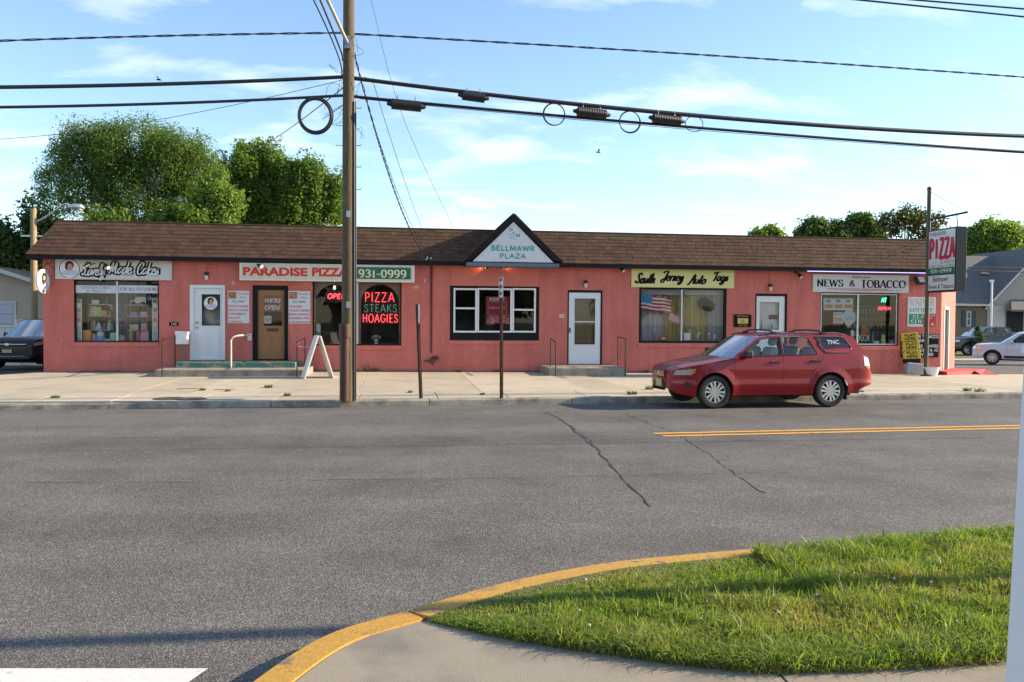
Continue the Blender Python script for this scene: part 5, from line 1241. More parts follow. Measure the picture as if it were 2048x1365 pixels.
t = MB(); t.prism([(cx - .22, rz[0] + .05), (cx + .2, rz[0] + .05), (cx + .2, rz[0] + .23), (cx - .08, rz[0] + .23), (cx - .11, rz[0] + .13), (cx - .22, rz[0] + .11)], ry - .08, ry + .08); t.build('body', pm('white'), tv)
for x in (cx - .14, cx + .12):
    t = MB(); t.lathe([(.045, -.095), (.05, -.085), (.05, -.06)], (x, ry, rz[0] + .05), 'Y', 14); t.build('wheel', M_ink, tv)
for px0, px1, lb in ((151.5, 164, 'tall pastel photo strip at the left edge of the cake window'), (304, 316, 'tall pastel photo strip at the right edge of the cake window')):
    r = rect(px0, 598, px1, 682.5, .12); th = thing('photo_strip', lb, 'poster', ((r[0] + r[2]) / 2, .12, r[1])); t = MB(); rbox(t, r, .118, .124); t.build('sheet', pm('cream'), th)
    for i, c in enumerate(('aqua', 'blue', 'mint', 'white', 'rose', 'pink', 'lilac', 'white', 'teal')):
        t = MB(); z0 = r[1] + (r[3] - r[1]) * i / 9 + .02; t.box(r[0] + .03, r[2] - .03, .1145, .1175, z0, z0 + (r[3] - r[1]) / 9 - .03); t.build('photo_print', pm(c), th)
gl2 = [('white', 240, 640), ('aqua', 246, 632), ('rose', 252, 622), ('pink', 244, 652), ('lilac', 250, 612), ('rose', 253, 650), ('pink', 224, 618), ('white', 222, 612)]
gd = thing('pompom_garland', 'garland of pastel pompoms hanging at the middle of the cake window', 'garland', (fp(240, 640, .2)[0], .2, zf_))
for c, px, py in gl2:
    x, z = fp(px, py, .2); t = MB(); t.lathe([(.004, -.04), (.03, -.025), (.04, 0), (.03, .025), (.004, .04)], (x, .2, z), 'Z', 8); t.build('pompom', pm(c), gd)
t = MB(); t.tube([(fp(238, 590, .2)[0], .2, fp(238, 590, .2)[1])] + [(fp(px, py, .2)[0], .2, fp(px, py, .2)[1]) for c, px, py in sorted(gl2[:6], key=lambda q: q[2])], .003, 5); t.build('string', M_white, gd)
sg = thing('script_open_sign', 'white script Open sign in upper right of the cake window', 'sign', (fp(305, 598, .1)[0], .1, fp(305, 600, .1)[1])); t = MB(); stext(t, 'Open', fit(294, 592.5, 316, 600, .1), frame_xz(.1), S_, .14, .1, track=-.02, shear=.2); t.build('lettering', M_white, sg, smooth=False)
# emblem sticker on white door and signs on the brown door
X, Z = fp(421.5, 607, .048); th = thing('door_emblem', 'round portrait sticker on the glass of the white door', 'sticker', (X, .04, Z - .2)); emblem(th, X, Z, .2, frame_xz(.046))
dr = MB(); dr.box(*[fp(404, 620, .3)[0], fp(440, 620, .3)[0]], .3, .32, fp(420, 652, .3)[1], fp(420, 590, .3)[1]); tag(dr.build('door_curtain', mat('pale_door_curtain', (.40, .40, .38), .9, var=.25, vscale=12, stretch=(6, 1, .5))), 'pale curtain behind the glass of the white door', 'curtain')
r = rect(527.5, 592, 564, 624, .075); sg = board('were_open_sign', "red WE'RE OPEN! sign in the brown door glass", r, .073, .078, mat('sign_red_dull', (.30, .05, .045), .6))
lines(sg, M_white, [("WE'RE", fit(529, 597, 562.5, 606, .073), 'f', dict(bold=.03, shear=.25)), ('OPEN!', fit(529, 610.5, 561, 621, .073), 'f', dict(bold=.03, shear=.25))], frame_xz(.0725))
r = rect(527.5, 632, 543, 647.5, .075); sg = board('door_notice', 'small white notice low in the brown door glass', r, .073, .078, M_signwhite)
lines(sg, M_ink, [('PLEASE', fit(529, 637, 541, 639.5, .073), 'f', dict(bold=.02)), ('CALL', fit(531, 641, 541, 643.5, .073), 'f', dict(bold=.02))], frame_xz(.0725))
# auto tags window: curtains, flags, tyre, paper decorations
def drape(x0, x1, c, lb, seed):
    r_ = random.Random(seed); t = MB(); n = 60; z0, z1 = W3[1] + .05, W3[3] - .16; ph = r_.uniform(0, 6)
    for i in range(n + 1):
        x = x0 + (x1 - x0) * i / n; y = .42 + .045 * math.sin(i * .9 + ph) + .02 * math.sin(i * 2.3 + ph); t.v += [(x, y, z0), (x + .01 * math.sin(i), y + .02 * math.sin(i * .7), z1)]
    t.f = [(2 * i, 2 * i + 2, 2 * i + 3, 2 * i + 1) for i in range(n)]; tag(t.build('curtain', mat('curtain_' + c, {'gold': (.66, .54, .26), 'grey': (.62, .62, .67)}[c], .85, var=.1, vscale=4)), lb, 'curtain')
wx = lambda px: fp(px, 630, .42)[0]
drape(wx(1281), wx(1327), 'grey', 'grey curtain at the left of the auto tags window', 1); drape(wx(1326), wx(1364), 'gold', 'gold curtain left of the auto tags window mullion', 2)
drape(wx(1363), wx(1412), 'gold', 'gold curtain right of the auto tags window mullion', 3); drape(wx(1411), wx(1449), 'grey', 'grey curtain at the right of the auto tags window', 4)
for px0, px1, lb in ((1281, 1362, 'white valance rail over the left auto tags pane'), (1367, 1447, 'white valance rail over the right auto tags pane')):
    t = MB(); rr = rect(px0, 579, px1, 591, .3); t.cbox(rr[0], rr[2], .26, .32, rr[1], rr[3], .012); tag(t.build('valance', mat('lilac_white', (.52, .50, .58), .6)), lb, 'valance')
M_fr, M_fw, M_fb = mat('flag_red', (.60, .035, .05), .8), mat('flag_white', (.85, .83, .82), .8), mat('flag_blue', (.08, .33, .58), .8, var=.3, vscale=60)
def flag(label, P, Y, can=(.38, .55), n=12):
    """P: bilinear corners (px) tl, tr, br, bl; hung as a rippled cloth"""
    tl, tr, brr, bl = [np.array(fp(*p, Y)) for p in P]; th = thing('flag', label, 'flag', (bl[0], Y, bl[1]))
    def pt(u, v):
        q = (tl * (1 - u) + tr * u) * (1 - v) + (bl * (1 - u) + brr * u) * v; return (q[0], Y + .012 * math.sin(u * 9), q[1] + .012 * math.sin(u * 10))
    def patch_(u0, u1, v0, v1, m, nm):
        t = MB(); k = max(2, int(n * (u1 - u0)))
        for i in range(k + 1):
            u = u0 + (u1 - u0) * i / k; t.v += [pt(u, v0), pt(u, v1)]
        t.f = [(2 * i, 2 * i + 1, 2 * i + 3, 2 * i + 2) for i in range(k)]; t.build(nm, m, th)
    ns_ = 9
    for s in range(ns_):
        u0 = can[0] if s / ns_ < can[1] - .01 else 0; patch_(u0, 1, s / ns_, (s + 1) / ns_, M_fr if s % 2 == 0 else M_fw, 'stripe')
    patch_(0, can[0], 0, math.ceil(can[1] * ns_) / ns_, M_fb, 'canton')
flag('large paper american flag in the left pane of the auto tags window', [(1280, 587), (1342, 597), (1342, 627), (1280, 620)], .12)
flag('small tilted american flag in the auto tags window', [(1342, 625), (1362, 637), (1359, 650), (1336, 640)], .11, can=(.0001, .0))
X, Z = fp(1412, 610, .25); th = thing('tyre_ornament', 'tilted black tyre hanging in the auto tags window', 'ornament', (X, .25, Z - .2)); Mt = Matrix.Rotation(R(62), 3, 'X') @ Matrix.Rotation(R(0), 3, 'Z')
t = MB(); t.torus((X, .25, Z), .20, .085, 'Y', 28, 10, tilt=Matrix.Rotation(R(12), 3, 'Y') @ Matrix.Rotation(R(-48), 3, 'X')); t.build('tread', mat('rubber', (.018, .018, .018), .75, bump=.3, bscale=60), th)
t = MB(); t.lathe([(.16, -.03), (.16, .03)], (0, 0, 0), 'Y', 20); t.v = [tuple((Matrix.Rotation(R(12), 3, 'Y') @ Matrix.Rotation(R(-48), 3, 'X')) @ Vector(p) + Vector((X, .25, Z))) for p in t.v]; t.build('hub_disc', M_ink, th)
for nm, lb, q, c in (('paper_sheet', 'white paper sheet low right of the auto tags mullion', (1368, 666, 1381, 682), 'white'),):
    t = MB(); rbox(t, rect(*q, .1), .1, .103); tag(t.build(nm, pm(c)), lb, 'paper')
def popsicle(px, py, c1, c2, ang, lb):
    x, z = fp(px, py, .11); th = thing('paper_rocket', lb, 'decoration', (x, .11, z)); Mx = Matrix.Translation((x, .11, z)) @ Matrix.Rotation(R(ang), 4, 'Y')
    t = MB(); t.box(-.035, .035, 0, .006, 0, .13, Mx); t.build('body', pm(c1), th); t = MB(); t.add([tuple(Mx @ Vector(p)) for p in [(-.035, .001, .13), (.035, .001, .13), (0, .001, .22)]], [(0, 1, 2)]); t.build('tip', pm(c2), th, smooth=False)
    t = MB(); t.box(-.006, .006, .001, .005, -.07, 0, Mx); t.build('stick', pm('tan'), th)
popsicle(1382, 672, 'rose', 'blue', -14, 'red and blue paper rocket beside the paper sheet'); popsicle(1394, 676, 'aqua', 'white', 28, 'aqua paper rocket leaning right in the auto tags window'); popsicle(1418, 678, 'rose', 'white', 0, 'red striped paper rocket in the auto tags window'); popsicle(1429, 678, 'blue', 'rose', 0, 'blue paper rocket with red tip in the auto tags window')
t = MB(); x, z = fp(1326, 679, .12); t.lathe([(.03, 0), (.10, .02), (.11, .07), (.06, .12), (.01, .13)], (x, .16, W3[1] + .08), 'Z', 14); tag(t.build('orange_bowl', pm('orange')), 'orange ornament low in the left auto tags pane', 'ornament')
t = MB(); x, z = fp(1313, 679, .12); t.cbox(x - .05, x + .05, .12, .17, W3[1] + .075, W3[1] + .28, .01); tag(t.build('maroon_card', pm('rose')), 'maroon card standing low in the left auto tags pane', 'card')
lg = MB(); lg.box(W3[0] + .07, W3[2] - .07, .10, .6, W3[1] - .03, W3[1] + .075); tag(lg.build('window_ledge', M_white), 'white inner ledge of the auto tags window', 'ledge')
# tobacco window: price posters, balloon poster, shelves of bottles
def poster(label, q, Y, m, txts=(), mt=None, nm='poster'):
    sg = board(nm, label, rect(*q, Y), Y, Y + .004, m, cat='poster')
    lines(sg, mt or M_ink, [(tx, fit(*bx, Y), 'f', dict(bold=.01)) for tx, bx in txts], frame_xz(Y)); return sg
sg = poster('price poster row with orange jackpot digits in the tobacco window', (1647, 597, 1706, 621), .09, M_signwhite)
for i in range(3):
    t = MB(); rr = rect(1649 + i * 19.5, 609, 1666 + i * 19.5, 617, .089); t.box(rr[0], rr[2], .0865, .0885, rr[1], rr[3]); t.build('digit_field', mat('digit_field', (.50, .32, .22), .5), sg)
    lines(sg, M_red, [(('188', '533', '398')[i], fit(1651 + i * 19.5, 610.5, 1664 + i * 19.5, 615.8, .0865), 'f', dict(bold=.02))], frame_xz(.0865))
    t = MB(); x, z = fp(1657 + i * 19.5, 602.5, .088); disc(t, x, z, .085, .055, frame_xz(.0895), .001); t.build('logo_disc', mat('grey_print', (.25, .22, .24), .5), sg)
sg = poster('narrow price poster under the jackpot posters in tobacco window', (1666.5, 625, 1686, 648), .09, M_signwhite, [('POWER', (1668.5, 628, 1684, 631)), ('PLAY', (1669, 644.5, 1684, 647))])
t = MB(); rr = rect(1668, 635, 1685, 643, .089); t.box(rr[0], rr[2], .0865, .0885, rr[1], rr[3]); t.build('digit_field', MATS['digit_field'], sg)
x, z = fp(1698, 638, .1); th = thing('drop_poster', 'white drop shaped poster with blue lettering in the tobacco window', 'poster', (x, .1, z - .3)); t = MB(); P = [(x + .235 * math.cos(R(a_)), z + .05 + .23 * math.sin(R(a_))) for a_ in range(-30, 211, 12)] + [(x - .02, z - .30)]
t.prism(P, .10, .104); t.build('sheet', mat('pale_blue_white', (.50, .55, .60), .5), th); lines(th, mat('sky_ink', (.08, .36, .58), .5), [('Swish', fit(1690, 633, 1707, 640, .1), 'f', dict(bold=.03))], frame_xz(.0995))
t = MB(); x, z = fp(1730, 661, .1); disc(t, x, z, .15, .16, frame_xz(.1), 0); tag(t.build('round_poster', mat('orange_brown_print', (.35, .12, .03), .5, var=.4, vscale=14), smooth=False), 'round orange brown poster right of the tobacco window mullion', 'poster')
sg = thing('window_lettering', 'large pale serif lettering low in the tobacco window', 'lettering', (fp(1728, 682, .1)[0], .1, fp(1728, 684, .1)[1])); t = MB(); stext(t, 'KOI', fit(1717, 670, 1739, 682.5, .1), frame_xz(.1), G, .16, .07, serif=.1); t.build('lettering', M_cream, sg, smooth=False)
sh = thing('bottle_shelving', 'dark wall shelving inside the tobacco shop', 'shelving', (fp(1755, 640, 1.6)[0], 1.7, FZ)); X0, X1 = fp(1700, 640, 1.6)[0], fp(1800, 640, 1.6)[0]
zsh = [fp(1755, y, 1.6)[1] for y in (612, 627, 642, 657, 672, 687)]
for z in zsh: t = MB(); t.box(X0, X1, 1.6, 1.9, z - .02, z); t.build('shelf', M_inner, sh)
t = MB(); t.box(X0, X1, 1.9, 1.93, FZ, zsh[0] + .3); t.build('back', M_floor, sh)
bt_ = MB(); bt_.lathe([(.03, 0), (.033, .01), (.033, .11), (.014, .14), (.014, .18), (.004, .18)], (0, 0, 0), 'Z', 8)
cs = ['white', 'blue', 'mint', 'teal', 'lilac', 'cream', 'aqua', 'tan']; protos = {}
for i, z in enumerate(zsh[1:]):
    for k in range(13):
        c = cs[(i * 5 + k * 3) % 8]
        if c not in protos: protos[c] = bt_.build('bottle', pm(c), origin=(0, 0, 0)); o = protos[c]
        else: o = protos[c].copy(); C.objects.link(o)
        o.location = (X0 + (X1 - X0) * (k + .5) / 13, 1.68, z); tag(o, '%s bottle on the %s of the tobacco shop shelving, %s' % (c, ('second shelf from the top', 'third shelf from the top', 'middle lower shelf', 'second shelf from the bottom', 'bottom shelf')[i], 'left end' if k < 4 else ('right end' if k > 8 else 'middle')), 'bottle', 'bottles on the tobacco shop shelving')
lg = MB(); lg.box(W4[0] + .07, W4[2] - .07, .10, .5, W4[1] - .03, W4[1] + .05); tag(lg.build('window_ledge', M_inner), 'inner ledge of the tobacco shop window', 'ledge')
for px, c, w_, h_, k in ((1751, 'white', .16, .10, 'box'), (1766, 'lime', .14, .3, 'bag'), (1782, 'lilac', .15, .13, 'box'), (1745, 'teal', .09, .36, 'jar')):
    goods(k, fp(px, 685, .25)[0], .25, W4[1] + .05, c, '%s %s on the tobacco window ledge' % (c, {'box': 'box', 'jar': 'tall jar', 'bag': 'packet'}[k]), w_, h_)
t = MB(); x, z = fp(1705, 660, .12); t.cbox(x - .04, x + .05, .12, .16, W4[1] + .05, W4[1] + .5, .01); tag(t.build('white_card', pm('white')), 'white card standing left of the tobacco window mullion', 'card')

# ------------------------------------------------------------------ steps, rails and pavement furniture
M_step = mat('step_concrete', (.30, .265, .21), .9, var=.22, vscale=16, col2=(.16, .145, .12), f2=(.45, .68), s2=3.2, bump=.4, bscale=90)
M_green_step = mat('worn_green_step', (.055, .17, .14), .8, var=.2, vscale=14, col2=(.27, .235, .18), f2=(.50, .60), s2=3.5, bump=.3, bscale=80)
def blockr(px0, px1, py_top_front, py_bot, name, label, m, ztop, depth_to=0.0, zb=None):
    pass
z_up = D2[1] - .02; z_lo = (z_up + base_z(-4)) / 2 + .01
xa, xb = gp(307, 755, .17)[0], gp(612, 755, .17)[0]; yf = gp(460, 754, .17)[1]
s = MB(); s.cbox(xa, xb, yf, -.008, .05, z_lo, .012); tag(s.build('lower_step', M_step), 'long grey concrete lower step before the cake and pizza doors', 'step')
xa2, xb2 = fp(353, 734, -.9)[0], fp(592, 734, -.9)[0]; yf2 = yf * .52
s = MB(); s.cbox(xa2, xb2, yf2, -.01, z_lo - .02, z_up, .012); tag(s.build('upper_step', M_green_step), 'worn green painted upper step before the cake and pizza doors', 'step')
M_mat = mat('door_mat', (.14, .08, .05), .95, var=.35, vscale=40, col2=(.30, .12, .04), f2=(.5, .6), s2=12)
for (d0, d1), lb in (((D1[0] + .1, D1[2] - .05), 'striped door mat before the white cake shop door'), ((D2[0] + .15, D2[2] - .05), 'worn door mat before the brown pizza door')):
    s = MB(); s.box(d0, d1, yf2 * .75, -.12, z_up + .001, z_up + .014); tag(s.build('door_mat', M_mat), lb, 'mat')
xa, xb = gp(1098, 752, .15)[0], gp(1254, 752, .15)[0]; yfm = gp(1175, 752, .15)[1]; zm = D3[1] - .02
s = MB(); s.cbox(xa, xb, yfm, -.008, .02, zm, .015); tag(s.build('door_landing', M_step), 'grey concrete landing before the white storm door', 'step')
s = MB(); s.cbox(D4[0] - .5, D4[2] + .5, -1.1, -.008, .0, D4[1] - .02, .015); tag(s.build('door_landing', M_step), 'concrete landing before the auto tags door behind the red car', 'step')
def rail(label, feet, tops, m=M_blackpaint, r=.017):
    th = thing('handrail', label, 'handrail', tuple(feet[0]), 'handrails at the shop steps')
    for f_, t_ in zip(feet, tops):
        t = MB(); t.tube([f_, t_], r, 8); t.build('post', m, th)
    t = MB(); t.tube([Vector(tops[0]) + Vector((0, 0, .0)), tops[1]], r, 8); t.build('top_bar', m, th); return th
yr = yf - .06
X, Z = fp(324, 681, yr); X2, Z2 = fp(350, 674, -.35)
rail('black handrail left of the white cake shop door', [(X, yr, zs(X, yr)), (X2, -.35, z_lo)], [(X, yr, Z), (X2, -.35, Z2)])
X, Z = fp(594, 684.5, yr); X2, Z2 = fp(610, 676.5, -.35); X = max(X, xb2 + .05)
rl = rail('black handrail right of the brown pizza door', [(X, yr, zs(X, yr)), (X2, -.35, z_lo)], [(X, yr, Z), (X2, -.35, Z2)])
t = MB(); t.tube(catmull([(X2, -.37, Z2 - .03), (X2 - .12, -.8, Z2 - .13), (X - .02, yr, Z - .06), (X + .1, yr - .03, Z - .13), (X + .35, yr, Z - .12), (X + .58, yr + .1, Z + .0)], 6), .006, 5); tag(t.build('chain', M_alu), 'thin silver chain looped from handrail to folding sign', 'chain')
X, Z = fp(462, 683, yf2 - .12); zt_ = fp(480, 671.5, yf2)[1]; X3 = D2[0] - .06
th = thing('pipe_rail', 'cream painted bent pipe rail between the two doors', 'handrail', (X, yf2 - .12, z_lo)); t = MB(); t.tube([(X, yf2 - .12, z_lo), (X, yf2 - .12, Z), (X + .03, yf2 - .11, Z + .09), (X + .1, yf2 - .1, zt_ - .02), (X + .19, yf2 - .06, zt_), (X3, -.09, zt_)], .024, 10); t.build('pipe', mat('cream_pipe', (.62, .54, .42), .5, var=.1), th)
t = MB(); rr = rect(495.5, 667, 503.5, 682, -.05); t.cbox(rr[0], rr[2], -.1, -.008, rr[1], rr[3], .006); t.build('wall_box', M_alu, th)
for side, (p0, p1), lb in (('l', ((1111.5, 684.6), (1101, 678)), 'black handrail left of the storm door landing'), ('r', ((1251, 678.5), (1236, 674)), 'black handrail right of the storm door landing')):
    yy = yfm - .07; X, Z = fp(*p0, yy); X2, Z2 = fp(*p1, -.5); rail(lb, [(X, yy, zs(X, yy)), (X2, -.5, zm)], [(X, yy, Z), (X2, -.5, Z2)])
# mailbox on a post
X, _ = fp(364, 700, -.35); th = thing('mailbox', 'white wall height mailbox on a weathered wooden post', 'mailbox', (X, -.3, z_lo)); Z0, Z1 = fp(364, 689, -.35)[1], fp(364, 665, -.35)[1]
t = MB(); t.box(X - .045, X + .045, -.32, -.24, z_lo, Z0 + .02); t.build('post', mat('grey_wood', (.20, .165, .12), .85, var=.25, vscale=9, stretch=(8, 8, 1)), th)
t = MB(); t.cbox(X - .155, X + .155, -.42, -.2, Z0, Z1, .012); t.build('box', M_white, th); t = MB(); t.prism([(X - .165, Z1 - .07), (X + .165, Z1 - .07), (X + .165, Z1 + .012), (X - .165, Z1 + .03)], -.432, -.19); t.build('lid', M_doorwhite, th)
# folding sandwich sign, seen nearly edge on
xs_, ys_ = gp(634, 756, .17); th = thing('sandwich_board', 'white folding sandwich board standing beside the utility pole', 'sandwich board', (xs_, ys_, zs(xs_, ys_))); za = fp(634, 672, ys_)[1] - zs(xs_, ys_)
M_aframe = mat('aframe_white', (.72, .70, .66), .6, var=.08, vscale=10, col2=(.55, .42, .36), f2=(.62, .7), s2=9)
for sg_ in (-1, 1):
    t = MB(); hw_ = .37; b0, b1 = .07, .33
    t.add([(sg_ * .37, -b1, 0), (sg_ * .37, b1, 0), (sg_ * .03, b1, za), (sg_ * .03, -b1, za), (sg_ * .37 + .03, -b1, 0), (sg_ * .37 + .03, b1, 0), (sg_ * .03 + .03, b1, za), (sg_ * .03 + .03, -b1, za)], [(0, 1, 2, 3), (4, 7, 6, 5), (0, 3, 7, 4), (1, 5, 6, 2), (0, 4, 5, 1), (3, 2, 6, 7)])
    rz_ = Matrix.Rotation(R(14), 4, 'Z'); t.v = [tuple(rz_ @ Vector(p)) for p in t.v]; o = t.build('board', M_aframe, th, local=True)
# posts at the kerb
def upost(px_t, py_t, px_b, py_b, label, sign=False):
    xb_, yb_ = gp(px_b, py_b, .14); xt_, zt_ = fp(px_t, py_t, yb_); zb_ = zs(xb_, yb_); th = thing('sign_post', label, 'post', (xb_, yb_, zb_), 'rusty U channel posts at the kerb')
    t = MB(); prof = [(-.036, .012), (-.036, 0), (-.018, 0), (-.012, -.024), (.012, -.024), (.018, 0), (.036, 0), (.036, .012)]; n = len(prof)
    for X_, Z_ in ((xb_, zb_), (xt_, zt_)): t.v += [(X_ + a, yb_ + b, Z_) for a, b in prof]
    t.f = [(i, (i + 1) % n, n + (i + 1) % n, n + i) for i in range(n)] + [tuple(range(n))[::-1], tuple(range(n, 2 * n))]; t.build('channel', M_rust, th); return th, xt_, zt_, yb_
th, xt_, zt_, yb_ = upost(834.5, 609, 842, 797, 'leaning rusty steel post without a sign at the kerb')
t = MB(); t.box(xt_ + .02, xt_ + .05, yb_ - .04, yb_ - .03, zt_ - .38, zt_); t.build('reflective_strip', M_white, th)
th, xt_, zt_, yb_ = upost(1003, 557, 1003, 796, 'rusty steel post carrying an edge on parking sign')
z0_, z1_ = fp(1003, 596, yb_)[1], fp(1003, 555, yb_)[1]; rz_ = Matrix.Translation((xt_ - .01, yb_ - .03, 0)) @ Matrix.Rotation(R(-82), 4, 'Z')
t = MB(); t.box(-.15, .15, -.005, .005, z0_, z1_, rz_); t.build('sign_plate', mat('sign_plate_grey', (.30, .30, .31), .5, .2, var=.15), th)
t = MB(); t.box(-.14, .14, -.008, -.0055, z0_ + .01, z1_ - .01, rz_); pl_ = t.build('sign_face', M_white, th)
for k in range(4):
    t = MB(); zz_ = z0_ + .05 + k * .14; t.box(-.11, .11, -.0105, -.0082, zz_, zz_ + .07, rz_); t.build('sign_print', M_dred, pl_)
# covers in the pavement
for px, py in ((338, 797.5), (381, 798)):
    x, y = gp(px, py, .14); t = MB(); t.lathe([(.30, 0), (.30, .006), (.27, .008), (.27, .005)], (x, y, zs(x, y) - .001), 'Z', 24); tag(t.build('utility_cover', mat('cast_iron', (.075, .045, .032), .8, var=.3, vscale=20)), 'round rusty iron utility cover in the pavement, %s of two' % ('left' if px < 350 else 'right'), 'cover', 'utility covers in the pavement')
for px, py in ((375, 778), (449, 779.5)):
    x, y = gp(px, py, .15); t = MB(); t.box(x - .22, x + .22, y - .06, y + .05, zs(x, y) + .0, zs(x, y) + .005, Matrix.Translation((x, y, 0)) @ Matrix.Rotation(R(20), 4, 'Z') @ Matrix.Translation((-x, -y, 0))); tag(t.build('metal_patch', MATS['cast_iron']), 'small dark metal patch in the pavement, %s of two' % ('left' if px < 400 else 'right'), 'patch')
# weeds
M_weed = leaf_mat('weed_leaf', (.06, .13, .02), (.13, .17, .03), .35)
wl = [(112, 795, .10, 'beside the kerb at far left'), (405, 781, .08, 'in the joint below the green step'), (455, 783, .07, 'in the pavement joint left of the utility pole'), (537, 776, .10, 'in the slab joint below the pizza door'), (575, 791, .08, 'near the kerb before the sandwich board'), (742, 742, .30, 'tall at the wall foot right of the utility pole'), (916, 745, .10, 'at the wall foot left of the bay window'), (992, 743, .16, 'dark at the wall foot under the bay window'), (1290, 747, .14, 'at the wall foot under the auto tags window'), (1265, 788, .13, 'in the kerb strip left of the red car'), (1298, 778, .12, 'beside the front bumper of the red car'), (1960, 783, .16, 'at the kerb near the right edge'), (1935, 781, .10, 'in the joint near the red ramp'), (820, 785, .06, 'in the joint behind the leaning post'), (965, 789, .06, 'left of the parking sign post')]
for i, (px, py, sz, wh) in enumerate(wl):
    if py < 750: x, y = fp(px, py)[0], -.10
    else: x, y = gp(px, py, .15)
    z = zs(x, y); rs = np.random.RandomState(100 + i); n = int(70 + 260 * sz); rr_ = sz * .9
    P = [(x + rr_ * math.cos(a_), y + min(rr_, .09) * math.sin(a_)) for a_ in np.linspace(0, 2 * PI, 12)[:-1]]
    V, _ = blades('w', '', P, (x - rr_, x + rr_, y - rr_, y + rr_), n / (4 * rr_ * rr_) * 1.3, (sz * .35, sz * 1.0), .006 + .01 * sz, None, 100 + i, 0.0, 1.4)
    if len(V) == 0: continue
    V[:, :, 0] -= x; V[:, :, 1] -= y
    o = blades_mesh('weed_tuft', V, rs.uniform(0, 1, len(V)), M_weed); o.location = (x, y, z); tag(o, 'green weed tuft growing ' + wh, 'weed', 'weeds in the pavement')
# lottery stand, planter pot
x, y = gp(1826, 749, .08); zb_ = zs(x, y); th = thing('lottery_stand', 'yellow PLAY HERE lottery stand on a weathered grey block', 'sign stand', (x, y, zb_)); tilt = Matrix.Translation((x, y, zb_)) @ Matrix.Rotation(R(6), 4, 'Y') @ Matrix.Rotation(R(-6), 4, 'Z')
hs_ = fp(1818, 665, y)[1] - zb_; t = MB(); t.cbox(-.27, .30, -.12, .12, 0, .37, .02, tilt.copy()); t.build('base_block', mat('grey_plastic', (.33, .33, .34), .7, var=.15, vscale=9), th)
M_ys = mat('lottery_yellow', (.52, .36, .02), .6, var=.15, vscale=10)
t = MB(); t.box(-.31, .24, -.03, .03, .37, .50, tilt @ Matrix.Rotation(R(-8), 4, 'Y')); t.build('black_band', M_ink, th)
for k in range(3):
    z0 = .50 + k * (hs_ - .50) / 3; Mk = tilt @ Matrix.Rotation(R(-8 - 1.5 * k), 4, 'Y'); t = MB(); t.cbox(-.30, .25, -.028, .028, z0 + .01, z0 + (hs_ - .5) / 3 - .012, .008, Mk); pl_ = t.build('yellow_panel', M_ys, th)
    O = Mk @ Vector((0, -.029, 0)); frk = (np.array(O), np.array((Mk.to_3x3() @ Vector((1, 0, 0)))), np.array((Mk.to_3x3() @ Vector((0, 0, 1)))), np.array((Mk.to_3x3() @ Vector((0, -1, 0)))))
    hh = (hs_ - .5) / 3
    for tx_, b0, b1 in (('PLAY', .52, .86), ('HERE', .12, .46)):
        q = MB(); stext(q, tx_, (-.2, z0 + b0 * hh, .15, z0 + b1 * hh), frk, G, .2); q.build('lettering', M_ink, pl_, smooth=False)
x, y = gp(1862, 752, .08); zb_ = zs(x, y); pt = thing('planter_pot', 'white round planter pot at the foot of the sign pole', 'planter', (x, y, zb_)); t = MB(); t.lathe([(.15, 0), (.20, .10), (.235, .24), (.25, .245), (.25, .27), (.22, .27), (.2, .2)], (x, y, zb_), 'Z', 20); t.build('pot', M_white, pt)
t = MB(); t.lathe([(.2, .21), (.15, .225), (.01, .23)], (x, y, zb_), 'Z', 14); t.build('soil', M_soil, pt)

# ------------------------------------------------------------------ the pole sign at the right corner
px_, py_ = gp(1851.5, 752, .08); M_polegreen = mat('sign_pole_paint', (.085, .065, .04), .6, var=.3, vscale=6, col2=(.03, .06, .035), f2=(.45, .6), s2=1.5)
ps = thing('pole_sign', 'tall steel pole with hanging black light box at the right corner', 'pole sign', (px_, py_, zs(px_, py_)))
zt_ = fp(1859, 380, py_)[1]; t = MB(); t.tube([(px_, py_, zs(px_, py_)), (px_, py_, zt_)], .062, 12); t.lathe([(.07, 0), (.075, .04), (.05, .09), (.01, .1)], (px_, py_, zt_), 'Z', 12); t.build('pole', M_polegreen, ps)
t = MB(); t.lathe([(.16, 0), (.16, .03), (.07, .04)], (px_, py_, zs(px_, py_)), 'Z', 12); t.build('foot', M_polegreen, ps)
bw, bt2 = 1.30, .34; by1 = py_ - .03; by0 = by1 - bw; bz1, bz0 = fp(1855, 462, by1)[1], fp(1854, 586, by1)[1]; bx0 = fp(1855.5, 520, by1)[0] - .0; bx1 = bx0 + bt2
za_ = bz1 + .36
t = MB(); t.tube([(px_, py_, za_ - .02), (px_ + .12, by0 - .25, za_ + .02)], .032, 8); t.build('arm', M_lampdark, ps)
t = MB(); t.tube([(px_, py_, zt_ - .05), (px_ + .12, by0 - .2, za_ + .04)], .007, 5); t.build('guy_wire', M_lampdark, ps)
for f_ in (.18, .85):
    t = MB(); yy = by1 - bw * f_; t.tube([(px_ + .1 * f_ + .02, yy, za_), (bx0 + bt2 / 2, yy, bz1 + .1), (bx0 + bt2 / 2, yy, bz1)], .014, 6); t.build('hanger', M_lampdark, ps)
t = MB(); t.cbox(bx0, bx1, by0, by1, bz0, bz1, .012); lb_ = t.build('light_box', mat('sign_box_black', (.020, .021, .023), .4, .3, var=.2), ps)
frs = (np.array((bx0, by1, bz0)), np.array((0., -1., 0.)), np.array((0., 0., 1.)), np.array((-1., 0., 0.)))
Hb = bz1 - bz0
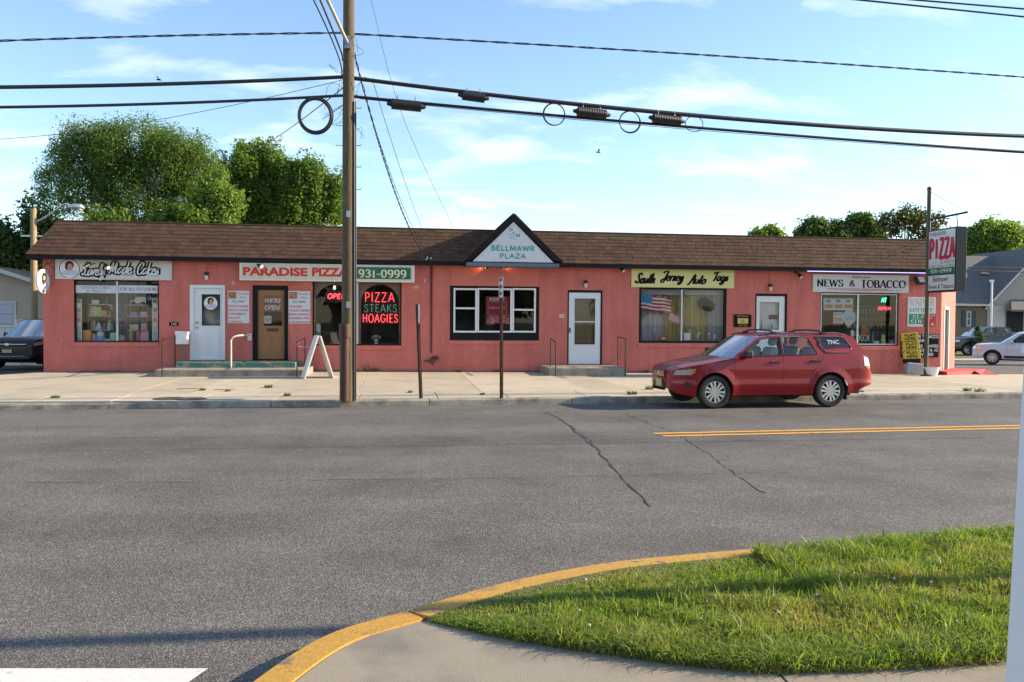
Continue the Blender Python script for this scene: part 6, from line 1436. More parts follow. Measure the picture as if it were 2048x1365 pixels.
def sface(u0, v0, u1, v1, m, nm, l0=.0, l1=.006):
    t = MB(); t.box(bx0 - l1, bx0 - l0, by1 - u1 * bw, by1 - u0 * bw, bz0 + v0 * Hb, bz0 + v1 * Hb); return t.build(nm, m, lb_)
sface(.04, .285, .96, .975, M_offwhite, 'upper_face', -.002); sface(.04, .03, .96, .268, M_offwhite, 'lower_face', -.002); sface(.04, .285, .96, .385, M_green, 'green_band', .0062, .0085)
def sline(txt, u0, v0, u1, v1, m, lift=.009, **kw):
    t = MB(); stext(t, txt, (u0 * bw, v0 * Hb, u1 * bw, v1 * Hb), frs, G, lift=lift, **kw); t.build('lettering', m, lb_, smooth=False)
M_dgreen = mat('sign_dark_green', (.012, .07, .05), .5); M_pizzared = mat('sign_pizza_red', (.42, .012, .035), .5)
sline('PARADISE', .08, .895, .66, .955, M_dgreen, weight=.2, thin=.1, serif=.1)
for i, ch in enumerate('PIZZA'):
    z0_ = .50 + .025 * i if i else .50; sline(ch, .065 + i * .182, .51, .065 + i * .182 + .16, .865, M_pizzared, weight=.17)
sline('& PASTA', .46, .45, .94, .495, M_dgreen, weight=.17, thin=.1, serif=.08); sline('WE DELIVER', .06, .393, .94, .43, M_dred, weight=.2)
sline('931-0999', .12, .305, .86, .365, M_white, weight=.2, thin=.12, serif=.08, lift=.0105)
for tx_, v0, v1, u0, u1 in (('Bellmawr', .165, .245, .22, .76), ('News & Tobacco', .055, .125, .06, .95)):
    t = MB(); ftext(t, tx_, (u0 * bw, v0 * Hb, u1 * bw, v1 * Hb), frs, bold=.008, lift=.0085); t.build('lettering', M_ink, lb_, smooth=False)

# ------------------------------------------------------------------ utility pole and overhead lines
UX, UY = gp(696, 801, .14); UZ = zs(UX, UY)
up_ = thing('utility_pole', 'weathered brown wooden utility pole at the kerb', 'utility pole', (UX, UY, UZ))
M_pole = mat('weathered_pole', (.10, .069, .044), .9, var=.45, vscale=7, col2=(.14, .115, .05), f2=(.48, .68), s2=3.0, bump=.7, bscale=14, stretch=(9, 9, .55))
t = MB(); t.tube([(UX, UY, UZ - .02), (UX, UY, 3), (UX, UY, 7), (UX, UY, 11.5)], lambda i: (.130, .120, .108, .095)[i], 20); t.build('shaft', M_pole, up_)
M_guard = mat('brown_riser', (.060, .024, .018), .55, .2, var=.3, vscale=8, col2=(.14, .06, .03), f2=(.58, .68), s2=5)
zg = fp(690, 648, UY - .1)[1]; t = MB(); t.tube([(UX - .06, UY - .10, UZ), (UX - .06, UY - .10, zg - .25)], .095, 14); t.tube([(UX - .055, UY - .10, zg - .27), (UX - .055, UY - .10, zg)], .112, 14); t.build('riser_guard', M_guard, up_)
t = MB()
for dx_, r_ in ((.115, .026), (.148, .016), (.09, .018)): t.tube([(UX + dx_, UY - .07, UZ), (UX + dx_ * 1.0, UY - .07, 3), (UX + dx_ * .92, UY - .06, 5.9)], r_, 7)
t.build('riser_cables', M_lead, up_)
for px, py, sd_ in ((674, 252, -1), (674, 292, -1), (672, 333, -1), (722, 216, 1), (722, 291, 1), (722, 334, 1), (722, 379, 1)):
    z = fp(696, py, UY)[1]; t = MB(); t.tube([(UX + sd_ * .10, UY, z), (UX + sd_ * .235, UY, z), (UX + sd_ * .24, UY, z + .03)], .008, 5); t.build('step_bolt', M_steel, up_)
x, z = fp(655, 0, UY - 1.6); z0 = fp(700, 90, UY)[1]; d_ = Vector((x - UX, -1.6, z - z0)); t = MB(); t.tube([(UX - .02, UY - .12, z0), Vector((UX, UY, z0)) + d_, Vector((UX, UY, z0)) + d_ * 1.9], .034, 8); t.build('lamp_arm', mat('galvanised', (.55, .53, .48), .5, .4, var=.1), up_)
t = MB(); t.box(UX - .07, UX + .05, UY - .16, UY - .1, z0 - .12, z0 + .12); t.build('arm_plate', M_steel, up_)
for k, py in enumerate((430, 610, 665)):
    z = fp(692, py, UY)[1]; t = MB(); t.box(UX - .03, UX + .05, UY - .145, UY - .128, z - .06, z + .06); t.build('metal_tag', M_alu, up_)
def YL(X): return UY + .0467 * (X - UX)
def quad3(p, q, r_, t_):
    return [(1 - t_) * (1 - 2 * t_) * a + 4 * t_ * (1 - t_) * b + t_ * (2 * t_ - 1) * c for a, b, c in zip(p, q, r_)]
CG = 'overhead cables on the pole line'
def span(name, label, pts, r, ext=1.9, dy=0.0, twist=0.0, m=None, cat='cable', n=48):
    """cable along the pole line through measured points (X from picture, on the vertical plane of the line)"""
    W3_ = []
    for px, py in pts:
        X = UX; 
        for _ in range(6): X = fp(px, py, YL(X) + dy)[0]
        W3_.append((X, YL(X) + dy, fp(px, py, YL(X) + dy)[1]))
    A = np.array(W3_); c = np.polyfit(A[:, 0], A[:, 2], 2 if len(pts) > 2 else 1); x0, x1 = A[0, 0], A[0, 0] + (A[-1, 0] - A[0, 0]) * ext
    P = [(x, YL(x) + dy, float(np.polyval(c, x))) for x in np.linspace(x0, x1, n)]
    t = MB()
    if twist:
        P = [(x, YL(x) + dy, float(np.polyval(c, x))) for x in np.linspace(x0, x1, 260)]
        for ph in (0, PI): t.tube([(p[0], p[1] + twist * math.cos(p[0] * 7 + ph), p[2] + twist * math.sin(p[0] * 7 + ph)) for p in P], r, 5)
    else: t.tube(P, r, 7)
    tag(t.build(name, m or M_lead), label, cat, CG); return c
span('overhead_cable', 'twisted top service cable running left from the pole', [(697, 66), (330, 72), (0, 82)], .011, twist=.012); cT = span('overhead_cable', 'twisted top service cable running right from the pole', [(700, 68), (1400, 110), (2048, 155)], .011, twist=.012)
span('overhead_cable', 'thick upper cable bundle running left from the pole', [(697, 154), (350, 168), (0, 175)], .036); cU = span('overhead_cable', 'thick upper cable bundle running right from the pole', [(700, 156), (980, 190), (1400, 233), (2048, 273)], .040)
span('overhead_cable', 'lower black cable running left from the pole', [(697, 191), (350, 207), (0, 215)], .028); cL = span('overhead_cable', 'lower black cable running right from the pole', [(700, 193), (980, 219), (1430, 259), (2048, 304)], .030)
span('overhead_wire', 'thin wire just under the lower black cable at right', [(720, 198), (1460, 266), (2048, 307)], .006); span('overhead_wire', 'thin steel strand above the upper cable bundle at right', [(700, 153), (980, 185), (1400, 229), (2048, 269)], .008, m=M_alu)
span('overhead_wire', 'thin steel strand above the upper cable bundle at left', [(697, 151), (350, 165), (0, 172)], .008, m=M_alu)
def onl(px, py, dy=0.0):
    X = UX
    for _ in range(6): X, Z = fp(px, py, YL(X) + dy)
    return Vector((X, YL(X) + dy, Z))
M_encl = mat('ribbed_black_plastic', (.014, .014, .015), .5)
def enclosure(px0, py0, px1, py1, rad, lb, ribs=True):
    a, b = onl(px0, py0, -.05), onl(px1, py1, -.05); th = thing('splice_enclosure', lb, 'splice box', tuple((a + b) / 2), 'black splice boxes on the cables'); t = MB()
    n = 34 if ribs else 2; t.tube([a + (b - a) * i / n for i in range(n + 1)], (lambda i: rad * (1 if i % 2 else .93)) if ribs else rad, 12); t.build('case', M_encl, th)
    for e, s_ in ((a, -1), (b, 1)):
        t = MB(); t.tube([e, e + (b - a).normalized() * s_ * .09], rad * .55, 10, r1=rad * .3); t.build('end_cap', M_encl, th)
    t = MB(); m_ = (a + b) / 2
    for f_ in (.2, .8): q = a + (b - a) * f_; t.tube([q, q + Vector((0, .03, rad + .08))], .012, 5)
    t.build('hanger', M_steel, th)
enclosure(783, 208, 842, 214, .105, 'black splice box hanging on the lower cable right of the pole', False); enclosure(925, 191, 969, 197, .095, 'black splice box on the upper cable, nearest the pole', False); enclosure(1155, 223, 1212, 230, .10, 'ribbed black splice box between the two small cable loops'); enclosure(1306, 236, 1361, 243, .10, 'ribbed black splice box at the right end of the cable loops')
def loop(px, py, rpx, r, lb, turns=3, sq=1.0):
    c_ = onl(px, py, -.04); Rr = rpx / F_PX * 16.6; th = thing('cable_loop', lb, 'cable coil', (c_.x, c_.y, c_.z - Rr), 'spare cable loops on the line'); t = MB()
    for k in range(turns):
        t = MB(); t.torus((c_.x + rnd.uniform(-.012, .012), c_.y - .012 * k, c_.z + rnd.uniform(-.012, .012)), Rr * (1 - .02 * k), r, 'Y', 32, 6, sq=sq); t.build('turn', M_lead, th)
loop(632, 232, 31, .026, 'large coil of black cable hanging left of the pole', 4, 1.08); loop(1108, 229, 22, .010, 'small cable loop left of the ribbed splice boxes', 2); loop(1260, 244, 22, .010, 'small cable loop between the ribbed splice boxes', 2); loop(1388, 248, 19, .009, 'small cable loop right of the ribbed splice boxes', 1, .85)
def wire(label, P, r=.006, m=None, name='drop_wire', cat='wire', sag=0.0, n=20):
    """free wire between world points with sag"""
    P = [Vector(p) for p in P]; Q = catmull([tuple(p) for p in P], 10) if len(P) > 2 else [tuple(P[0].lerp(P[1], i / n) - Vector((0, 0, sag * 4 * (i / n) * (1 - i / n)))) for i in range(n + 1)]
    t = MB(); t.tube(Q, r, 6); tag(t.build(name, m or M_lead), label, cat, 'drop wires from the pole')
wh = Vector((wx if isinstance(wx, float) else fp(853, 518, -.3)[0], -.32, fp(853, 516, -.3)[1]))
wh = Vector((fp(853, 516, -.34)[0], -.34, fp(853, 516, -.34)[1]))
top_ = Vector((UX + .1, UY + .05, fp(712, 105, UY)[1]))
t = MB()
for ph in (0, PI):
    t.tube([tuple(top_.lerp(wh, i / 120) - Vector((0, 0, .55 * 4 * (i / 120) * (1 - i / 120))) + Vector((.014 * math.cos(i * .9 + ph), 0, .014 * math.sin(i * .9 + ph)))) for i in range(121)], .010, 5)
tag(t.build('service_drop', M_lead), 'twisted service cable from the pole down to the weatherhead', 'cable', 'drop wires from the pole')
wire('thin wire from the upper bundle to the weatherhead, beside the service cable', [onl(722, 165), wh + Vector((.12, 0, .03))], .007, sag=.45); wire('thin wire from the splice box to the weatherhead', [onl(745, 160), wh + Vector((.2, .0, .05))], .006, sag=.2)
wire('thin bright wire crossing from top centre to behind the roof', [Vector((*[fp(742, 0, -7.5)[0]], -7.5, fp(742, 0, -7.5)[1])), Vector((fp(806, 235, -4)[0], -4, fp(806, 235, -4)[1])), Vector((fp(906, 458, .6)[0], .6, fp(906, 455, .6)[1]))], .006, M_steel)
wire('pair of thin wires running to the left house, upper', [onl(686, 160), Vector((fp(0, 267, 6)[0] * 1.3, 6, fp(0, 267, 6)[1] - .3))], .007, M_steel, sag=.5); wire('thin wire sloping behind the maple trees', [onl(686, 176), Vector((fp(505, 303, 14)[0], 14, fp(505, 303, 14)[1]))], .012, M_steel, sag=.1)
wire('cross street wire rising to upper left, outer', [Vector((UX - .1, UY - .1, fp(690, 160, UY)[1])), Vector((fp(627, 0, UY - 3)[0], UY - 3, fp(627, 0, UY - 3)[1])), Vector((UX - 3, UY - 9, 10.6))], .012); wire('cross street cable rising to upper left, inner', [Vector((UX - .1, UY - .1, fp(690, 125, UY)[1])), Vector((fp(640, 0, UY - 3)[0], UY - 3, fp(640, 0, UY - 3)[1])), Vector((UX - 2.6, UY - 9, 11))], .016)
for k in range(9):
    c_ = Vector((UX + rnd.choice((-1, 1)) * rnd.uniform(.13, .2), UY - .05, rnd.uniform(5.0, 6.3))); P = [c_ + Vector((rnd.uniform(-.3, .3), rnd.uniform(-.05, .05), rnd.uniform(-.4, .25))) for _ in range(5)]
    wire('loose thin wire curl beside the pole, %s' % ('lowest', 'low', 'below the lower cable', 'at the lower cable', 'between the cables', 'at the upper cable', 'above the upper cable', 'high', 'highest')[k], [c_ + Vector((0, 0, -.9 + k * .22))] + [p + Vector((0, 0, -.6 + k * .2)) for p in P[:4]], .004)
for dy_, lb in ((0, 'upper'), (.35, 'lower')):
    a, b = fp(1790, -2 + dy_ * 6, -14), fp(2048, 4 + dy_ * 10, -14); wire('black cable crossing the top right corner, ' + lb, [Vector((a[0] - 3, -14, a[1] + .05)), Vector((b[0] + 14, -14, b[1] - .3 - dy_))], .012)
# pole on the near corner, out of the picture to the right; its shadow lies across lawn and road
t = MB(); NX, NY = 9.5, -20.05; np_ = thing('corner_pole', 'wooden pole on the near lawn casting the long shadow', 'utility pole', (NX, NY, NZ)); t.tube([(NX, NY, NZ - .02), (NX, NY, 9)], .085, 14, r1=.075); t.build('shaft', M_pole, np_)

# ------------------------------------------------------------------ vehicles
M_tyre = mat('tyre_rubber', (.017, .017, .018), .8, var=.2, vscale=20); M_rim = mat('alloy_rim', (.60, .60, .61), .3, .85); M_blk = mat('black_plastic', (.016, .016, .017), .6)
M_carglass = glass_mat('car_glass', (.45, .52, .52), .8); M_lamp = mat('headlamp', (.42, .43, .44), .16, .7, coat=1.0, var=.35, vscale=14); M_amber = mat('amber_lens', (.55, .18, .03), .2, coat=1.0); M_redlens = mat('red_lens', (.50, .015, .02), .2, coat=1.0); M_clear = mat('clear_lens', (.70, .70, .68), .15, coat=1.0); M_seat = mat('seat_cloth', (.42, .39, .34), .9, var=.1); M_underbody = mat('underbody', (.010, .010, .011), .9); M_chrome = mat('chrome', (.7, .7, .7), .12, 1.0); M_plate = mat('plate_buff', (.50, .42, .20), .5, var=.15, vscale=30)
def paint(name, col, metal=.35, rough=.32):
    return mat(name, col, rough, metal, var=.05, vscale=2.5, coat=.38, spec=.3)
def interp(pts, x):
    return float(np.interp(x, [p[0] for p in pts], [p[1] for p in pts]))
def make_car(name, label, loc, rz, P, body, cat='car', group=None):
    root = thing(name, label, cat, loc, group); root.rotation_euler = (0, 0, rz)
    L_, hw, r, axles = P['L'], P['hw'], P['r'], P['axles']; Ra = r + P.get('gap', .055); zc = r
    nose, tail = P.get('nose', .6), P.get('tail', .35); cn_, ct_ = P.get('cn', .62), P.get('ct', .78)
    def Wd(x):
        a = 1.0
        if x < nose: a = cn_ + (1 - cn_) * math.sqrt(max(0, 1 - (1 - x / nose) ** 2.4))
        if x > L_ - tail: a = min(a, ct_ + (1 - ct_) * math.sqrt(max(0, 1 - (1 - (L_ - x) / tail) ** 2.4)))
        return hw * a
    prof = P.get('prof', [(.15, .93), (.28, .962), (.42, .988), (.50, 1.0), (.535, .988), (.62, .986), (.80, .988), (.90, .975), (1.02, .945), (1.2, .90)])
    zscale = P.get('zscale', 1.0)
    def yb(x, z):
        y = Wd(x) * interp(prof, z / zscale)
        for xc in axles:
            d = math.hypot(x - xc, z - zc)
            if d < Ra + .13: y += .020 * max(0, 1 - max(0, d - Ra) / .13) * min(1, Wd(x) / hw)
        return y
    def zbot(x):
        z = interp(P['sill'], x)
        for xc in axles:
            dx = abs(x - xc)
            if dx < Ra: z = max(z, zc + math.sqrt(Ra * Ra - dx * dx))
        return z
    ztop = lambda x: interp(P['belt'], x)
    xs_ = set(np.round(np.linspace(0, L_, int(L_ / .05)), 4)) | {0.015, .03, .06, L_ - .015, L_ - .03, L_ - .06} | {p[0] for p in P['belt']}
    for xc in axles:
        for k in range(25): xs_.add(round(xc - Ra * math.cos(PI * k / 24), 4))
        xs_ |= {round(xc - Ra - .001, 4), round(xc + Ra + .001, 4)}
    xs_ = sorted(x for x in xs_ if 0 <= x <= L_); nr = 16
    b = MB(); 
    for sgn in (-1, 1):
        o = len(b.v)
        for x in xs_:
            z0, z1 = zbot(x), ztop(x); z0 = min(z0, z1 - .01)
            for j in range(nr + 1):
                z = z0 + (z1 - z0) * j / nr; b.v.append((x, sgn * yb(x, z), z))
        for i in range(len(xs_) - 1):
            for j in range(nr):
                q = (o + i * (nr + 1) + j, o + (i + 1) * (nr + 1) + j, o + (i + 1) * (nr + 1) + j + 1, o + i * (nr + 1) + j + 1); b.f.append(q if sgn < 0 else q[::-1])
    # decks: bonnet and tail
    nd = 12
    for x_a, x_b, crown in P['decks']:
        st = [x for x in xs_ if x_a - 1e-6 <= x <= x_b + 1e-6]; o = len(b.v)
        for x in st:
            z = ztop(x); y = yb(x, z); cr_ = crown * min(1, (x + .12) / .5) if x_a == 0 else crown
            for k in range(nd + 1):
                u = -1 + 2 * k / nd; b.v.append((x, u * y, z + cr_ * (1 - abs(u) ** 3)))
        for i in range(len(st) - 1):
            for k in range(nd): b.f.append((o + i * (nd + 1) + k, o + i * (nd + 1) + k + 1, o + (i + 1) * (nd + 1) + k + 1, o + (i + 1) * (nd + 1) + k))
    for x in (0, L_):
        z0, z1 = zbot(x), ztop(x); pts = [(x, -yb(x, z0 + (z1 - z0) * j / nr), z0 + (z1 - z0) * j / nr) for j in range(nr + 1)] + [(x, yb(x, z0 + (z1 - z0) * j / nr), z0 + (z1 - z0) * j / nr) for j in range(nr, -1, -1)]
        b.add(pts, [tuple(range(len(pts))) if x else tuple(range(len(pts)))[::-1]])
    # welding keeps shading smooth
    bo = b.build('body', body, root, local=True, angle=42)
    bm = bmesh.new(); bm.from_mesh(bo.data); bmesh.ops.remove_doubles(bm, verts=bm.verts, dist=.0008); bmesh.ops.recalc_face_normals(bm, faces=bm.faces); bm.to_mesh(bo.data); bm.free(); bo.data.polygons.foreach_set('use_smooth', [True] * len(bo.data.polygons)); bo.data.set_sharp_from_angle(angle=R(42))
    # greenhouse sides with window openings
    kt = P.get('tumble', .40); zb0 = P['gz']; yg0 = hw * .935
    yg = lambda z: yg0 - kt * (z - zb0)
    rail_ = P['rail']; outer = [(x, ztop(x) - .012) for x in np.linspace(rail_[0][0], rail_[-1][0], 14)] + rail_[::-1][1:-1]
    for sgn in (-1, 1):
        bm = bmesh.new(); edges = []
        for lp in [outer] + P['windows']:
            vv = [bm.verts.new((p[0], 0, p[1])) for p in lp]; edges += [bm.edges.new((vv[i], vv[(i + 1) % len(vv)])) for i in range(len(vv))]
        bmesh.ops.triangle_fill(bm, use_beauty=True, use_dissolve=False, edges=edges)
        for v in bm.verts: v.co.y = sgn * yg(v.co.z)
        bmesh.ops.recalc_face_normals(bm, faces=bm.faces); me = bpy.data.meshes.new('pillar_frame'); bm.to_mesh(me); bm.free(); me.materials.append(body); o = bpy.data.objects.new('pillar_frame', me); C.objects.link(o); o.parent = root
        for wn in P['windows']:
            t = MB(); t.add([(x, sgn * (yg(z) - .008), z) for x, z in wn], [tuple(range(len(wn)))]); w_ = t.build('side_window', P.get('glass', M_carglass), root, local=True, smooth=False)
            t = MB(); t.tube([(x, sgn * (yg(z) + .001), z) for x, z in wn + [wn[0]]], .012, 5, cap=False); t.build('rubber_seal', M_blk, w_, local=True)
    # roof, windscreen, rear screen
    top_r = [p for p in rail_[1:-1]]; t = MB(); nc = 12
    for x, z in top_r:
        y = yg(z) + .004
        for k in range(nc + 1): u = -1 + 2 * k / nc; t.v.append((x - (.05 * (1 - u * u) if (x, z) == top_r[0] else 0), u * y, z + P.get('crown', .06) * (1 - abs(u) ** 2.6)))
    for i in range(len(top_r) - 1):
        for k in range(nc): t.f.append((i * (nc + 1) + k, (i + 1) * (nc + 1) + k, (i + 1) * (nc + 1) + k + 1, i * (nc + 1) + k + 1))
    t.build('roof', body, root, local=True)
    def screen(p, q, bow0, bow1, nm, m):
        t = MB(); n1, n2 = 10, 5
        for j in range(n2 + 1):
            f_ = j / n2; x, z = p[0] + (q[0] - p[0]) * f_, p[1] + (q[1] - p[1]) * f_; y = yg(z) - .01; bw_ = bow0 + (bow1 - bow0) * f_
            for k in range(n1 + 1): u = -1 + 2 * k / n1; t.v.append((x + bw_ * (1 - u * u), u * y, z + (P.get('crown', .06) * (1 - abs(u) ** 2.6) * f_) + P.get('decks')[0][2] * .5 * (1 - u * u) * (1 - f_)))
        t.f = [(j * (n1 + 1) + k, j * (n1 + 1) + k + 1, (j + 1) * (n1 + 1) + k + 1, (j + 1) * (n1 + 1) + k) for j in range(n2) for k in range(n1)]; return t.build(nm, m, root, local=True)
    screen(rail_[0], rail_[1], -.14, -.06, 'windscreen', P.get('ws_glass', M_carglass)); screen(rail_[-1], rail_[-2], .05, .03, 'rear_window', P.get('rear_m', M_carglass))
    # cabin
    t = MB(); x0, x1 = rail_[0][0], rail_[-1][0]; t.box(x0 - .3, x1 - .1, -hw * .86, hw * .86, r * .8, r * .8 + .12); t.build('cabin_floor', M_blk, root, local=True)
    t = MB(); t.box(.5, L_ - .4, -hw * .62, hw * .62, r * .62, r * .62 + .2); t.build('underbody', M_underbody, root, local=True)
    for sx in P['seats']:
        for sy in (-.37, .37):
            t = MB(); Mx = Matrix.Translation((sx, sy, r + .20)); t.cbox(-.25, .27, -.25, .25, 0, .18, .05, Mx); Mb = Mx @ Matrix.Translation((.25, 0, .1)) @ Matrix.Rotation(R(14), 4, 'Y'); t.cbox(-.06, .09, -.24, .24, 0, .60, .05, Mb); t.cbox(-.05, .06, -.13, .13, .63, .83, .045, Mb); t.build('seat', M_seat, root, local=True)
    t = MB(); t.cbox(x0 + .06, x0 + .42, -hw * .8, hw * .8, r + .35, P['gz'] - .05, .05); t.build('dashboard', M_blk, root, local=True)
    t = MB(); t.torus((x0 + .58, -.37, P['gz'] - .05), .18, .016, 'X', 20, 6, tilt=Matrix.Rotation(R(-25), 3, 'Y')); t.build('steering_wheel', M_blk, root, local=True)
    # wheels
    wy = hw - .105
    for xc in axles:
        for sgn in (-1, 1):
            t = MB(); wv = .105; t.lathe([(r * .64, -wv * .9), (r * .80, -wv), (r * .93, -wv * .98), (r * .985, -wv * .7), (r, -wv * .4), (r, wv * .4), (r * .985, wv * .7), (r * .93, wv * .98), (r * .80, wv), (r * .64, wv * .9), (r * .60, wv * .2), (r * .60, -wv * .2), (r * .64, -wv * .9)], (xc, sgn * wy, r), 'Y', 36); t.f = t.f[:-2]; tw = t.build('tyre', M_tyre, root, local=True)
            t = MB(); yo = sgn * (wy + .082) ; t.torus((xc, yo, r), r * .635, r * .04, 'Y', 32, 6); t.lathe([(r * .17, -.012), (r * .17, .012)], (xc, yo, r), 'Y', 14)
            ns_ = P.get('spokes', 6)
            for k in range(ns_):
                a = 2 * PI * k / ns_ + .26
                for da in (-.17, .17):
                    Mk = Matrix.Translation((xc, yo, r)) @ Matrix.Rotation(a, 4, 'Y'); t.add([tuple(Mk @ Vector(p)) for p in [(r * .14, -.012 , -.018 + da * .1), (r * .62, -.012, da * r * .80 - .024), (r * .62, -.012, da * r * .80 + .024), (r * .14, -.012, .018 + da * .1), (r * .14, .012, -.018 + da * .1), (r * .62, .012, da * r * .80 - .024), (r * .62, .012, da * r * .80 + .024), (r * .14, .012, .018 + da * .1)]], [(0, 1, 2, 3), (4, 7, 6, 5), (0, 4, 5, 1), (2, 6, 7, 3)])
            t.build('rim', M_rim, tw, local=True)
            t = MB(); t.lathe([(r * .62, -.004), (r * .62, .004)], (xc, sgn * (wy + .03), r), 'Y', 24); t.build('brake_disc', M_blk, tw, local=True)
            t = MB(); n = 20
            for k in range(n + 1):
                a = PI * k / n; t.v += [(xc - (Ra + .004) * math.cos(a), sgn * (hw - .03), r + (Ra + .004) * math.sin(a)), (xc - (Ra + .004) * math.cos(a), sgn * (hw - .36), r + (Ra + .004) * math.sin(a))]
            t.f = [(2 * k, 2 * k + 1, 2 * k + 3, 2 * k + 2) for k in range(n)]; t.f.append(tuple(2 * k + 1 for k in range(n + 1))); t.build('wheel_liner', M_underbody, root, local=True)
    # surface patches (lamps, seams, handles follow the body side)
    def patch(cs, m, nm, sides=(-1, 1), off=.004, n=6, parent=None):
        for sgn in sides:
            t = MB(); A = [np.array(c) for c in cs]
            for j in range(n + 1):
                for i in range(n + 1):
                    u, v = i / n, j / n; q = (A[0] * (1 - u) + A[1] * u) * (1 - v) + (A[3] * (1 - u) + A[2] * u) * v; t.v.append((q[0], sgn * (yb(q[0], q[1]) + off), q[1]))
            t.f = [(j * (n + 1) + i, j * (n + 1) + i + 1, (j + 1) * (n + 1) + i + 1, (j + 1) * (n + 1) + i) for j in range(n) for i in range(n)]; t.build(nm, m, parent or root, local=True)
    for cs, m, nm, off in P.get('patches', []): patch(cs, m, nm, off=off)
    for pts in P.get('seams', []):
        for a_, b_ in zip(pts[:-1], pts[1:]):
            d = Vector((b_[0] - a_[0], b_[1] - a_[1])).normalized(); nn = Vector((-d.y, d.x)) * .004; patch([(a_[0] - nn.x, a_[1] - nn.y), (b_[0] - nn.x, b_[1] - nn.y), (b_[0] + nn.x, b_[1] + nn.y), (a_[0] + nn.x, a_[1] + nn.y)], M_underbody, 'panel_gap', off=.0015, n=6)
    for hx, hz in P.get('handles', []):
        for sgn in (-1, 1):
            t = MB(); y = yb(hx, hz); t.cbox(hx - .11, hx + .11, sgn * (y + .012) - .012, sgn * (y + .012) + .014, hz - .018, hz + .02, .008); t.build('door_handle', P.get('handle_m', M_blk), root, local=True)
    if 'mirror' in P:
        mx_, mz_ = P['mirror']
        for sgn in (-1, 1):
            t = MB(); y = yg(mz_); t.cbox(mx_ - .09, mx_ + .08, sgn * (y + .13) - .085, sgn * (y + .13) + .085, mz_ - .07, mz_ + .085, .035); t.cbox(mx_ - .03, mx_ + .05, min(sgn * (y - .02), sgn * (y + .08)), max(sgn * (y - .02), sgn * (y + .08)), mz_ - .07, mz_ - .02, .01); t.build('mirror', P.get('mirror_m', M_blk), root, local=True)
    for bx, m, nm in P.get('boxes', []):
        t = MB(); t.cbox(*bx, min(.012, .3 * min(bx[1] - bx[0], bx[3] - bx[2], bx[5] - bx[4]))); t.build(nm, m, root, local=True)
    return root, patch, yb, yg
red = paint('red_car_paint', (.25, .004, .008), .0, .36)
FX = [(0, .68), (.05, .755), (.16, .81), (.30, .84), (.7, .912), (1.10, .985), (1.40, 1.02), (2.33, 1.035), (3.3, 1.06), (3.85, 1.075), (4.12, 1.08), (4.23, 1.02), (4.29, .79), (4.315, .72), (4.375, .70), (4.40, .65)]
PF = dict(L=4.40, hw=.868, r=.335, axles=(.83, 3.355), nose=.75, cn=.46, tail=.40, ct=.72, belt=FX, decks=[(0, 1.40, .05), (4.12, 4.40, 0.0)], gz=1.03, tumble=.36, crown=.04,
    sill=[(0, .38), (.10, .30), (.4, .24), (1.3, .26), (3.0, .26), (3.9, .30), (4.15, .42), (4.40, .48)],
    rail=[(1.22, 1.01), (1.80, 1.405), (2.05, 1.45), (2.8, 1.475), (3.5, 1.485), (3.86, 1.475), (3.97, 1.445), (4.17, 1.08)],
    windows=[[(1.40, 1.045), (1.60, 1.20), (1.82, 1.355), (1.92, 1.395), (2.275, 1.425), (2.28, 1.06)], [(2.33, 1.062), (2.33, 1.428), (2.86, 1.442), (2.92, 1.415), (3.08, 1.085)], [(3.30, 1.11), (3.15, 1.28), (3.09, 1.442), (3.66, 1.442), (3.75, 1.41), (3.86, 1.25), (3.87, 1.17), (3.82, 1.115)]],
    seats=(1.88, 2.78), handles=((2.12, .925), (3.02, .95)), mirror=(1.50, 1.085), glass=glass_mat('red_car_glass', (.84, .90, .86), .8), ws_glass=glass_mat('red_car_screen', (.45, .52, .55), .75),
    seams=[[(1.26, .30), (1.26, 1.04)], [(2.305, .30), (2.305, 1.07)], [(3.23, 1.08), (3.18, .97), (3.03, .80), (2.91, .62)], [(.35, .832), (.85, .925), (1.25, .99)], [(.06, .62), (.35, .60), (.45, .58)], [(4.05, .80), (3.85, .79), (3.74, .74)]],
    patches=[([(.05, .665), (.36, .675), (.41, .80), (.09, .76)], M_lamp, 'headlight', .006), ([(.36, .705), (.41, .712), (.435, .80), (.385, .79)], M_amber, 'indicator', .009), ([(4.12, .85), (4.27, .83), (4.235, 1.0), (4.12, 1.05)], M_clear, 'tail_lamp', .006), ([(4.18, .78), (4.28, .78), (4.265, .84), (4.14, .85)], M_redlens, 'brake_lamp', .007), ([(.22, .43), (.34, .43), (.34, .52), (.22, .52)], M_blk, 'fog_recess', .003), ([(1.29, .335), (2.88, .335), (2.88, .30), (1.29, .30)], red, 'sill_step', .012)],
    boxes=[((-.022, .02, -.30, .30, .60, .74), M_blk, 'grille'), ((-.02, .03, -.32, .32, .37, .50), M_blk, 'air_intake'), ((-.034, -.018, -.16, .16, .40, .56), M_plate, 'front_plate'), ((4.385, 4.415, -.52, .52, .47, .56), M_blk, 'rear_bumper_trim')])
fx0, fy0 = gp(1429, 819.5, .03); fx1, fy1 = gp(1669, 816, .03)
car_rz = math.atan2(fy1 - fy0, fx1 - fx0); cyc = (.868 - .03) * .965
o_front = Vector((fx0, fy0)) + Vector((-math.sin(car_rz), math.cos(car_rz))) * cyc - Vector((math.cos(car_rz), math.sin(car_rz))) * .83 * .965
rc, patchf, ybf, ygf = make_car('red_suv', 'dark red compact SUV parked at the far kerb', (o_front.x, o_front.y, road_z(fy0) + .0), car_rz, PF, red)
rc.scale = (.965, .965, .965)
for k in range(5):
    t = MB(); z = .622 + k * .026; t.box(-.030, -.020, -.28, .28, z, z + .010); t.build('grille_bar', M_chrome, rc, local=True)
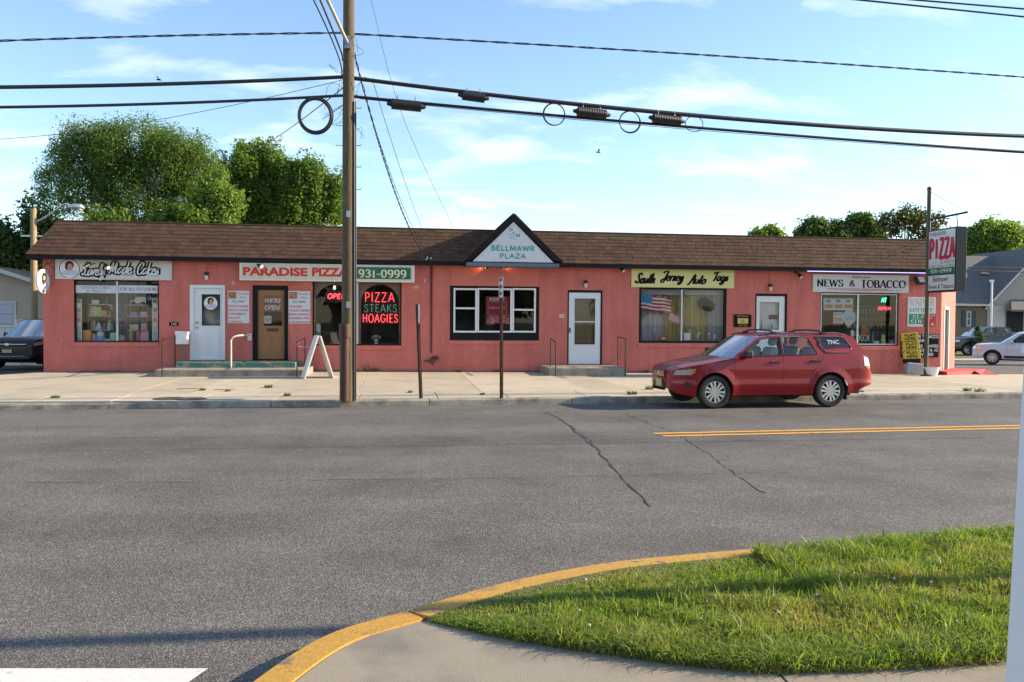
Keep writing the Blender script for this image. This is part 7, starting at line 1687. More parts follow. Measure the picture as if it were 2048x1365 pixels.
t = MB(); disc(t, 0, .685, .06, .035, (np.array((-.032, 0., 0.)), np.array((0., 1., 0.)), np.array((0., 0., 1.)), np.array((-1., 0., 0.))), .0); t.build('badge', M_chrome, rc, local=True, smooth=False)
for sgn in (-1, 1):
    y = sgn * (ygf(1.50) - .03); t = MB(); t.tube([(1.88, y, 1.46), (2.0, y, 1.49), (3.6, y, 1.52), (3.75, y, 1.49)], .018, 6); t.build('roof_rail', M_blk, rc, local=True)
for xb_ in (2.2, 3.3):
    t = MB(); yy = ygf(1.50) - .03; t.tube([(xb_, -yy, 1.51), (xb_, -yy * .8, 1.56), (xb_, 0, 1.57), (xb_, yy * .8, 1.56), (xb_, yy, 1.51)], .020, 6); t.box(xb_ - .05, xb_ + .05, -yy - .03, -yy + .03, 1.49, 1.54); t.box(xb_ - .05, xb_ + .05, yy - .03, yy + .03, 1.49, 1.54); t.build('cross_bar', M_blk, rc, local=True)
for xc in PF['axles']:
    for sgn in (-1, 1):
        t = MB(); t.box(xc + .37, xc + .385, sgn * .74 - .10, sgn * .74 + .10, .15, .42); t.build('mud_flap', M_blk if xc > 2 else red, rc, local=True)
t = MB(); t.tube([(4.22, -.45, .30), (4.37, -.45, .29)], .03, 10); t.build('exhaust', M_steel, rc, local=True)
for sgn in (-1,):
    t = MB(); ftext(t, 'TNC', (3.35, 1.29, 3.62, 1.375), (np.array((0., -ygf(1.32) - .004, 0.)), np.array((1., 0., 0.)), np.array((0., .40, 1.)), np.array((0., -1., 0.))), bold=.03, lift=0.0)
    if t.v:
        t.v = [(x, -(ygf(z) + .004), z) for x, y, z in [(v[0], v[1], v[2]) for v in t.v]]; t.build('window_decal', mat('faded_decal', (.42, .43, .43), .6), rc, local=True, smooth=False)
# other vehicles
def suv(L_, hw, H, r, fa, ra, hood, belt_, name, label, loc, rz, body, glass=None, extra=None, cn=.68, rear_m=None, seats=None):
    bl = [(0, hood - .22), (.05, hood - .10), (.18, hood - .02), (.5, hood), (fa + .35, belt_ - .02), (L_ * .55, belt_), (L_ - .28, belt_ + .05), (L_ - .14, belt_ - .02), (L_ - .09, .85), (L_ - .02, .74), (L_, .68)]
    zr = H - .06; a0 = fa + .42
    P = dict(L=L_, hw=hw, r=r, axles=(fa, ra), belt=bl, decks=[(0, fa + .35, .05), (L_ - .28, L_, 0.)], gz=belt_, zscale=belt_ / 1.06, tumble=.34, crown=.05, cn=cn, sill=[(0, .42), (.12, .30), (L_ - .3, .30), (L_, .48)],
        rail=[(a0, belt_ - .01), (a0 + .72, zr - .04), (a0 + 1.0, zr), (L_ - .8, zr), (L_ - .42, zr - .04), (L_ - .16, belt_ + .03)],
        windows=[[(a0 + .32, belt_ + .04), (a0 + .80, zr - .10), (a0 + .98, zr - .06), (a0 + 1.30, zr - .06), (a0 + 1.30, belt_ + .045)], [(a0 + 1.37, belt_ + .05), (a0 + 1.37, zr - .06), (a0 + 2.10, zr - .07), (a0 + 2.25, belt_ + .06)], [(a0 + 2.36, belt_ + .08), (a0 + 2.22, zr - .08), (L_ - .62, zr - .09), (L_ - .42, belt_ + .10)]],
        seats=seats or (a0 + .85, a0 + 1.75), handles=((a0 + 1.12, belt_ - .12), (a0 + 2.05, belt_ - .11)), handle_m=body, mirror=(a0 + .38, belt_ + .07), mirror_m=body, seams=[[(a0 + .2, .35), (a0 + .2, belt_ - .02)], [(a0 + 1.335, .35), (a0 + 1.335, belt_)]],
        patches=[([(.03, hood - .24), (.42, hood - .18), (.48, hood - .07), (.05, hood - .13)], M_lamp, 'headlight', .006), ([(fa + .5, .34), (ra - .5, .34), (ra - .5, .46), (fa + .5, .46)], M_blk, 'side_cladding', .010)], boxes=extra or [])
    if glass: P['glass'] = glass
    return make_car(name, label, loc, rz, P, body)
navy = paint('navy_paint', (.018, .022, .032), .5, .3); HY = 6.2; hx, hz = fp(15, 700, HY); 
suv(4.95, 1.0, 1.79, .38, 1.0, 3.82, 1.08, 1.12, 'navy_suv', 'dark navy SUV parked in the lot left of the building', (hx, HY, lot_z(0, 7)), R(84), navy, None, [((-.03, .02, -.62, .62, .80, .92), M_blk, 'grille'), ((-.045, -.02, -.66, .66, .885, .915), M_chrome, 'grille_bar'), ((-.05, -.028, -.07, .07, .85, .94), M_chrome, 'badge'), ((-.04, -.01, -.17, .17, .60, .72), M_plate, 'front_plate'), ((-.03, .04, -.75, .75, .38, .55), M_blk, 'lower_intake'), ((-.05, -.01, -.6, .6, .47, .49), M_chrome, 'bumper_strip')], cn=.80)
wx_, wy_ = gp(1984, 734, -.42); WA = R(-38)
suv(4.42, .905, 1.66, .35, .86, 3.50, 1.0, 1.06, 'white_suv', 'white compact SUV driving out of the side street', (wx_ - .86 * math.cos(WA) - .88 * math.sin(WA) * 1, wy_ - .86 * math.sin(WA) + .88 * math.cos(WA), side_z(0, wy_)), WA, paint('white_car_paint', (.62, .63, .65), .05, .35), None, [((-.02, .02, -.5, .5, .62, .78), M_blk, 'grille')])
grey = paint('grey_truck_paint', (.085, .075, .068), .5, .35); tx_, ty_ = gp(1939, 711.5, -.42)
bl = [(0, .86), (.05, 1.0), (.2, 1.12), (1.5, 1.20), (2.1, 1.22), (4.1, 1.26), (4.15, 1.24), (5.7, 1.26), (5.8, 1.2), (5.85, .9)]
PT = dict(L=5.85, hw=1.03, r=.41, axles=(1.02, 4.65), gap=.08, belt=bl, decks=[(0, 1.75, .07), (4.1, 5.85, .02)], gz=1.22, zscale=1.18, tumble=.30, crown=.04, cn=.80, sill=[(0, .5), (.2, .42), (5.5, .45), (5.85, .6)], rail=[(1.62, 1.21), (2.28, 1.80), (2.6, 1.87), (3.6, 1.88), (3.95, 1.84), (4.15, 1.25)],
    windows=[[(1.98, 1.27), (2.36, 1.74), (2.56, 1.80), (2.95, 1.81), (2.95, 1.27)], [(3.03, 1.28), (3.03, 1.81), (3.62, 1.81), (3.80, 1.70), (3.90, 1.30)]], seats=(2.5, 3.3), handles=((2.8, 1.12), (3.75, 1.13)), handle_m=grey, mirror=(2.0, 1.33), seams=[[(1.85, .5), (1.85, 1.2)], [(2.99, .5), (2.99, 1.22)], [(4.0, .55), (4.0, 1.24)]], patches=[([(.04, .85), (.40, .88), (.44, 1.04), (.06, 1.0)], M_lamp, 'headlight', .006)], boxes=[((-.03, .02, -.6, .6, .75, 1.0), M_blk, 'grille')])
make_car('pickup_truck', 'dark grey crew cab pickup parked before the right house', (tx_ - 1.02, ty_ + 1.1, -.42), R(-6), PT, grey, 'pickup truck')

# ------------------------------------------------------------------ trees
M_bark = mat('bark', (.075, .055, .042), .95, var=.35, vscale=12, bump=.5, bscale=30, stretch=(4, 4, .8))
ML = {'mid': leaf_mat('leaf_mid', (.05, .095, .022), (.11, .155, .035), .4), 'feather': leaf_mat('leaf_feathery', (.075, .140, .030), (.155, .215, .055), .45), 'maple': leaf_mat('leaf_maple', (.085, .155, .03), (.21, .275, .06), .5), 'dark': leaf_mat('leaf_dark', (.035, .07, .02), (.085, .13, .03), .35), 'sparse': leaf_mat('leaf_sparse', (.06, .075, .03), (.13, .13, .06), .35)}
def leaf_mesh(name, cen, nrm, size, m, asp=.55, tint=None, rs=None):
    n = len(cen); a = rs.normal(size=(n, 3)); a -= (a * nrm).sum(1, keepdims=True) * nrm; a /= np.linalg.norm(a, axis=1, keepdims=True) + 1e-9; b = np.cross(nrm, a); s = size[:, None]
    V = np.stack([cen - a * s, cen + b * s * asp, cen + a * s, cen - b * s * asp], 1).reshape(-1, 3)
    me = bpy.data.meshes.new(name); me.vertices.add(n * 4); me.vertices.foreach_set('co', V.reshape(-1)); me.loops.add(n * 4); me.polygons.add(n); me.loops.foreach_set('vertex_index', np.arange(n * 4)); me.polygons.foreach_set('loop_start', np.arange(n) * 4); me.update(calc_edges=True)
    at = me.attributes.new('tint', 'FLOAT', 'POINT'); at.data.foreach_set('value', np.repeat(tint, 4)); me.materials.append(m); return me
def tree(name, label, base, height, blobs, kind, n_leaf, leaf, seed, trunk_r=.2, group=None, droop=0.0, n_clump=220, limb_n=7, cl_r=.45, asp=.5, upright=False):
    """blobs: ellipsoids (dx,dy,z,rx,ry,rz) that bound the crown"""
    rs = np.random.RandomState(seed); th = thing(name, label, 'tree', base, group); B = np.array(blobs, float)
    vol = B[:, 3] * B[:, 4] * B[:, 5]; pk = rs.choice(len(B), n_clump, p=vol / vol.sum()); d = rs.normal(size=(n_clump, 3)); d /= np.linalg.norm(d, axis=1, keepdims=True); rad = rs.uniform(.25, 1, n_clump) ** .45
    cc = B[pk, :3] + d * rad[:, None] * B[pk, 3:6]
    # limbs reach a sample of clumps
    t = MB(); ctr = np.array([0, 0, B[:, 2].mean() - B[:, 5].mean() * .5]); fork = np.array([0, 0, max(.8, ctr[2] * .55)])
    t.tube([(0, 0, -.05), (rs.uniform(-.1, .1), rs.uniform(-.1, .1), fork[2] * .5), tuple(fork)], lambda i: (trunk_r * 1.25, trunk_r, trunk_r * .85)[i], 10)
    mains = []
    for k in range(limb_n):
        j = rs.randint(len(B)); e = B[j, :3] + rs.normal(size=3) * B[j, 3:6] * .35; mid = fork * .55 + e * .45 + np.array([0, 0, .35]); P = catmull([tuple(fork), tuple(mid), tuple(e)], 4); nP = len(P); t.tube(P, (lambda nP: (lambda i: trunk_r * .62 * (1 - .82 * i / nP)))(nP), 6); mains += [np.array(p) for p in P[2:]]
    mains = np.array(mains)
    for k in rs.choice(n_clump, min(n_clump, 90), replace=False):
        j = np.argmin(((mains - cc[k]) ** 2).sum(1)); m_ = (mains[j] + cc[k]) / 2 + rs.normal(size=3) * .12; t.tube([tuple(mains[j]), tuple(m_), tuple(cc[k])], lambda i: trunk_r * (.14, .09, .03)[i], 4, cap=False)
    t.build('trunk', M_bark, th, local=True)
    per = n_leaf // n_clump; ci = np.repeat(np.arange(n_clump), per); csz = cl_r * rs.uniform(.55, 1.4, n_clump)
    off = np.clip(rs.normal(size=(len(ci), 3)), -1.7, 1.7) * (csz[ci] * .55)[:, None]; 
    if upright: off[:, 2] *= 1.5; off[:, :2] *= .8
    cen = cc[ci] + off
    if droop: cen[:, 2] -= droop * (off[:, 0] ** 2 + off[:, 1] ** 2) / (csz[ci] ** 2) * csz[ci]
    nr = off / (np.linalg.norm(off, axis=1, keepdims=True) + 1e-6) * .8 + rs.normal(size=off.shape) * .55 + np.array([0, 0, .35]); nr /= np.linalg.norm(nr, axis=1, keepdims=True)
    tint = np.clip(rs.uniform(0, 1, n_clump)[ci] * .65 + rs.uniform(0, .3, len(ci)), 0, 1)
    me = leaf_mesh('crown', cen, nr, leaf * rs.uniform(.6, 1.3, len(ci)), ML[kind], asp, tint, rs); o = bpy.data.objects.new('crown', me); C.objects.link(o); o.parent = th; return th
def tpos(px, py, Y): x, z = fp(px, py, Y); return x, z
def blob(px, py, rpx, rpy, Y, ox, dy=0.0, ry=None):
    x, z = fp(px, py, Y); k = (Y + CAM_D) / F_PX * 1.02; return (x - ox, dy, z, rpx * k, (ry or rpx * .8) * k, rpy * k)
TG = 'trees behind the shop row'
Y = 15; ox = fp(265, 440, Y)[0]
tree('feathery_tree', 'large feathery olive green tree behind the cake shop roof', (ox, Y, 0), 10, [blob(190, 300, 70, 48, Y, ox), blob(280, 298, 92, 48, Y, ox), blob(355, 330, 75, 55, Y, ox), blob(150, 370, 62, 52, Y, ox), blob(400, 385, 45, 55, Y, ox), blob(260, 385, 70, 50, Y, ox)], 'feather', 100000, .066, 11, .28, TG, .3, 300, 10, .62, .36)
Y = 19; ox = fp(520, 440, Y)[0]
tree('maple_tree', 'bright green maple behind the pizza shop roof, left one', (ox, Y, 0), 9, [blob(510, 350, 62, 50, Y, ox), blob(470, 405, 62, 45, Y, ox), blob(555, 395, 55, 55, Y, ox)], 'maple', 64000, .078, 12, .22, TG, 0, 170, 8, .5, .7, True)
Y = 18; ox = fp(630, 440, Y)[0]
tree('maple_tree', 'bright green maple behind the pizza shop roof, beside the pole', (ox, Y, 0), 8, [blob(612, 380, 46, 45, Y, ox), blob(655, 405, 34, 45, Y, ox), blob(590, 425, 52, 35, Y, ox)], 'maple', 52000, .078, 13, .2, TG, 0, 150, 8, .45, .7, True)
Y = 13; ox = fp(440, 440, Y)[0]
tree('yard_tree', 'lighter green tree between the feathery tree and maples', (ox, Y, 0), 6, [blob(430, 400, 40, 50, Y, ox), blob(380, 440, 70, 25, Y, ox), blob(240, 445, 60, 18, Y, ox)], 'maple', 24000, .08, 14, .15, TG, 0, 110, 6, .4, .55)
Y = 17; ox = fp(30, 500, Y)[0]
tree('dark_tree', 'dark green tree mass at the far left behind the beige house', (ox, Y, 0), 6, [blob(15, 500, 60, 48, Y, ox), blob(80, 460, 35, 35, Y, ox), blob(70, 425, 22, 22, Y, ox), blob(-40, 500, 50, 60, Y, ox), blob(60, 520, 50, 40, Y, ox), blob(110, 520, 40, 40, Y, ox)], 'dark', 30000, .10, 15, .2, TG, 0, 170, 7, .5, .6)
Y = 24; ox = fp(1535, 480, Y)[0]
tree('far_tree', 'small treetop showing above the roof left of the right trees', (ox, Y, 0), 5, [blob(1535, 474, 30, 14, Y, ox)], 'maple', 3500, .15, 16, .12, TG, 0, 40, 4, .35, .6)
Y = 30; ox = fp(1680, 470, Y)[0]
tree('far_tree', 'round dark green trees above the roof behind the tobacco shop', (ox, Y, 0), 8, [blob(1628, 466, 30, 24, Y, ox), blob(1675, 472, 26, 22, Y, ox), blob(1725, 460, 28, 28, Y, ox), blob(1750, 480, 22, 15, Y, ox)], 'mid', 24000, .12, 17, .2, TG, 0, 130, 7, .5, .6)
Y = 20; ox = fp(1810, 470, Y)[0]
tree('sparse_tree', 'thin sparse tree with gaps left of the pole sign', (ox, Y, 0), 8, [blob(1785, 445, 28, 30, Y, ox), blob(1820, 430, 30, 25, Y, ox), blob(1845, 455, 30, 28, Y, ox), blob(1870, 440, 22, 25, Y, ox)], 'sparse', 3600, .11, 18, .10, TG, 0, 110, 10, .35, .5)
Y = 60; ox = fp(1990, 480, Y)[0]
tree('round_tree', 'large round light green tree behind the grey roofed house', (ox, Y, 0), 9, [blob(1985, 478, 62, 36, Y, ox), blob(2040, 490, 40, 36, Y, ox), blob(1945, 495, 32, 28, Y, ox)], 'maple', 30000, .16, 19, .3, TG, 0, 150, 7, .8, .6)
# the opposite side of the street, seen in the shop glass
for i, (x, y, s) in enumerate(((-16, -48, 1.2), (-3, -52, 1.35), (9, -47, 1.15), (22, -50, 1.3))):
    tree('street_tree', 'broad tree across the street behind the viewer, number %d from the left' % (i + 1) if False else ('broad tree across the street behind the viewer, %s' % ('leftmost', 'left of centre', 'right of centre', 'rightmost')[i]), (x, y, 0), 9, [(0, 0, 5.2 * s, 3.6 * s, 3.2 * s, 3.0 * s), (1.8, .5, 3.6 * s, 2.6 * s, 2.2 * s, 1.8 * s), (-2, -.3, 3.8 * s, 2.4 * s, 2 * s, 1.8 * s)], 'dark', 5200, .34, 40 + i, .3, 'trees across the street', 0, 90, 6, .9, .7)

# ------------------------------------------------------------------ houses
def clap(mb, x0, x1, Y, z0, z1, ztf=None, h=.13, out=.018):
    """lapped siding boards on a wall facing -Y; ztf clips to a gable"""
    z = z0; bs = []
    while z < z1 - .02:
        zz = min(z + h, z1); a, b = x0, x1
        if ztf: a, b = ztf(zz)
        if b - a > .05: bs.append(((a, Y - out, z), (b, Y - out, z), (b, Y - .004, zz), (a, Y - .004, zz)))
        z += h
    return bs
M_sid = mat('beige_siding', (.46, .365, .26), .7, var=.06, vscale=4); M_sid2 = mat('grey_siding', (.38, .335, .30), .7, var=.06, vscale=4); M_trim = mat('house_trim', (.55, .53, .50), .6); M_roofg = mat('grey_shingle_roof', (.125, .12, .118), .95, var=.3, vscale=25, bump=.4, bscale=60); M_roofb = mat('tan_roof', (.20, .135, .085), .95, var=.25, vscale=20); M_hbrick = mat('tan_brick', (.24, .175, .115), .9, var=.2, vscale=14)
# left house (garage end)
Yh = 13.0; hl = thing('beige_house', 'beige sided house with a garage door at the far left', 'house', (fp(0, 600, Yh)[0], Yh, 0)); xw0, xw1 = fp(-140, 640, Yh)[0], fp(112, 640, Yh)[0]; ze = fp(95, 574, Yh)[1]; zrid = fp(-60, 525, Yh)[1]; xr_ = (xw0 + xw1) / 2
t = MB(); t.add([(xw0, Yh, 0), (xw1, Yh, 0), (xw1, Yh, ze), (xr_, Yh, ze + (xw1 - xr_) * .32), (xw0, Yh, ze)], [(0, 1, 2, 3, 4)]); t.add([(xw1, Yh, 0), (xw1, Yh + 9, 0), (xw1, Yh + 9, ze), (xw1, Yh, ze)], [(0, 1, 2, 3)]); t.build('wall', M_sid, hl, smooth=False)
for q in clap(None, xw0, xw1, Yh, 0.0, ze + (xw1 - xr_) * .32, lambda z: (xw0, xw1) if z <= ze else (xr_ - (xw1 - xr_) * max(0, 1 - (z - ze) / ((xw1 - xr_) * .32)), xr_ + (xw1 - xr_) * max(0, 1 - (z - ze) / ((xw1 - xr_) * .32)))):
    s = MB(); s.add(q, [(0, 1, 2, 3)]); s.build('siding_board', M_sid, hl, smooth=False)
t = MB(); ov = .35
for s_, (xa, xb) in ((1, (xr_, xw1 + ov)), (-1, (xr_, xw0 - ov))):
    zA, zB = ze + (xw1 - xr_) * .32, ze - ov * .32; t.add([(xa, Yh - .4, zA + .06), (xb, Yh - .4, zB + .06), (xb, Yh + 9, zB + .06), (xa, Yh + 9, zA + .06), (xa, Yh - .4, zA - .06), (xb, Yh - .4, zB - .06), (xb, Yh + 9, zB - .06)], [(0, 1, 2, 3), (0, 4, 5, 1), (1, 5, 6, 2)])
ho = t.build('roof', M_roofb, hl, smooth=False); t = MB(); zA, zB = ze + (xw1 - xr_) * .32, ze - ov * .32; t.add([(xr_, Yh - .42, zA - .10), (xw1 + ov, Yh - .42, zB - .10), (xw1 + ov, Yh - .42, zB + .07), (xr_, Yh - .42, zA + .07)], [(0, 1, 2, 3)]); t.build('barge_board', M_trim, ho, smooth=False)
g0, g1 = fp(-60, 640, Yh)[0], fp(27, 640, Yh)[0]; gz = fp(10, 608, Yh)[1]; t = MB(); frame_bars(t, (g0 - .1, .05, g1 + .12, gz + .1), .1, Yh - .06, Yh - .015); gd = t.build('garage_door', M_trim, hl)
for k in range(5):
    t = MB(); t.cbox(g0, g1, Yh - .045, Yh - .02, .1 + k * (gz - .1) / 5 + .01, .1 + (k + 1) * (gz - .1) / 5 - .01, .006); t.build('door_panel', mat('garage_white', (.46, .47, .50), .6), gd)
# white vinyl fence in front of it
fz = fp(40, 651, 12.1)[1]; fx = fp(-200, 660, 12.1)[0]; fxe = fp(120, 660, 12.1)[0]; vf = thing('white_fence', 'sunlit white vinyl fence behind the navy SUV', 'fence', ((fx + fxe) / 2, 12.1, -.3)); n = int((fxe - fx) / .3)
M_vinyl = mat('white_vinyl', (.72, .68, .60), .5)
for k in range(n):
    t = MB(); a = fx + (fxe - fx) * k / n; t.cbox(a + .004, a + (fxe - fx) / n - .004, 12.08, 12.12, -.3, fz - .06, .006); t.build('fence_board', M_vinyl, vf)
t = MB(); t.cbox(fx, fxe, 12.05, 12.15, fz - .09, fz, .01); t.build('top_rail', M_vinyl, vf)
x, z = fp(42, 646, 11.8); t = MB(); t.tube([(x, 11.8, -.3), (x, 11.8, z + .05)], .045, 8); t.lathe([(.05, 0), (.11, .03), (.12, .09), (.05, .15), (.01, .16)], (x, 11.8, z + .0), 'Z', 12); tag(t.build('vent_pipe', mat('pale_pink_paint', (.60, .45, .38), .6)), 'pale capped vent pipe beside the white fence', 'pipe')
# street lamp on a wooden pole
Yl = 9.5; x, z = fp(67, 418, Yl); sl_ = thing('street_lamp', 'street lamp with curved arm on a tan wooden pole at left', 'street lamp', (x, Yl, .1)); t = MB(); t.tube([(x, Yl, .1), (x, Yl, z)], .135, 12, r1=.105); t.build('pole', mat('tan_pole', (.30, .22, .12), .85, var=.2, vscale=6, stretch=(5, 5, .6)), sl_)
xa, za = fp(150, 416, Yl); t = MB(); t.tube(catmull([(x + .1, Yl, z - .5), (x + .55, Yl, z - .22), (x + 1.1, Yl, za + .12), (xa - .1, Yl, za + .03)], 6), .035, 8); t.build('arm', M_alu, sl_)
t = MB(); t.tube([(xa - .25, Yl, za + .03), (xa - .05, Yl, za + .05), (xa + .22, Yl, za + .03), (xa + .34, Yl, za - .01)], lambda i: (.05, .11, .12, .04)[i], 12); t.build('head', M_alu, sl_); t = MB(); t.lathe([(.10, 0), (.09, -.06), (.04, -.10), (.005, -.11)], (xa + .18, Yl, za - .03), 'Z', 12); t.build('lens', M_lampglass, sl_)
t = MB(); t.box(x - .45, x + .35, Yl - .03, Yl + .03, fp(67, 474, Yl)[1], fp(67, 471, Yl)[1]); t.build('cross_plate', M_alu, sl_)
# right house
Yh = 36.0; hr = thing('grey_roof_house', 'tan brick house with steep grey roof at the right', 'house', (fp(1990, 640, Yh)[0], Yh, -.9))
xl = fp(1880, 640, Yh)[0]; xg = fp(1972, 640, Yh)[0]; xe = fp(2180, 640, Yh)[0]; ze = fp(1940, 609, Yh)[1]; t = MB()
xrg = fp(2140, 512, Yh)[0]; zrg = fp(2048, 508, Yh + 4)[1] + .8
t.add([(xl, Yh, -.9), (xg + .05, Yh, -.9), (xg + .05, Yh, ze), (xl, Yh, ze)], [(0, 1, 2, 3)]); t.build('brick_wall', M_hbrick, hr, smooth=False)
bb = MB(); z = -.4; rw = 0
while z < ze - .1:
    x = xl + (.12 if rw % 2 else 0)
    while x < xg - .1:
        bb.box(x + .006, min(x + .236, xg), Yh - .018, Yh - .001, z + .005, z + .075); x += .24
    z += .085; rw += 1
bb.build('brick', M_hbrick, hr, smooth=False, kind='stuff')
slope = (fp(2048, 500, Yh)[1] - fp(1968, 606, Yh)[1]) / (fp(2048, 550, Yh)[0] - fp(1968, 606, Yh)[0]) * .80
t = MB(); zpk = ze + (xe - xg) / 2 * slope; t.add([(xg + .05, Yh, -.9), (xe, Yh, -.9), (xe, Yh, ze), ((xg + xe) / 2, Yh, zpk), (xg + .05, Yh, ze)], [(0, 1, 2, 3, 4)]); t.build('gable_wall', M_sid2, hr, smooth=False)
for q in clap(None, xg, xe, Yh, -.6, zpk, lambda z: (xg + .05, xe) if z <= ze else (xg + .05 + (z - ze) / slope, xe - (z - ze) / slope), .16): s = MB(); s.add(q, [(0, 1, 2, 3)]); s.build('siding_board', M_sid2, hr, smooth=False)
t = MB(); rz0 = ze + .1; zr2 = zpk - .35; t.add([(xl - .3, Yh - .4, ze - .05), (xg + .3, Yh - .4, ze - .05), (xg + 6.2, Yh + 4.5, zr2), (xl - .3, Yh + 4.5, zr2)], [(0, 1, 2, 3)])
for xa, xb in ((xg - .35, (xg + xe) / 2), (xe + .35, (xg + xe) / 2)):
    zA = ze - .35 * slope; t.add([(xa, Yh - .35, zA + .06), (xb, Yh - .35, zpk + .08), (xb, Yh + 8, zpk + .08), (xa, Yh + 8, zA + .06)], [(0, 1, 2, 3)])
rf = t.build('roof', M_roofg, hr, smooth=False)
t = MB(); zA = ze - .35 * slope; t.add([(xg - .35, Yh - .37, zA - .13), ((xg + xe) / 2, Yh - .37, zpk - .11), ((xg + xe) / 2, Yh - .37, zpk + .09), (xg - .35, Yh - .37, zA + .07)], [(0, 1, 2, 3)]); t.build('barge_board', M_trim, rf, smooth=False)
t = MB(); t.box(xl - .3, xg + .2, Yh - .5, Yh - .36, ze - .14, ze - .02); t.tube([(xg - .05, Yh - .3, ze - .15), (xg + .1, Yh - .08, ze - .35), (xg + .1, Yh - .08, -.4)], .05, 8); t.build('gutter', M_trim, rf)
wr = rect(1932, 623, 1941.5, 653, Yh); t = MB(); frame_bars(t, wr, .09, Yh - .06, Yh - .018); t.box(wr[0], wr[2], Yh - .05, Yh - .02, (wr[1] + wr[3]) / 2 - .03, (wr[1] + wr[3]) / 2 + .03); wi_ = t.build('window', M_trim, hr); pane((wr[0] + .09, wr[1] + .09, wr[2] - .09, wr[3] - .09), Yh - .024, wi_, mat('dark_pane', (.03, .035, .04), .1))
for x0_, x1_ in ((wr[0] - .42, wr[0] - .03), (wr[2] + .03, wr[2] + .42)): t = MB(); t.cbox(x0_, x1_, Yh - .06, Yh - .018, wr[1] - .05, wr[3] + .05, .01); t.build('shutter', mat('slate_shutter', (.045, .05, .075), .6), hr)
pw = rect(1983, 613, 2008, 655, Yh); t = MB(); t.box(pw[0], pw[2], Yh - .05, Yh - .02, pw[1], pw[3]); t.build('white_panel', M_trim, hr)
t = MB(); pq = rect(2012, 622, 2046, 665, Yh); t.box(pq[0], pq[2], Yh - .03, Yh - .019, pq[1], pq[3]); t.build('porch_shade_panel', M_porch_shade, hr)  # flat dark panel stands in for the shade inside the porch
t = MB(); pz = fp(2030, 618, Yh)[1]; t.add([(pq[0] - .6, Yh - 1.3, pz - .1), (pq[2] + 2, Yh - 1.3, pz - .1), (pq[2] + 2, Yh - .02, pz + .75), (pq[0] + .4, Yh - .02, pz + .75)], [(0, 1, 2, 3)]); t.box(pq[0] - .6, pq[2] + 2, Yh - 1.3, Yh - 1.2, pz - .25, pz - .1); t.build('porch_roof', M_roofg, hr, smooth=False)
# verge, utility riser pole, small tree
vg = MB(); vg.slab([(21, 21.5), (90, 21.5), (90, 60), (21, 60)], -.9, -.42); struct(vg.build('verge', M_terrain, smooth=False))
x, z = fp(1984, 563, 30); t = MB(); t.tube([(x, 30, -.45), (x, 30, z)], .07, 8); t.box(x - .15, x + .12, 29.92, 30.08, z - .05, z + .1); tag(t.build('meter_pole', M_alu), 'thin grey pole before the grey roofed house', 'pole')
ox, oy = gp(1955, 712, -.42); tree('small_conifer', 'small dark shrub standing before the pickup truck', (ox, oy, -.45), 2, [(0, 0, 1.1, .26, .24, .9), (0, 0, .6, .36, .36, .5)], 'dark', 3000, .055, 31, .03, None, 0, 60, 3, .12, .5)
wire('black cable crossing before the right house, upper', [Vector((fp(1935, 535, 14)[0], 14, fp(1935, 535, 14)[1])), Vector((fp(2048, 524, 14)[0] + 8, 14, fp(2048, 523, 14)[1] - .1))], .022, name='service_cable', sag=.05); wire('black cable crossing before the right house, lower', [Vector((fp(1930, 541, 14)[0], 14, fp(1930, 541, 14)[1])), Vector((fp(2048, 543, 14)[0] + 8, 14, fp(2048, 543, 14)[1]))], .026, name='service_cable', sag=.05)
a, b = fp(1958, 548, 14), fp(1974, 549, 14); t = MB(); t.tube([(a[0], 13.95, a[1]), (b[0], 13.95, b[1])], .10, 10); tag(t.build('splice_case', M_encl), 'black splice case on the cable before the right house', 'splice box')
wire('thin wire leaving the sign arm to upper right', [Vector((px_ + .12, by0 - .22, za_ + .03)), Vector((fp(2048, 408, 8)[0] + 3, 8, fp(2048, 406, 8)[1]))], .008, M_steel); wire('thin wire leaving the sign arm to far upper right', [Vector((px_ + .12, by0 - .22, za_ + .04)), Vector((fp(2048, 385, 8)[0] + 3, 8, fp(2048, 380, 8)[1]))], .006, M_steel)
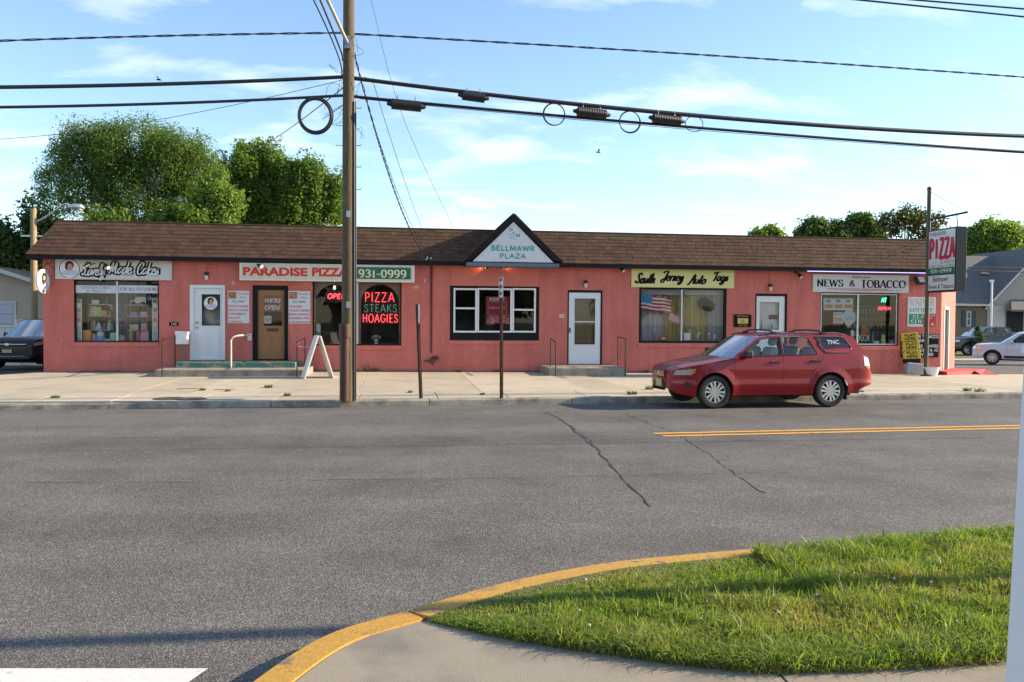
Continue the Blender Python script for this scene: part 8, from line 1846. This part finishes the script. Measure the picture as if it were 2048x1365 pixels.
# house across the street, seen only in the glass
ho_ = thing('opposite_house', 'white house across the street reflected in the shop windows', 'house', (2, -58, 0)); t = MB(); t.add([(-6, -56, 0), (9, -56, 0), (9, -56, 3), (1.5, -56, 6.2), (-6, -56, 3)], [(0, 1, 2, 3, 4)]); t.build('wall', M_trim, ho_, smooth=False); t = MB(); t.add([(-6.5, -55.6, 2.8), (1.5, -55.6, 6.35), (1.5, -66, 6.35), (-6.5, -66, 2.8)], [(0, 1, 2, 3)]); t.add([(9.5, -55.6, 2.8), (1.5, -55.6, 6.35), (1.5, -66, 6.35), (9.5, -66, 2.8)], [(0, 1, 2, 3)]); t.build('roof', M_roofg, ho_, smooth=False)

# ------------------------------------------------------------------ white post at the right edge, birds
Yp = -22.1; x, z = fp(2040, 720, Yp); vp = thing('white_post', 'white vinyl lamp style post at the right edge', 'post', (x + .07, Yp, NZ)); M_post = mat('vinyl_post', (.62, .62, .66), .45)
wd = .13; pT = fp(2036.5, 860, Yp + wd / 2); pB = fp(2007, 1365, Yp + wd / 2); sh = (pT[0] - pB[0]) / (pT[1] - pB[1])       # the post leans a little
xat = lambda z: pB[0] + sh * (z - pB[1])
zb1, zb0 = fp(2040, 688, Yp)[1], fp(2040, 714, Yp)[1]
def lean_box(z0, z1, g, nm):
    t = MB(); t.cbox(-g, wd + g, -wd / 2 - g, wd / 2 + g, z0, z1, .008); t.v = [(x + xat(z), Yp + y, z) for x, y, z in t.v]; t.build(nm, M_post, vp)
lean_box(NZ - .01, zb0 + .01, 0, 'shaft'); lean_box(zb0, zb1, .007, 'collar')
zc0, zc1 = fp(2040, 645, Yp)[1], fp(2040, 604, Yp)[1]; xm_ = xat(zc0) + wd / 2 + .004; t = MB(); t.tube([(xm_, Yp, zb1), (xm_, Yp, zc0)], .028, 10); t.lathe([(.035, zc0 - .005), (.068, zc0), (.064, zc0 + .015), (.048, (zc0 + zc1) / 2), (.018, zc1), (.003, zc1 + .01)], (xm_, Yp, 0), 'Z', 18); t.build('cap', M_post, vp)
for px, py, lb in ((1196, 305, 'small dark bird flying over the gable'), (317, 160, 'small dark bird flying over the feathery tree')):
    x, z = fp(px, py, 12); t = MB(); t.tube([(x - .10, 12, z), (x, 12, z + .01), (x + .12, 12, z - .02)], lambda i: (.012, .04, .01)[i], 6); t.add([(x, 12, z + .02), (x - .05, 11.75, z + .12), (x + .06, 11.8, z + .05), (x - .03, 12.3, z + .13), (x + .06, 12.2, z + .05)], [(0, 1, 2), (0, 4, 3)]); tag(t.build('bird', M_ink), lb, 'bird')
